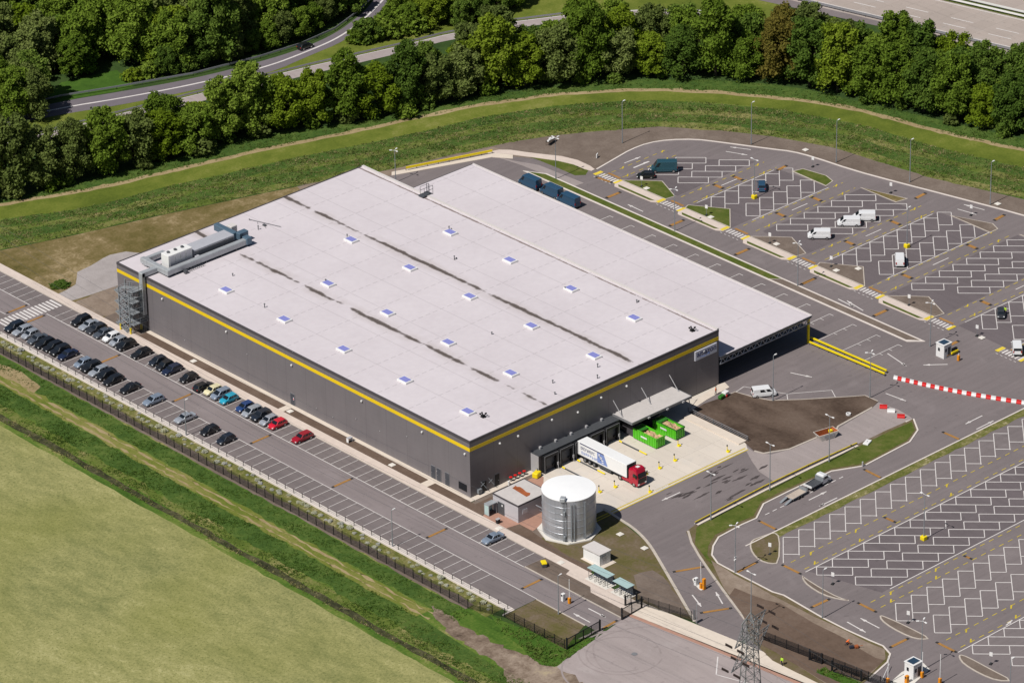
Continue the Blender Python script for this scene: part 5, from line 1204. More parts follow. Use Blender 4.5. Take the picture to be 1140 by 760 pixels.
b = MB(); b.span(-2.2, 1.9, -1.0, -.95, .5, .75); b.span(-2.2, 1.9, .95, 1.0, .5, .75); b.tube((1.9, -.8, .55), (3.2, 0, .5), .06, 5); b.tube((1.9, .8, .55), (3.2, 0, .5), .06, 5); b.span(1.75, 1.9, -.95, .95, .66, 1.3); b.build('frame', 'galv', tl_)
for sd in (-1, 1):
    b = MB(); b.add([(-2.2, sd*.6-.25, .6), (-2.2, sd*.6+.25, .6), (-4.1, sd*.6+.25, .08), (-4.1, sd*.6-.25, .08), (-2.2, sd*.6-.25, .68), (-2.2, sd*.6+.25, .68), (-4.1, sd*.6+.25, .16), (-4.1, sd*.6-.25, .16)], [(3, 2, 1, 0), (4, 5, 6, 7), (0, 1, 5, 4), (1, 2, 6, 5), (2, 3, 7, 6), (3, 0, 4, 7)]); b.build('ramp', 'galv', tl_)
    for x in (-.6, .3):
        b = MB(); b.tube((x, sd*1.0, .3), (x, sd*1.2, .3), .3, 10); b.build('wheel', 'rubber', tl_)
# compactor containers
def container(x, y, label, full):
    t = thing('waste_container', label, 'container', (x, y, .05), 0, 'green waste containers under the canopy')
    w, l, h = 2.4, 6.4, 2.2
    b = MB(); b.span(-w/2, -w/2+.12, -l/2, l/2, .2, h); b.span(w/2-.12, w/2, -l/2, l/2, .2, h); b.span(-w/2+.12, w/2-.12, -l/2, -l/2+.12, .2, h); b.span(-w/2+.12, w/2-.12, l/2-.12, l/2, .2, h); b.span(-w/2+.12, w/2-.12, -l/2+.12, l/2-.12, .2, .35)
    for k in range(9):
        yy = -l/2+.4+k*.7
        for sx in (-1, 1): b.span(sx*(w/2+.04)-.04, sx*(w/2+.04)+.04, yy-.06, yy+.06, .2, h-.1)
    bd = b.build('body', 'green_paint', t)
    b = MB()
    for sx in (-1, 1): b.span(sx*(w/2-.02)-.1, sx*(w/2-.02)+.1, -l/2-.04, l/2, h, h+.1)
    for x_ in (-.9, -.3, .3, .9): b.span(x_-.05, x_+.05, -l/2-.1, -l/2, .3, h-.1)
    b.span(-w/2-.06, w/2+.06, -l/2-.12, -l/2, h-.2, h+.1); b.build('rail', 'green_dark' if not full else 'green_paint', t)
    b = MB(); n = 10; vs = []; r_ = random.Random(int(x*10))
    for j in range(n+1):
        for i in range(6): vs.append((-w/2+.13+(w-.26)*i/5, -l/2+.13+(l-2.2)*j/n, 1.55+r_.uniform(0, .5)))
    b.add(vs, [(j*6+i, j*6+i+1, (j+1)*6+i+1, (j+1)*6+i) for j in range(n) for i in range(5)]); b.build('load', 'wood_chips', t)
    b = MB(); b.span(-w/2+.12, w/2-.12, l/2-2.0, l/2-.12, h-.25, h+.05); b.build('press_lid', 'green_dark', t)
    b = MB(); b.box((-w/2-.09, .1, 1.35), (.02, 1.7, .34)); b.build('lettering_plate', 'white', t)
    b = MB()
    for yy in (-l/2+.5, l/2-.5): b.tube((-w/2+.3, yy, .16), (w/2-.3, yy, .16), .15, 8)
    b.build('roller', 'steel_dark', t)
container(39.7, -7.5, 'green skip container heaped with wood, nearer the lorry', True); container(44.9, -7.6, 'green skip container part-filled with wood, nearer the ramp fence', False)
for x, lb in ((40.0, 'black press unit behind the fuller green container'), (45.2, 'black press unit behind the emptier green container')):
    t = thing('compactor', lb, 'compactor', (x, -2.4, .05), 0, 'black presses at the docks')
    b = MB(); b.cbox((0, 0, 1.1), (2.3, 3.0, 2.1), .1); b.build('housing', 'trim_dark', t); b = MB(); b.cbox((.2, .2, 2.4), (1.6, 1.8, .5), .1); b.build('hopper', 'black', t)

# ================================================================== LAMP POSTS
def lamp(base, h, heads, label, block=False, rz=0.0, cams=False, z0=.05):
    t = thing('lamp_post', label, 'lamp post', (base[0], base[1], z0), rz, 'lamp posts of the depot')
    b = MB(); b.tube((0, 0, 0), (0, 0, h), .11, 8, .06); b.tube((0, 0, 0), (0, 0, 1.1), .14, 8, .13); b.build('pole', 'galv', t)
    n = heads
    for i in range(n):
        a = 2*math.pi*i/n+(.4 if n == 3 else R(90)); l = .62 if n > 1 else .40
        if n == 1: a = 0
        b = MB(); b.tube((0, 0, h-.08), (math.cos(a)*l, math.sin(a)*l, h+.02), .04, 5); b.cbox((math.cos(a)*(l+.25), math.sin(a)*(l+.25), h+.04), (.56, .28, .12), .04, rz=a); b.build('lamp_head', 'white', t)
    if block:
        b = MB(); b.cbox((0, 0, .4), (1.0, 1.0, .75), .06); b.build('ballast_block', 'yellow', t)
    if cams:
        b = MB(); b.cbox((.25, .2, 3.1), (.45, .25, .25), .04); b.build('camera', 'white', t); b = MB(); b.cbox((-.25, -.2, 2.9), (.45, .25, .25), .04); b.build('camera', 'white', t)
    return t
LP = [((692.9, 159.5), 10, 1, 'lamp post on bare soil where the outer kerb begins to curve'), ((836.4, 161), 10, 1, 'lamp post on bare soil behind the kerb, above the dark blue people carrier'),
 ((931, 181), 10, 1, 'lamp post on bare soil behind the kerb, above the grass end island'), ((1012.8, 203), 10, 1, 'lamp post on bare soil behind the kerb, above the dry brown end island'), ((1102.3, 228), 10, 1, 'lamp post behind the kerb, last one before the motorway side'),
 ((440.5, 203), 7.6, 3, 'lamp post rising behind the back edge of the warehouse roof'), ((618.8, 199.5), 9.8, 4, 'four-headed lamp post on the median grass by the dark blue vans'), ((751, 257.5), 9.8, 3, 'lamp post on the median grass, halfway along the white canopy'),
 ((888, 318.5), 9.8, 3, 'lamp post on the bare median soil near the canopy corner'), ((1035.4, 385.7), 9.8, 3, 'lamp post beside the white booth on the main road'), ((860.5, 446.3), 10, 1, 'lamp post beside the white crew van'),
 ((968.4, 443), 10, 3, 'lamp post at the pointed end of the dark soil plot'), ((923, 514.3), 9.9, 2, 'twin-headed lamp post beside the rusty skip'), ((857, 546.3), 10, 2, 'twin-headed lamp post on the island grass near the low trailer'),
 ((791.4, 579), 10, 2, 'twin-headed lamp post at the tip of the island grass'), ((818.4, 637.6), 10, 3, 'lamp post with cameras halfway up, opposite the kerbed loop'), ((836, 692.5), 10.2, 2, 'lamp post standing right behind the lattice pylon'),
 ((915.5, 688), 10, 1, 'lamp post on pale soil beside the lower access road'), ((1025.5, 746.5), 10.2, 3, 'lamp post beside the white control booth with a solar roof'), ((437.1, 609.4), 7.9, 1, 'lamp post on the kerb wall between empty stalls, nearer the tank'),
 ((207.4, 485.8), 7.9, 1, 'lamp post on the kerb wall beside a silver saloon'), ((621.8, 683.5), 8.0, 1, 'lamp post on the lawn beside the exit barrier')]
for px, h, n, lb in LP: lamp(at(*px), h, n, lb, cams='cameras' in lb, z0=.1)
for px, h, n, lb in (((839.7, 221), 9.2, 2, 'lamp post on a yellow block beside the dark blue people carrier'), ((1009.5, 275.5), 9.2, 1, 'lamp post on a yellow block beside the blank-backed white van'), ((1028.3, 600.5), 9.6, 2, 'lamp post on a yellow block in the southern car park'), ((1123.5, 786), 9.6, 1, 'lamp post beside the last lens-shaped island of the southern car park')):
    lamp(at(*px), h, n, lb, block='yellow block' in lb)
# small white direction boards
for px, lb in (((714.3, 208), 'white board in the grass beside the low black car'), ((786.4, 240), 'white board in grass, second end island from the teal van'), ((904.9, 186), 'white board in the grass end island of the curved road'),
 ((925.3, 297), 'white board on bare soil near a single white van'), ((857, 271), 'white board at the grass end of the block with white vans'), ((1012, 340), 'white board on bare soil above the white booth'), ((1087.6, 374), 'white board on bare soil near the minibus'), ((991.7, 215), 'white board beside the outer kerb, above the dry end island'), ((1081, 240), 'white board beside the outer kerb, nearest the motorway'),
 ((857, 617), 'white board on the kerbed loop'), ((927, 650), 'white board at the loop end of the southern car park'), ((1011, 693), 'white board behind the middle lens-shaped island'), ((1103, 739), 'white board behind the last lens-shaped island')):
    t = thing('direction_board', lb, 'sign', at(*px)+(.06,), R(200), 'white direction boards in the car parks')
    b = MB(); b.tube((0, 0, 0), (0, 0, 2.1), .035, 5); b.build('pole', 'galv', t)
    b = MB(); b.cbox((.03, 0, 2.05), (.06, .62, .8), .02); b.build('panel', 'white', t)
    b = MB(); b.cbox((0, 0, .08), (.8, .5, .14), .04); b.build('foot', 'rubber', t)
# pale square manhole covers
for px, lb in (((215.5, 402.5), 'square concrete cover in the planting bed behind the dark trio of cars'), ((323, 458.3), 'square concrete cover in the planting bed by the notice door'), ((436.5, 518), 'square concrete cover halfway along the lower planting bed'), ((555.5, 588.5), 'square concrete cover on the pavement above the blue-grey saloon'), ((624.5, 626.5), 'square concrete cover on the pavement near the yellow grit bin'),
 ((690.4, 595), 'square concrete cover in the lawn behind the tank'), ((717.5, 610.5), 'square concrete cover in the lawn beside the entry road'), ((719.8, 210.3), 'square concrete cover in the grass below the low black car'), ((791.3, 242.3), 'square concrete cover in the grass of the second end island'), ((864.5, 272.3), 'square concrete cover in bare soil below the three white vans'), ((931, 301.6), 'square concrete cover in bare soil, larger island'), ((955.5, 299.6), 'square concrete cover in bare soil by the blank-backed van'), ((1093, 376.5), 'square concrete cover in bare soil near the minibus'), ((1110.8, 227.6), 'square concrete cover behind the outer kerb near the motorway side'), ((896.8, 167.5), 'square concrete cover in bare soil near the outer kerb bend'), ((706.5, 284), 'round cover')):
    if lb == 'round cover': continue
    t = MB(); t.cbox((0, 0, .07), (1.15, 1.15, .1), .04); t.cbox((0, 0, .13), (.7, .7, .04), .02); o = t.build('manhole_cover', 'c_white'); o.location = at(*px)+(.1,); tag(o, lb, 'manhole cover', 'square concrete covers')
b = MB(); b.lathe([(.55, 0), (.55, .05), (.42, .06), (.02, .06)], 16); o = b.build('drain_cover', 'midgrey'); o.location = at(706.3, 727.8)+(.035,); tag(o, 'round drain cover in the pale public road', 'drain cover')

# ================================================================== FENCES, RAILS, GATES
def panel_mesh(name, ln, h, pitch=.16, r=.018, mat='fence_black', horiz=8):
    b = MB(); n = int(ln/pitch)
    for i in range(n+1):
        x = ln*i/n; b.box((x, 0, h/2), (r*1.6, r*1.6, h))
    for k in range(horiz): b.box((ln/2, .012, .06+(h-.1)*k/(horiz-1)), (ln, r*1.6, r*1.6))
    return b.mesh(name, mat)
def fence(name, label, pts, h, bay, mat='fence_black', pitch=.16, r=.018, post=.08, group=None, z=0.0, horiz=8):
    t = thing(name, label, 'fence', (pts[0][0], pts[0][1], z), 0, group); o0 = Vector(pts[0])
    pb = MB(); pb.box((0, 0, (h+.1)/2), (post, post, h+.1)); pm = pb.mesh('post', mat); first = True; cache = {}
    for a, b_ in zip(pts, pts[1:]):
        a, b_ = Vector(a), Vector(b_); l = (b_-a).length; n = max(1, round(l/bay)); s_ = l/n; ang = math.atan2(b_.y-a.y, b_.x-a.x)
        key = round(s_, 3)
        if key not in cache: cache[key] = panel_mesh('mesh_panel', s_, h, pitch, r, mat, horiz)
        for i in range(n+1):
            p = a+(b_-a)*(i/n)-o0
            if first or i > 0:
                o = bpy.data.objects.new('post', pm); COL.objects.link(o); o.parent = t; o.location = (p.x, p.y, 0); first = False
            if i < n:
                o = bpy.data.objects.new('mesh_panel', cache[key]); COL.objects.link(o); o.parent = t; o.location = (p.x, p.y, 0); o.rotation_euler = (0, 0, ang)
    return t
fence('mesh_fence', 'long dark mesh fence on the grass bank outside the car park', [(-27.8, 135), (-27.8, -30), (-25.2, -37), (-24.9, -52.6)], 1.9, 2.5, pitch=.2, r=.017, post=.11)
fence('kerb_fence', 'low sparse fence of short dark posts along the pale kerb wall', [(-23.1, 135), (-23.1, -35.6)], .85, 2.5, pitch=2.5, r=.012, post=.09, z=.30, horiz=3)
fence('mesh_fence', 'mesh fence between the plot lawn and the public road pavement', ats([(709, 672), (722, 676), (745, 683), (770, 691)]), 2.0, 2.5, pitch=.14, r=.019, post=.08)
fence('mesh_fence', 'dark netted fence along the brown ground behind the green strip', [pub(25, 4.2), pub(86, 5.0)], 2.0, 2.5, pitch=.12, r=.024, post=.09)
def gate(name, label, a, b_, h, z=.04):
    a, b_ = Vector(a), Vector(b_); l = (b_-a).length; t = thing(name, label, 'gate', (a.x, a.y, z), math.atan2(b_.y-a.y, b_.x-a.x))
    b = MB(); b.span(0, l, -.06, .06, .12, .28); b.span(0, l, -.06, .06, h-.12, h)
    n = max(2, round(l/2.2))
    for i in range(n+1): b.span(l*i/n-.06, l*i/n+.06, -.06, .06, .12, h)
    b.build('gate_frame', 'fence_black', t)
    b = MB(); n = int(l/.15)
    for i in range(n): b.box((l*(i+.5)/n, 0, h/2), (.032, .032, h-.3))
    b.build('bars', 'fence_black', t)
    b = MB(); b.span(-.28, -.08, -.15, .15, 0, h+.25); b.span(l+.08, l+.28, -.15, .15, 0, h+.25); b.build('gate_post', 'fence_black', t)
gate('sliding_gate', 'black sliding gate pushed aside on the lawn at the car park exit', (-24.6, -53.0), (-16.3, -52.5), 2.1)
gate('pedestrian_gate', 'small black gate in front of the paved path to the cycle shelters', (-10.4, -52.4), (-5.4, -52.0), 2.2)
gate('pedestrian_gate', 'narrow black gate between cycle shelters and plot fence', at(697, 674), at(708, 671), 2.0)
gate('sliding_gate', 'black gate leaf standing open on the brown ground, beside the netted fence end', at(927, 748), at(958, 758), 2.1)
gate('sliding_gate', 'black gate leaf lying ajar behind the netted fence near the pylon', at(902, 735), at(914, 739), 2.0)
def rail(name, label, pts, h, mat, w=.2, th=.3, post='steel_dark', z=.04, bay=2.4, group=None):
    t = thing(name, label, 'rail', (pts[0][0], pts[0][1], z), 0, group); o = Vector(pts[0])
    P = [tuple(Vector(p)-o) for p in pts]; b = MB(); ribbon(b, P, w, h-th, h); b.build('beam', mat, t)
    n = 0
    for a, c in zip(P, P[1:]):
        l = math.hypot(c[0]-a[0], c[1]-a[1]); k = max(1, round(l/bay))
        for i in range(k+1):
            if n >= 60: break
            b = MB(); b.box((a[0]+(c[0]-a[0])*i/k, a[1]+(c[1]-a[1])*i/k, (h-th)/2), (.1, .1, h-th)); b.build('post', post, t); n += 1
    return t
rail('guard_rail', 'yellow guard rail nearer the canopy post, one of a close pair', [(91.4, -.6), (92.2, -20.6)], .8, 'yellow', .22, .35, group='paired yellow guard rails')
rail('guard_rail', 'yellow guard rail on the road side of a close pair', [(93.0, .6), (93.4, -20.0)], .8, 'yellow', .22, .35, group='paired yellow guard rails')
rail('guard_rail', 'long yellow guard rail behind the roofs along the back pavement', ats([(452, 190.5), (500, 181), (548, 171.5)]), 1.0, 'yellow', .2, .45)
rail('guard_rail', 'yellow guard rail on the pale concrete edge along the island grass', ats([(773.5, 583), (800, 569), (850, 543), (900, 519), (954, 494.5)]), .40, 'line_yellow', .25, .16, post='c_white', bay=3)
b = MB(); ribbon(b, ats([(776, 585.5), (800, 573), (851, 547), (901, 522.5), (955, 497)]), .5, 0, .32); structure('concrete_edge', b, 'c_walkpale')
t = rail('pipe_rail', 'grey pipe railing between the loading yard ramp and the dark soil', [(53.6, -4.2), (53.5, -20.8)], 1.15, 'steel', .07, .08)
for z in (.75, .4):
    b = MB(); b.tube((0, 0, z), (-.1, -16.6, z), .04, 5); b.build('rail', 'steel', t)
for i in range(8):
    b = MB(); b.tube((0, -i*2.3, 0), (0, -i*2.3, 1.15), .05, 5); b.build('post', 'steel_dark', t)
rail('steel_barrier', 'galvanised crash barrier along the wooded side of the slip road', ats([(x, y-3.5) for x, y in slip_u[1:11]]), .85, 'steel', .14, .42, bay=6)
rail('steel_barrier', 'galvanised crash barrier between slip road grass and second road', [r2u[i] for i in range(1, 10)], .8, 'steel', .14, .4, bay=6)
for o, lb in ((-.6, 'galvanised crash barrier on the belt side of the motorway'), (17.9, 'near crash barrier of the motorway central strip'), (20.1, 'far crash barrier of the motorway central strip')):
    rail('steel_barrier', lb, [mw(-60, o), mw(140, o)], .85, 'steel' if o < 1 else 'white', .16, .42, bay=6)
# row of red and white blocks
bx0, bx1 = Vector(at(995, 421.6)), Vector(at(1143, 450.5)); N = 29
cu = lambda f: (bx0+(bx1-bx0)*f+Vector((-.6, .25))*math.sin(math.pi*f)*1.6)
for i in range(N):
    a, c = cu(i/N), cu((i+1)/N); m_ = (a+c)/2; red = i % 2 == 1; l = (c-a).length
    t = thing('traffic_barrier', ('red' if red else 'white')+' plastic block, '+nth(i//2+1)+' of its colour from the yellow guard rails', 'barrier', (m_.x, m_.y, .035), math.atan2(c.y-a.y, c.x-a.x), 'red and white barrier row')
    b = MB(); loft(b, [[(x, -.26, 0), (x, -.26, .22), (x, -.1, .5), (x, -.1, .78), (x, .1, .78), (x, .1, .5), (x, .26, .22), (x, .26, 0)] for x in (-l/2+.02, l/2-.02)]); b.build('block', 'red' if red else 'white', t)
for px, red, lb in (((983.5, 454.5), 1, 'loose red plastic block, farther one from the skip road island'), ((992, 459), 0, 'loose white plastic block lying between two red ones'), ((1003, 465), 1, 'loose red plastic block close to the island grass tip')):
    t = thing('traffic_barrier', lb, 'barrier', at(*px)+(.05,), R(-50), 'loose barrier blocks on the gravel drive')
    b = MB(); loft(b, [[(x, -.28, 0), (x, -.28, .22), (x, -.1, .5), (x, -.1, .8), (x, .1, .8), (x, .1, .5), (x, .28, .22), (x, .28, 0)] for x in (-.75, .75)]); b.build('block', 'red' if red else 'white', t)
# yard bollards and wheel guides
bp = None
for px, lb in (((666.8, 548), 'yellow-footed marker post closest to the tank lid'), ((684, 542.5), 'yellow-footed marker post between tank and lorry cab'), ((718, 528), 'yellow-footed marker post just past the lorry cab'), ((722.8, 548), 'yellow-footed marker post in front of the lorry cab'), ((733.6, 521.5), 'yellow-footed marker post in the open yard, next to the lorry'), ((750.6, 513), 'yellow-footed marker post in front of the fuller green container'), ((754.8, 496.5), 'yellow-footed marker post between the green containers'), ((809.5, 503), 'yellow marker post at the yard end of the pipe railing'), ((657.5, 551), 'yellow-footed marker post half behind the tank')):
    t = thing('marker_post', lb, 'bollard', at(*px)+(.05,), 0, 'yellow marker posts of the loading yard')
    b = MB(); b.tube((0, 0, 0), (0, 0, 1.25), .08, 7); b.build('post', 'yellow', t); b = MB(); b.tube((0, 0, 1.25), (0, 0, 1.5), .13, 7); b.build('head', 'black', t)
    b = MB(); b.cbox((.15, -.15, .16), (.66, .66, .32), .08); b.build('foot', 'yellow', t)
for x, lb in ((16.6, 'wheel guide rail by the pale dock cheek'), (20.5, 'wheel guide rail two bays from the lorry'), (24.5, 'wheel guide rail alongside the lorry trailer'), (30.5, 'wheel guide rail on the far side of the lorry'), (35.6, 'wheel guide rail beside the fuller green container')):
    t = thing('wheel_guide', lb+', black tube with a yellow end', 'guide rail', (x, -9.5 if x < 20 else -6.5, .05), 0, 'wheel guides of the loading docks')
    b = MB(); b.tube((0, 2.6, .2), (0, -2.6, .2), .13, 7); b.tube((0, 2.6, .2), (0, 2.9, .05), .13, 7); b.build('tube', 'steel_dark', t)
    b = MB(); b.tube((0, -2.6, .2), (0, -4.6, .2), .14, 7); b.tube((0, 2.2, .2), (.02, 3.0, .25), .16, 7); b.build('tube_end', 'yellow', t)
t = thing('ballast_block', 'yellow concrete block at the wall beside the pale dock cheek', 'block', (14.6, -2.6, .16), .3)
b = MB(); b.cbox((0, 0, .5), (1.6, 1.2, 1.0), .12); b.build('block', 'yellow', t); b = MB(); b.tube((.5, .1, 1.0), (.5, .1, 1.5), .08, 6); b.build('lifting_eye', 'steel_dark', t)
for i in range(4):
    t = thing('fire_valve', nth(i+1)+' red-topped fire valve from the pale dock cheek, against the shaded wall', 'valve', (13.2-1.15*i, -.6, .16), 0, 'red-topped fire valves')
    b = MB(); b.tube((0, 0, 0), (0, 0, .8), .11, 7); b.tube((0, 0, .5), (.35, -.25, .3), .08, 6); b.build('pipe', 'steel_dark', t)
    b = MB(); b.lathe([(.05, .8), (.34, .86), (.34, .98), (.05, 1.02)], 10); b.build('hand_wheel', 'red', t)
t = thing('hydrant_post', 'stubby white hydrant post beside the red-topped valves', 'hydrant', (8.3, -1.6, .14)); b = MB(); b.tube((0, 0, 0), (0, 0, .9), .17, 8); b.lathe([(.22, .9), (.2, 1.05), (.02, 1.1)], 8); b.build('body', 'white', t); b = MB(); b.tube((0, 0, .5), (.35, -.2, .45), .09, 6); b.build('outlet', 'black', t)
t = thing('grit_bin', 'yellow grit bin on the pavement beyond the last stall', 'bin', at(605.5, 630.5)+(.12,), R(60)); b = MB(); b.cbox((0, 0, .4), (1.3, .9, .7), .08); b.build('body', 'steel_dark', t); b = MB(); b.cbox((0, 0, .85), (1.4, 1.0, .25), .08); b.build('lid', 'yellow', t)
t = thing('litter_bin', 'dark litter bin on the pavement below the pale blue cabin', 'bin', at(554.5, 582.5)+(.12,)); b = MB(); b.cbox((0, 0, .45), (.8, .6, .8), .08); b.build('body', 'black', t); b = MB(); b.cbox((0, 0, .9), (.84, .64, .12), .04); b.build('lid', 'lightgrey', t)
t = thing('cycle_hoop', 'small pale blue-grey table standing on the planting bed by the long wall', 'table', (-1.9, 33.0, .14)); t.name = 'garden_table'
b = MB(); b.box((0, 0, .9), (1.2, .7, .06)); b.build('table_top', 'hvac_grey', t)
for x in (-.5, .5):
    b = MB(); b.span(x-.05, x+.05, -.3, .3, 0, .88); b.build('leg', 'white', t)
# skip on the gravel drive
t = thing('waste_skip', 'pale rusty open skip at the edge of the dark soil plot', 'skip', at(919.5, 487)+(.05,), R(-12))
b = MB(); 
def skp(z, l, w): return [(-l, -w, z), (l, -w, z), (l, w, z), (-l, w, z)]
vs = skp(0, 1.5, .95)+skp(1.35, 2.3, 1.1)+skp(1.35, 2.2, 1.0)+skp(.15, 1.45, .88)
b.add(vs, [(3, 2, 1, 0)]+[(i, (i+1) % 4, 4+(i+1) % 4, 4+i) for i in range(4)]+[(4+i, 4+(i+1) % 4, 8+(i+1) % 4, 8+i) for i in range(4)]); b.add(vs[8:], [(i, (i+1) % 4, 4+(i+1) % 4, 4+i) for i in range(4)]+[(4, 5, 6, 7)], 1); b.build('body', ['c_white', 'rust'], t)
b = MB(); 
for sx in (-1, 1):
    for yy in (-1.12, 1.12): b.tube((sx*1.0, yy, .7), (sx*1.0, yy*1.08, .7), .1, 6)
b.span(-1.0, 1.4, -1.12, -1.09, .5, 1.0); b.build('lug', 'steel', t); b = MB(); b.box((1.2, .2, 1.0), (.6, .7, .5)); b.build('load', 'yellow', t)
# control booths
def booth(px, label, rz=0, h=2.9, w=2.3):
    t = thing('control_booth', label, 'booth', at(*px)+(.05,), rz, 'white control booths')
    b = MB(); b.cbox((0, 0, h/2), (w, w*.95, h), .05); wl = b.build('wall', 'white', t)
    b = MB(); b.span(-w/2-.08, w/2+.08, -w*.475-.08, w*.475+.08, h, h+.14); b.build('roof', 'white', t)
    b = MB(); b.span(-w/2+.25, w/2-.25, -w*.475+.3, w*.475-.3, h+.145, h+.2); b.build('solar_panel', 'solar_glass', t)
    b = MB(); b.span(-w/2-.03, -w/2, .0, .5, 1.4, 2.1); b.build('window', 'glass_dark', t)
    b = MB(); b.span(0, .8, -w*.475-.03, -w*.475, .3, 2.2); b.build('door', 'door_dark', t); b = MB(); b.span(-.8, -.3, -w*.475-.03, -w*.475, 1.4, 2.1); b.build('window', 'glass_dark', t)
booth((1050.5, 396), 'white control booth with a solar roof standing on the median tip'); booth((1016.5, 752), 'white control booth with a solar roof on a pale island by the lower entrance')
b = MB(); b.prism(ats([(985, 765), (1004, 748), (1028, 738), (1035, 745), (1010, 768), (995, 780)]), 0, .13); structure('booth_island', b, 'c_white')
t = thing('ticket_cabinet', 'yellow and black ticket cabinet beside the booth on the median', 'cabinet', at(1062.5, 394.5)+(.05,), 0); b = MB(); b.cbox((0, 0, .6), (2.0, .5, .45), .05); b.build('body', 'yellow', t); b = MB(); b.cbox((0, .2, 1.1), (1.8, .5, .45), .05); b.build('lid', 'black', t)
rail('booth_rail', 'low yellow rail in front of the booth on the median', ats([(1054, 398.5), (1064, 393.5)]), .5, 'bump_orange', .15, .2)
def barrier(px, label, arm, ang, col='orange', rz=0):
    t = thing('barrier_gate', label, 'barrier', at(*px)+(.08,), rz, 'lifting barriers at the gates')
    b = MB(); b.cbox((0, 0, .6), (.5, .5, 1.15), .05); b.build('cabinet', col, t)
    b = MB(); d = Vector((math.cos(ang), 0, math.sin(ang))); b.tube((0, 0, 1.0), tuple(Vector((0, 0, 1.0))+d*arm), .07, 6); b.build('arm', 'white', t)
    b = MB(); b.cbox((-.25*math.cos(ang), 0, 1.0), (.4, .4, .3), .05); b.build('counterweight', 'steel_dark', t)
barrier((634, 671.5), 'raised barrier with orange cabinet at the car park exit', 4.0, R(90)); barrier((780.6, 655), 'raised barrier with tall orange cabinet on the entry road', 4.6, R(92))
barrier((1026.5, 754), 'raised barrier with orange cabinet touching the lower booth', 4.2, R(90)); barrier((1046.3, 761), 'raised barrier with orange cabinet across the lane from the lower booth', 5.0, R(90)); barrier((988.3, 761), 'raised barrier with orange cabinet on the booth lane nearest the brown ground', 4.6, R(90)); barrier((1067, 401.5), 'short orange barrier cabinet without lowered arm beside the median booth', .6, R(90))
for px, lb, c in (((627, 668.5), 'white ticket pillar beside the car park exit barrier', 'white'), ((775, 651), 'white ticket pillar on the entry road island', 'white'), ((1009.5, 760), 'orange ticket pillar in front of the lower booth', 'orange')):
    t = thing('ticket_pillar', lb, 'ticket machine', at(*px)+(.08,)); b = MB(); b.cbox((0, 0, .75), (.7, .6, 1.5), .06); b.build('body', c, t); b = MB(); b.cbox((-.36, 0, 1.2), (.03, .35, .4), .01); b.build('screen', 'glass_dark', t)
t = thing('orange_bollard', 'tall bright orange post in front of the entry barrier', 'bollard', at(781.6, 656)+(.1,)); b = MB(); b.cbox((.3, -.2, 1.1), (.6, .5, 2.2), .06); b.build('post', 'orange', t)
b = MB(); b.prism(smooth_line(ats([(770, 645), (773, 643), (784, 655), (781, 657.5), (777, 655)]), 1, True), 0, .13); structure('barrier_island', b, 'c_white')
t = thing('yellow_gate_arm', 'white boom lying low across the lower gate opening', 'barrier', at(985, 754)+(.8,), R(30)); b = MB(); b.tube((-2.2, 0, 0), (3.4, 0, .1), .06, 6); b.build('arm', 'white', t); b = MB(); b.cbox((-1, 0, -.4), (.3, .3, .8), .04); b.build('stand', 'steel', t); t.name = 'boom_arm'
t = thing('short_sign_post', 'slim pole with a dark sign edge at the entry road corner', 'sign', at(775.6, 694)+(.05,)); b = MB(); b.tube((0, 0, 0), (0, 0, 4.2), .06, 6); b.build('pole', 'galv', t); b = MB(); b.cbox((-.3, .3, 1.8), (.12, .5, 2.0), .03); b.build('panel', 'steel_dark', t)
t = thing('stone_bollard', 'small grey post at the kerb where the dashed line starts', 'bollard', at(960.3, 519.5)+(.05,)); b = MB(); b.tube((0, 0, 0), (0, 0, 1.0), .16, 8); b.lathe([(.18, 1.0), (.15, 1.1), (.01, 1.12)], 8); b.build('post', 'lightgrey', t)
t = thing('access_lid', 'white square lid on the island grass by the yellow rail end', 'lid', at(965.5, 493.5)+(.14,), R(20)); b = MB(); b.cbox((0, 0, .15), (1.9, 1.1, .3), .05); b.build('lid', 'white', t); b = MB(); b.box((0, 0, .32), (.4, .08, .05)); b.build('handle', 'steel', t)
t = thing('valve_marker', 'small white stone ring on the dark soil plot', 'marker', at(944.5, 462)+(.11,)); b = MB(); b.lathe([(.5, 0), (.5, .35), (.32, .35), (.32, .1)], 12); b.build('ring', 'white', t)
t = thing('lying_board', 'white board lying on the bare soil near the north walkway', 'board', at(664.8, 175.8)+(.05,), .5); b = MB(); b.cbox((0, 0, .5), (.9, .2, .9), .03); b.build('board', 'white', t); b = MB(); b.tube((.3, .3, 0), (0, .1, .7), .04, 5); b.build('strut', 'wood_pale', t)
t = thing('survey_frame', 'dark sheet frame with white tops standing on bare soil near the belt', 'frame', at(613, 160)+(.05,), .3); t.scale = (.75, .75, .75)
b = MB()
for x in (-1.8, 1.8):
    for y in (-.5, .5): b.tube((x, y, 0), (x, y, 1.6), .06, 5)
b.span(-1.9, 1.9, -.6, .6, 1.0, 1.15); b.build('frame', 'bark', t); b = MB(); b.cbox((-1.2, 0, 1.35), (.8, .6, .4), .04); b.cbox((.2, .2, 1.45), (.9, .7, .5), .04); b.cbox((1.6, -.1, 1.25), (.7, .6, .3), .04); b.build('parcel', 'white', t)

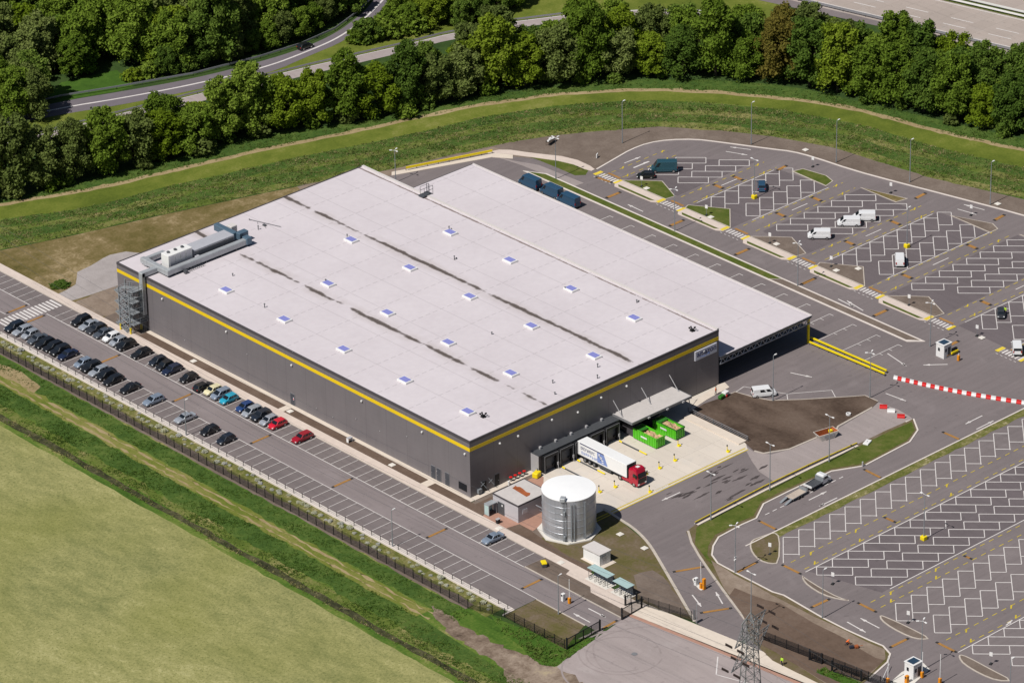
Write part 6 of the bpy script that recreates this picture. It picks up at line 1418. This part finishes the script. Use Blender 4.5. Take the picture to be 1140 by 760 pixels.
# ================================================================== PEOPLE
def person(label, loc, rz, jacket, trousers='navy_cloth', pose='stand', hat=None):
    t = thing('person', label, 'person', (loc[0], loc[1], loc[2] if len(loc) > 2 else .05), rz)
    if pose == 'stand':
        J = dict(pel=(0, 0, .95), wa=(0, 0, 1.12), ch=(.02, 0, 1.36), ne=(.03, 0, 1.50), hd=(.05, 0, 1.60), tp=(.05, 0, 1.74))
        A = {1: [(.0, .19, 1.42), (.05, .25, 1.14), (.18, .22, .92), (.22, .21, .84)], -1: [(.0, -.19, 1.42), (-.04, -.26, 1.14), (.08, -.24, .90), (.12, -.23, .82)]}
        G = {1: [(.0, .10, .92), (.10, .11, .50), (.08, .11, .09), (.22, .12, .05)], -1: [(.0, -.10, .92), (-.05, -.11, .50), (-.16, -.11, .09), (-.02, -.12, .05)]}
    else:   # bent over, kneeling on one knee
        J = dict(pel=(-.05, 0, .52), wa=(.06, 0, .66), ch=(.25, 0, .82), ne=(.36, 0, .90), hd=(.44, 0, .95), tp=(.50, 0, 1.06))
        A = {1: [(.26, .19, .84), (.42, .22, .58), (.60, .14, .40), (.67, .12, .34)], -1: [(.26, -.19, .84), (.40, -.24, .56), (.58, -.18, .36), (.66, -.16, .30)]}
        G = {1: [(-.05, .1, .5), (.35, .13, .46), (.28, .12, .09), (.42, .13, .05)], -1: [(-.05, -.1, .5), (.16, -.12, .09), (-.24, -.12, .10), (-.34, -.12, .05)]}
    V, E, Rr, Lb = [], [], [], []
    def addv(p, r): V.append(p); Rr.append(r); return len(V)-1
    pel = addv(J['pel'], .16); wa = addv(J['wa'], .14); ch = addv(J['ch'], .165); ne = addv(J['ne'], .062); hd = addv(J['hd'], .095); tp = addv(J['tp'], .085)
    for a, b_, m in ((pel, wa, 1), (wa, ch, 1), (ch, ne, 1), (ne, hd, 2), (hd, tp, 2)): E.append((a, b_)); Lb.append(m)
    for s_ in (1, -1):
        ids = [addv(p, r) for p, r in zip(A[s_], (.075, .055, .04, .045))]
        E.append((ch, ids[0])); Lb.append(1)
        for i, m in ((0, 1), (1, 1), (2, 2)): E.append((ids[i], ids[i+1])); Lb.append(m)
        ids = [addv(p, r) for p, r in zip(G[s_], (.10, .07, .055, .05))]
        E.append((pel, ids[0])); Lb.append(0)
        for i, m in ((0, 0), (1, 0), (2, 3)): E.append((ids[i], ids[i+1])); Lb.append(m)
    me = bpy.data.meshes.new('skeleton'); me.from_pydata(V, E, []); ob = bpy.data.objects.new('skeleton', me); COL.objects.link(ob)
    sm = ob.modifiers.new('s', 'SKIN'); ob.modifiers.new('d', 'SUBSURF').levels = 1
    for i, v in enumerate(me.skin_vertices[0].data): v.radius = (Rr[i], Rr[i]); v.use_root = (i == 0)
    bpy.context.view_layer.update()
    m2 = bpy.data.meshes.new_from_object(ob.evaluated_get(bpy.context.evaluated_depsgraph_get())); bpy.data.objects.remove(ob)
    m2.materials.clear()
    for m in (trousers, jacket, 'skin', 'black'): m2.materials.append(MATS[m])
    for p in m2.polygons:
        best, bm = 9, 0
        for (a, b_), m in zip(E, Lb):
            pa, pb = Vector(V[a]), Vector(V[b_]); ab = pb-pa; tt = max(0, min(1, (p.center-pa).dot(ab)/max(1e-6, ab.length_squared))); d = (p.center-(pa+ab*tt)).length
            if d < best: best, bm = d, m
        p.material_index = bm; p.use_smooth = True
    # fingers and face on the same continuous mesh
    bm_ = bmesh.new(); bm_.from_mesh(m2)
    ex = MB()
    for s_ in (1, -1):
        w, h = Vector(A[s_][2]), Vector(A[s_][3]); d = (h-w).normalized(); n = Vector((0, 1, 0))
        for k, ln in enumerate((.075, .085, .08, .06)):
            a = h+n*(k-1.5)*.021+d*.02; c = a+d*ln*.6; e = c+(d+Vector((.5, 0, -.2))).normalized()*ln*.5; ex.tube(a, c, .010, 5, mi=2); ex.tube(c, e, .009, 5, mi=2)
        a = h+n*(-s_)*.035; ex.tube(a, a+(d-n*s_*.8).normalized()*.06, .011, 5, mi=2)
    hc = Vector(J['hd'])*.5+Vector(J['tp'])*.5; fx = hc+Vector((.09, 0, -.02))
    ex.sphere(tuple(fx+Vector((.015, 0, -.01))), .02, 5, 2); ex.box(tuple(fx+Vector((0, 0, -.06))), (.02, .05, .012), 3)
    for s_ in (1, -1): ex.sphere(tuple(fx+Vector((-.005, s_*.035, .025))), .012, 5, 3); ex.sphere(tuple(hc+Vector((0, s_*.095, 0))), .025, 5, 2)
    m3 = ex.mesh('x', ['navy_cloth', 'navy_cloth', 'skin', 'black']); bm_.from_mesh(m3); bm_.to_mesh(m2); bm_.free()
    o = bpy.data.objects.new('body', m2); COL.objects.link(o); o.parent = t
    b = MB(); b.sphere(tuple(hc+Vector((-.02, 0, .045))), .112, 8, 0, (1.05, .98, .85)); b.build('helmet' if hat else 'hair', hat or 'hair', t, smooth=True)
    return t
person('person in a lime vest standing on the pavement by the public road', at(870.5, 740.5)+(.1,), R(200), 'hivis_green')
person('person in an orange jacket bending over tools at the edge of brown ground', at(942.3, 718)+(.16,), R(-40), 'hivis_orange', pose='kneel', hat='hivis_orange')
person('person in an orange jacket standing beside a small compressor at the building corner', at(796.8, 439.5)+(.12,), R(-60), 'hivis_orange')
person('person in a lime jacket standing behind the tiny dark car', at(1119, 350)+(.05,), R(200), 'hivis_green')
t = thing('compressor', 'small white and green wheeled compressor beside a worker in orange', 'compressor', at(805.5, 442.5)+(.12,), R(10)); b = MB(); b.cbox((.6, 0, .75), (1.3, 1.0, .6), .08); b.build('hood', 'white', t); b = MB(); b.cbox((-.7, 0, .5), (1.5, .8, .5), .08); b.build('tank', 'green_dark', t)
for y in (-.55, .55):
    b = MB(); b.tube((.4, y-.07, .3), (.4, y+.07, .3), .3, 10); b.build('wheel', 'red' if y < 0 else 'rubber', t)
t = thing('tool_heap', 'dark tools and a barrow on the pale soil beside the bending worker', 'tools', at(948, 722)+(.16,), R(-30)); b = MB(); b.cbox((0, 0, .3), (.8, .5, .45), .08); b.build('tool_box', 'navy_cloth', t); b = MB(); b.cbox((.9, -.1, .35), (.7, .6, .5), .1); b.tube((.9, -.1, .3), (2.0, -.3, .5), .05, 5); b.build('barrow', 'rust', t)

# ================================================================== PYLON
bx, by = at(835.5, 701, 28); pyl = thing('lattice_pylon', 'tall grey steel lattice power pylon in front of the lower gate', 'pylon', (bx, by, 0), math.atan2(5.42, 12.93))
def hw(z): return 2.25+(1.05-2.25)*min(1, z/24)
b = MB(); zs = [0, 4.5, 8.5, 12, 15, 17.5, 19.8, 21.9, 23.6, 25.2, 26.7, 28.2, 29.4]
cr = ((-1, -1), (1, -1), (1, 1), (-1, 1))
for z0, z1 in zip(zs, zs[1:]):
    a0, a1 = hw(z0), hw(z1)
    for i in range(4):
        (x0, y0), (x1, y1) = cr[i], cr[(i+1) % 4]
        b.tube((x0*a0, y0*a0, z0), (x0*a1, y0*a1, z1), .10, 5); b.tube((x0*a0, y0*a0, z0), (x1*a1, y1*a1, z1), .05, 4); b.tube((x1*a0, y1*a0, z0), (x0*a1, y0*a1, z1), .05, 4); b.tube((x0*a1, y0*a1, z1), (x1*a1, y1*a1, z1), .036, 4)
b.build('tower', 'pylon_steel', pyl)
def arm(z, half):
    b = MB(); w = hw(z)
    for s_ in (-1, 1):
        tip = Vector((s_*half, 0, z+.25)); n = 6
        for yy in (-w, w):
            for zz in (z-.5, z+1.0):
                b.tube((s_*w, yy, zz), tuple(tip), .055, 4)
            for i in range(n):
                f, f2 = i/n, (i+1)/n
                p = lambda f_, zz_: Vector((s_*w, yy, zz_))*(1-f_)+tip*f_
                b.tube(tuple(p(f, z-.5)), tuple(p(f2, z+1.0)), .036, 4); b.tube(tuple(p(f, z+1.0)), tuple(p(f2, z-.5)), .032, 4)
        for i in range(n):
            f = i/n; a = Vector((s_*w, -w, z-.5))*(1-f)+tip*f; c = Vector((s_*w, w, z-.5))*(1-f)+tip*f; b.tube(tuple(a), tuple(c), .036, 4); f2 = (i+1)/n; d = Vector((s_*w, w, z-.5))*(1-f2)+tip*f2; b.tube(tuple(a), tuple(d), .032, 4)
    return b.build('cross_arm', 'pylon_steel', pyl)
arm(28, 7.0); arm(24.2, 8.6)
b = MB(); b.tube((-1.15, -1.15, 29.4), (0, 0, 31.4), .1, 5); b.tube((1.15, -1.15, 29.4), (0, 0, 31.4), .1, 5); b.tube((1.15, 1.15, 29.4), (0, 0, 31.4), .1, 5); b.tube((-1.15, 1.15, 29.4), (0, 0, 31.4), .1, 5); b.build('peak', 'pylon_steel', pyl)
li = R(90)-math.atan2(5.42, 12.93)
for z, hx in ((28, 7.0), (24.2, 8.6), (24.2, 4.6)):
    for s_ in (-1, 1):
        for dr_ in (1, -1):
            d = Vector((math.cos(li), math.sin(li), 0))*dr_; p0 = Vector((s_*hx, 0, z+.2)); b = MB()
            for dz in (-.12, .12):
                p1 = p0+d*.5+Vector((0, 0, dz)); b.tube(tuple(p1), tuple(p1+d*1.7-Vector((0, 0, .15))), .04, 5)
                for k in range(8): q_ = p1+d*(.15+.2*k); b.tube(tuple(q_), tuple(q_+d*.07), .13, 6)
            b.build('insulator', 'insulator', pyl)
            b = MB(); L_ = 230; pts = []
            for i in range(13): f = i/12; pts.append(tuple(p0+d*(2.2+L_*f)-Vector((0, 0, .3+14*4*f*(1-f)*.45))))
            b.path(pts, .022, 3); b.build('wire', 'steel_dark', pyl)

# ================================================================== TREES
def make_crown(seed, h, r, cards=5200, slim=1.0, lo=.14):
    g = random.Random(seed); vs = []; fs = []
    lobes = []
    n = 44
    for i in range(n):
        z = lo+.03+(1-lo-.06)*((i+.5)/n); env = r*slim*(1-abs((z-.42)/.62)**2.4)**.6 if abs((z-.42)/.62) < 1 else r*.12
        a = i*2.39996+g.uniform(-.5, .5); d = env*g.uniform(.35, .92); lr = r*g.uniform(.20, .36)*(1.12-.4*z)
        lobes.append((Vector((d*math.cos(a), d*math.sin(a), z*h)), lr))
    for _ in range(cards):
        c, lr = lobes[g.randrange(n)]
        u = Vector((g.gauss(0, 1), g.gauss(0, 1), g.gauss(0, 1))); u.normalize()
        if u.z < -.3 and g.random() < .6: u.z = -u.z
        p = c+u*lr*(g.uniform(.6, 1.05) if g.random() < .68 else g.uniform(.95, 1.5))*Vector((1, 1, .85)).z
        if p.z < .4: continue
        nn = (u*.8+Vector((g.gauss(0, .75), g.gauss(0, .75), g.gauss(.25, .75)))).normalized(); t1 = nn.orthogonal().normalized(); t2 = nn.cross(t1); a = g.uniform(0, 6.28); t1, t2 = t1*math.cos(a)+t2*math.sin(a), t2*math.cos(a)-t1*math.sin(a)
        s_ = g.uniform(.17, .42); w = s_*g.uniform(.5, .8); o = len(vs)
        vs += [tuple(p-t1*s_), tuple(p+t2*w+nn*.05), tuple(p+t1*s_), tuple(p-t2*w+nn*.05)]; fs.append((o, o+1, o+2, o+3))
    me = bpy.data.meshes.new('crown'); me.from_pydata(vs, [], fs); me.materials.append(MATS['leaf_mid']); me.update(); return me
def make_trunk(seed, h, r):
    g = random.Random(seed); b = MB(); b.tube((0, 0, -.2), (.1, .05, h*.35), .30, 8, .20); b.tube((.1, .05, h*.35), (0, .1, h*.8), .20, 7, .07)
    for i in range(7):
        a = i*2.4; z = h*g.uniform(.25, .6); e = Vector((math.cos(a)*r*.7, math.sin(a)*r*.7, z+h*.2)); b.tube((.05, .05, z), tuple(e), .10, 5, .03)
    return b.mesh('trunk', 'bark')
TREE = []
for i, (h, r, sl) in enumerate(((13, 5.2, 1), (14.5, 5.5, .95), (11.5, 5.2, 1.05), (15.5, 5.2, .9), (10.5, 4.6, 1.1), (12.5, 5.8, 1.05), (9.5, 4.2, 1.0))): TREE.append((make_crown(40+i, h, r, 13000, sl), make_trunk(40+i, h, r), h))
BUSH = [(make_crown(80+i, 3.6, 2.3, 1500, 1.1, .02), 3.6) for i in range(3)]
KW = {'leaf_mid': 'mid-green', 'leaf_dark': 'dark green', 'leaf_bright': 'bright yellow-green', 'leaf_olive': 'dull olive', 'leaf_copper': 'brownish copper'}
def tree(x, y, mat, label, group, sc=1.0, v=None):
    cm, tm, h = TREE[rnd.randrange(len(TREE)) if v is None else v]
    t = thing('tree', label, 'tree', (x, y, 0), rnd.uniform(0, 6.28), group); s_ = sc*rnd.uniform(.9, 1.1); t.scale = (s_, s_, s_*rnd.uniform(.92, 1.1))
    o = bpy.data.objects.new('crown', cm); COL.objects.link(o); o.parent = t; o.material_slots[0].link = 'OBJECT'; o.material_slots[0].material = MATS[mat]
    o = bpy.data.objects.new('trunk', tm); COL.objects.link(o); o.parent = t
    return t
def bush(x, y, mat, label, group, sc=1.0, name='bush'):
    cm, h = BUSH[rnd.randrange(3)]; o = bpy.data.objects.new(name, cm); COL.objects.link(o); o.location = (x, y, 0); s_ = sc*rnd.uniform(.8, 1.2); o.scale = (s_, s_, s_*rnd.uniform(.8, 1.1)); o.rotation_euler = (0, 0, rnd.uniform(0, 6.28))
    o.material_slots[0].link = 'OBJECT'; o.material_slots[0].material = MATS[mat]; tag(o, label, 'bush', group); return o
mats_w = ['leaf_mid']*5+['leaf_dark']*3+['leaf_olive']*4+['leaf_bright']*2
# long belt: front row measured along its foot, then rows behind it
front = resample(belt_px[:], 1)
acc = []; last = None; k = 0
for i in range(len(front)):
    p = Vector(at(*front[i]))
    if last is None or (p-last).length > 7.2:
        acc.append((front[i], p)); last = p
special = {'leaf_bright': [(545, 105), (575, 100), (415, 133), (940, 108), (310, 148), (175, 184)], 'leaf_copper': [(868, 95), (880, 97)], 'leaf_olive': [(30, 215), (80, 207), (620, 96), (485, 120)]}
for (px, p) in acc:
    k += 1
    d = (Vector(at(px[0], px[1]-8))-p).normalized(); q_ = p+d*2.6
    mt = rnd.choice(mats_w)
    for kk, ls in special.items():
        for s_ in ls:
            if abs(px[0]-s_[0]) < 11: mt = kk
    sc = 1.0+.08*math.sin(px[0]*.05)
    if 330 < px[0] < 470: sc *= .95
    if px[0] > 840: sc *= 1.0
    tree(q_.x, q_.y, mt, KW[mt]+' tree, '+nth(k)+' along the belt foot from the car-park end of the stream meadow', 'trees along the foot of the long belt', sc)
    depth = (10 if px[0] < 45 or px[0] > 90 else 16) if px[0] < 230 else (16 if px[0] < 500 else (18 if px[0] < 820 else 23))
    dd = 8.5
    while dd < depth:
        mt = rnd.choice(mats_w); 
        for s_ in special['leaf_copper']:
            if abs(px[0]-s_[0]) < 12: mt = 'leaf_copper'
        q2 = p+d*(dd+rnd.uniform(-1.5, 1.5))+Vector((rnd.uniform(-1.5, 1.5), rnd.uniform(-1.5, 1.5)))
        if not (px[0] < 500 and rnd.random() < .38): tree(q2.x, q2.y, mt, KW[mt]+' tree deep inside the long belt behind its front row', 'inner '+KW[mt]+' trees of the long belt', sc*(.9 if px[0] < 820 else 1.0))
        dd += 7.6
    if rnd.random() < .8: mt = rnd.choice(['leaf_mid', 'leaf_dark', 'leaf_olive']); b_ = p+d*.6+Vector((rnd.uniform(-2, 2), rnd.uniform(-2, 2))); bush(b_.x, b_.y, mt, KW[mt]+' bush at the foot of the long belt', KW[mt]+' bushes at the belt foot', rnd.uniform(.6, 1.1))
# wood above the slip road and clump at the frame's edge
wood = ats([(-50, 104), (0, 96), (61, 90), (122, 82), (163, 90), (195, 86), (229, 78), (290, 61), (335, 47), (368, 31), (392, 12), (412, -30), (380, -60), (180, -75), (-60, -60)])
def fill(poly, step, fn, jit=.4):
    xs = [p[0] for p in poly]; ys = [p[1] for p in poly]; x = min(xs)
    while x < max(xs):
        y = min(ys)
        while y < max(ys):
            qx, qy = x+rnd.uniform(-jit, jit)*step, y+rnd.uniform(-jit, jit)*step
            if inpoly(qx, qy, poly): fn(qx, qy)
            y += step
        x += step
def wtree(x, y):
    mt = rnd.choice(mats_w); tree(x, y, mt, KW[mt]+' tree in the wood above the slip road', KW[mt]+' trees of the upper wood', rnd.uniform(.95, 1.2))
fill(wood, 7.8, wtree)
for i, px in enumerate([(186, 83), (205, 79), (224, 74), (243, 69), (262, 64), (280, 58), (298, 53), (315, 48), (332, 42), (348, 34), (362, 26), (374, 16), (384, 6), (392, -5)]):
    mt = rnd.choice(mats_w); x, y = at(*px); tree(x, y, mt, KW[mt]+' tree, '+nth(i+1)+' along the crash barrier below the upper wood', 'trees along the slip road barrier', .62, rnd.choice((4, 5, 6, 2)))
def ctree(x, y):
    mt = rnd.choice(['leaf_mid', 'leaf_dark', 'leaf_mid', 'leaf_olive']); tree(x, y, mt, KW[mt]+' tree in the clump where the slip road disappears', KW[mt]+' trees of the roadside clump', .95)
fill(ats([(-40, 150), (0, 143), (48, 137), (62, 128), (58, 116), (40, 112), (0, 120), (-40, 128)]), 5.6, ctree, .3)
def mtree(x, y):
    mt = rnd.choice(['leaf_bright', 'leaf_mid', 'leaf_mid', 'leaf_dark']); tree(x, y, mt, KW[mt]+' low tree on the strip between slip road and second road', KW[mt]+' low trees between the two roads', .62)
fill(ats([(404, 52), (425, 46), (470, 38), (509, 30), (545, 23), (590, 12), (600, -16), (520, -16), (474, -4), (456, 18), (432, 38)]), 5.0, mtree, .3)
for i, px in enumerate([(397, 48), (408, 46), (420, 44), (434, 41), (448, 38), (443, 30), (434, 34), (456, 27), (462, 36)]):
    mt = rnd.choice(['leaf_mid', 'leaf_dark', 'leaf_mid']); x, y = at(*px); bush(x, y, mt, KW[mt]+' bush, '+nth(i+1)+' in the cluster where slip road and second road part', 'bushes between the two roads', 1.25)
for px, lb, mt in (((147, 90), 'bright bush at the edge of the grass below the upper wood', 'leaf_bright'), ((165, 86), 'mid-green bush on the slip road bank below the upper wood', 'leaf_mid'), ((183, 80), 'low mid-green bush between the wood and the crash barrier', 'leaf_mid'), ((205, 74), 'dark bush near the crash barrier of the slip road', 'leaf_dark')):
    x, y = at(*px); bush(x, y, mt, lb, None, 1.15)

# ================================================================== GRASSES
def tufts(name, poly, dens, h, mat, seed, w=.16, blades=4, label=None, cat=None, keep=None, z=0):
    g = random.Random(seed); xs = [p[0] for p in poly]; ys = [p[1] for p in poly]; x0, x1, y0, y1 = min(xs), max(xs), min(ys), max(ys); vs = []; fs = []
    n = int((x1-x0)*(y1-y0)*dens)
    for _ in range(n):
        x, y = g.uniform(x0, x1), g.uniform(y0, y1)
        cl = math.sin(x*.31+seed)*math.sin(y*.27+seed*.7)+.6*math.sin(x*.9+y*.7)
        if g.random() > .72+.3*cl: continue
        if not inpoly(x, y, poly) or (keep and not keep(x, y)): continue
        hh = h*(.6+.25*max(-.6, cl))*g.uniform(.6, 1.3)
        for k in range(blades):
            a = g.uniform(0, 6.28); dx, dy = math.cos(a)*w, math.sin(a)*w; lx, ly = g.gauss(0, hh*.75), g.gauss(0, hh*.75); o = len(vs); ox, oy = g.uniform(-.25, .25), g.uniform(-.25, .25)
            vs += [(x+ox-dx, y+oy-dy, 0), (x+ox+dx, y+oy+dy, 0), (x+ox+lx+dx*.3, y+oy+ly+dy*.3, hh), (x+ox+lx-dx*.3, y+oy+ly-dy*.3, hh)]; fs.append((o, o+1, o+2, o+3))
    me = bpy.data.meshes.new(name); me.from_pydata(vs, [], fs); me.materials.append(MATS[mat]); me.update(); o = bpy.data.objects.new(name, me); COL.objects.link(o); o['kind'] = 'stuff'; o.location.z = z
    if label: o['label'] = label; o['category'] = cat
    return o
tufts('tall_grass', OLV[1:]+REED[::-1][:-1], 4.5, .24, 'blade_mix', 3, w=.11, label='tall rough grass and reeds on the ditch bank beyond the depot', cat='grass')
tufts('tall_grass', OLV[1:]+REED[::-1][:-1], 2.2, .38, 'blade_green', 9, w=.12, label='lush green reeds in the ditch behind the depot', cat='reeds')
tufts('tall_grass', [(-43.4, -52), (-36.3, -52), (-36.1, 125), (-43.4, 125)], 6.0, .22, 'blade_green', 5, w=.11, label='lush green grass between the field ditch and the dirt track', cat='grass', keep=lambda x, y: not (y < -26 and x > -40+(-26-y)*.1-3 and x < -30))
tufts('tall_grass', [(-32.7, -32), (-28.7, -32), (-28.7, 125), (-32.7, 125)], 5.0, .20, 'blade_green', 6, w=.11, label='rough grass between the dirt track and the mesh fence', cat='grass')
tufts('ditch_reeds', [(-45.6, -70), (-43.4, -70), (-43.4, 125), (-45.6, 125)], 3.0, .28, 'blade_mix', 7, w=.11, label='thin reeds along the field ditch', cat='reeds')
GG = ats([(545, 683), (560, 691), (584, 700), (630, 713), (659, 709), (663, 711), (639, 727), (618, 742), (603, 740), (586, 728), (582, 721), (560, 705)])
sheet('lush_patch', GG, .048, 'g_lush')
tufts('tall_grass', [(-43.4, -80), (-38.5, -80), (-37.0, -60), (-38.5, -40), (-36.5, -27), (-43.4, -27)], 6.0, .22, 'blade_green', 15, w=.11, label='lush green grass between the field ditch and the dirt road', cat='grass')
tufts('grass', GG, 4, .4, 'blade_green', 8, label='bright long grass outside the exit gate', cat='grass')
tufts('grass', [pub(39, 1.3), pub(88, 1.3), pub(88, 3.4), pub(39, 3.2)], 5, .35, 'blade_green', 8, z=.16, label='bright long grass between pavement and netted fence', cat='grass')
tufts('belt_edge_grass', BELT[1:]+TAN[1:][::-1], 3, .3, 'blade_green', 12, w=.12, label='dark long grass between the belt and the mown path', cat='grass')
# pale flowering shrubs in the strip beside the kerb wall
for i in range(100):
    y = -33.5+i*1.5+rnd.uniform(-.7, .7); bush(-24.7+rnd.uniform(-.85, .85), y, 'blossom', 'pale flowering low shrub in the weedy strip by the kerb wall', 'pale shrubs by the kerb wall', rnd.uniform(.13, .27), 'shrub').scale.z *= .5
x, y = at(67, 318); o = bush(x, y, 'blade_green', 'low spreading green weed patch alone on the dry meadow by the sidewalk', None, .95, 'shrub'); o.scale.z *= .2

# ================================================================== LIGHT, SKY, CAMERA
EL = 52.3
sdir = Vector((-math.cos(R(EL))*math.cos(R(2.42)), -math.cos(R(EL))*math.sin(R(2.42)), math.sin(R(EL))))
sl = bpy.data.lights.new('sun', 'SUN'); sl.energy = 5.0; sl.angle = R(.5); sl.color = (1, .965, .91)
so = bpy.data.objects.new('sun', sl); COL.objects.link(so); so.rotation_euler = (-sdir).to_track_quat('-Z', 'Y').to_euler()
w = bpy.data.worlds.new('World'); S.world = w; w.use_nodes = True; nt = w.node_tree; bg = nt.nodes['Background']
sky = nt.nodes.new('ShaderNodeTexSky'); sky.sky_type = 'NISHITA'; sky.sun_disc = False; sky.sun_elevation = R(EL); sky.sun_rotation = math.atan2(sdir.x, sdir.y)
nt.links.new(sky.outputs[0], bg.inputs[0]); bg.inputs[1].default_value = .05
cd = bpy.data.cameras.new('camera'); cam = bpy.data.objects.new('camera', cd); COL.objects.link(cam)
cd.sensor_width = 36; cd.sensor_fit = 'HORIZONTAL'; cd.lens = F_PX/1140*36; cd.clip_start = 5; cd.clip_end = 6000
rot = Matrix((_r2, _u2, -_d)).transposed().to_4x4(); cam.matrix_world = Matrix.Translation(CAM) @ rot
S.camera = cam
S.view_settings.view_transform = 'Standard'; S.view_settings.look = 'None'; S.view_settings.exposure = -.24; S.view_settings.gamma = 1
S.cycles.max_bounces = 5; S.cycles.diffuse_bounces = 1; S.cycles.glossy_bounces = 2; S.cycles.transmission_bounces = 2; S.cycles.transparent_max_bounces = 4
S.cycles.caustics_reflective = False; S.cycles.caustics_refractive = False; S.cycles.use_denoising = True
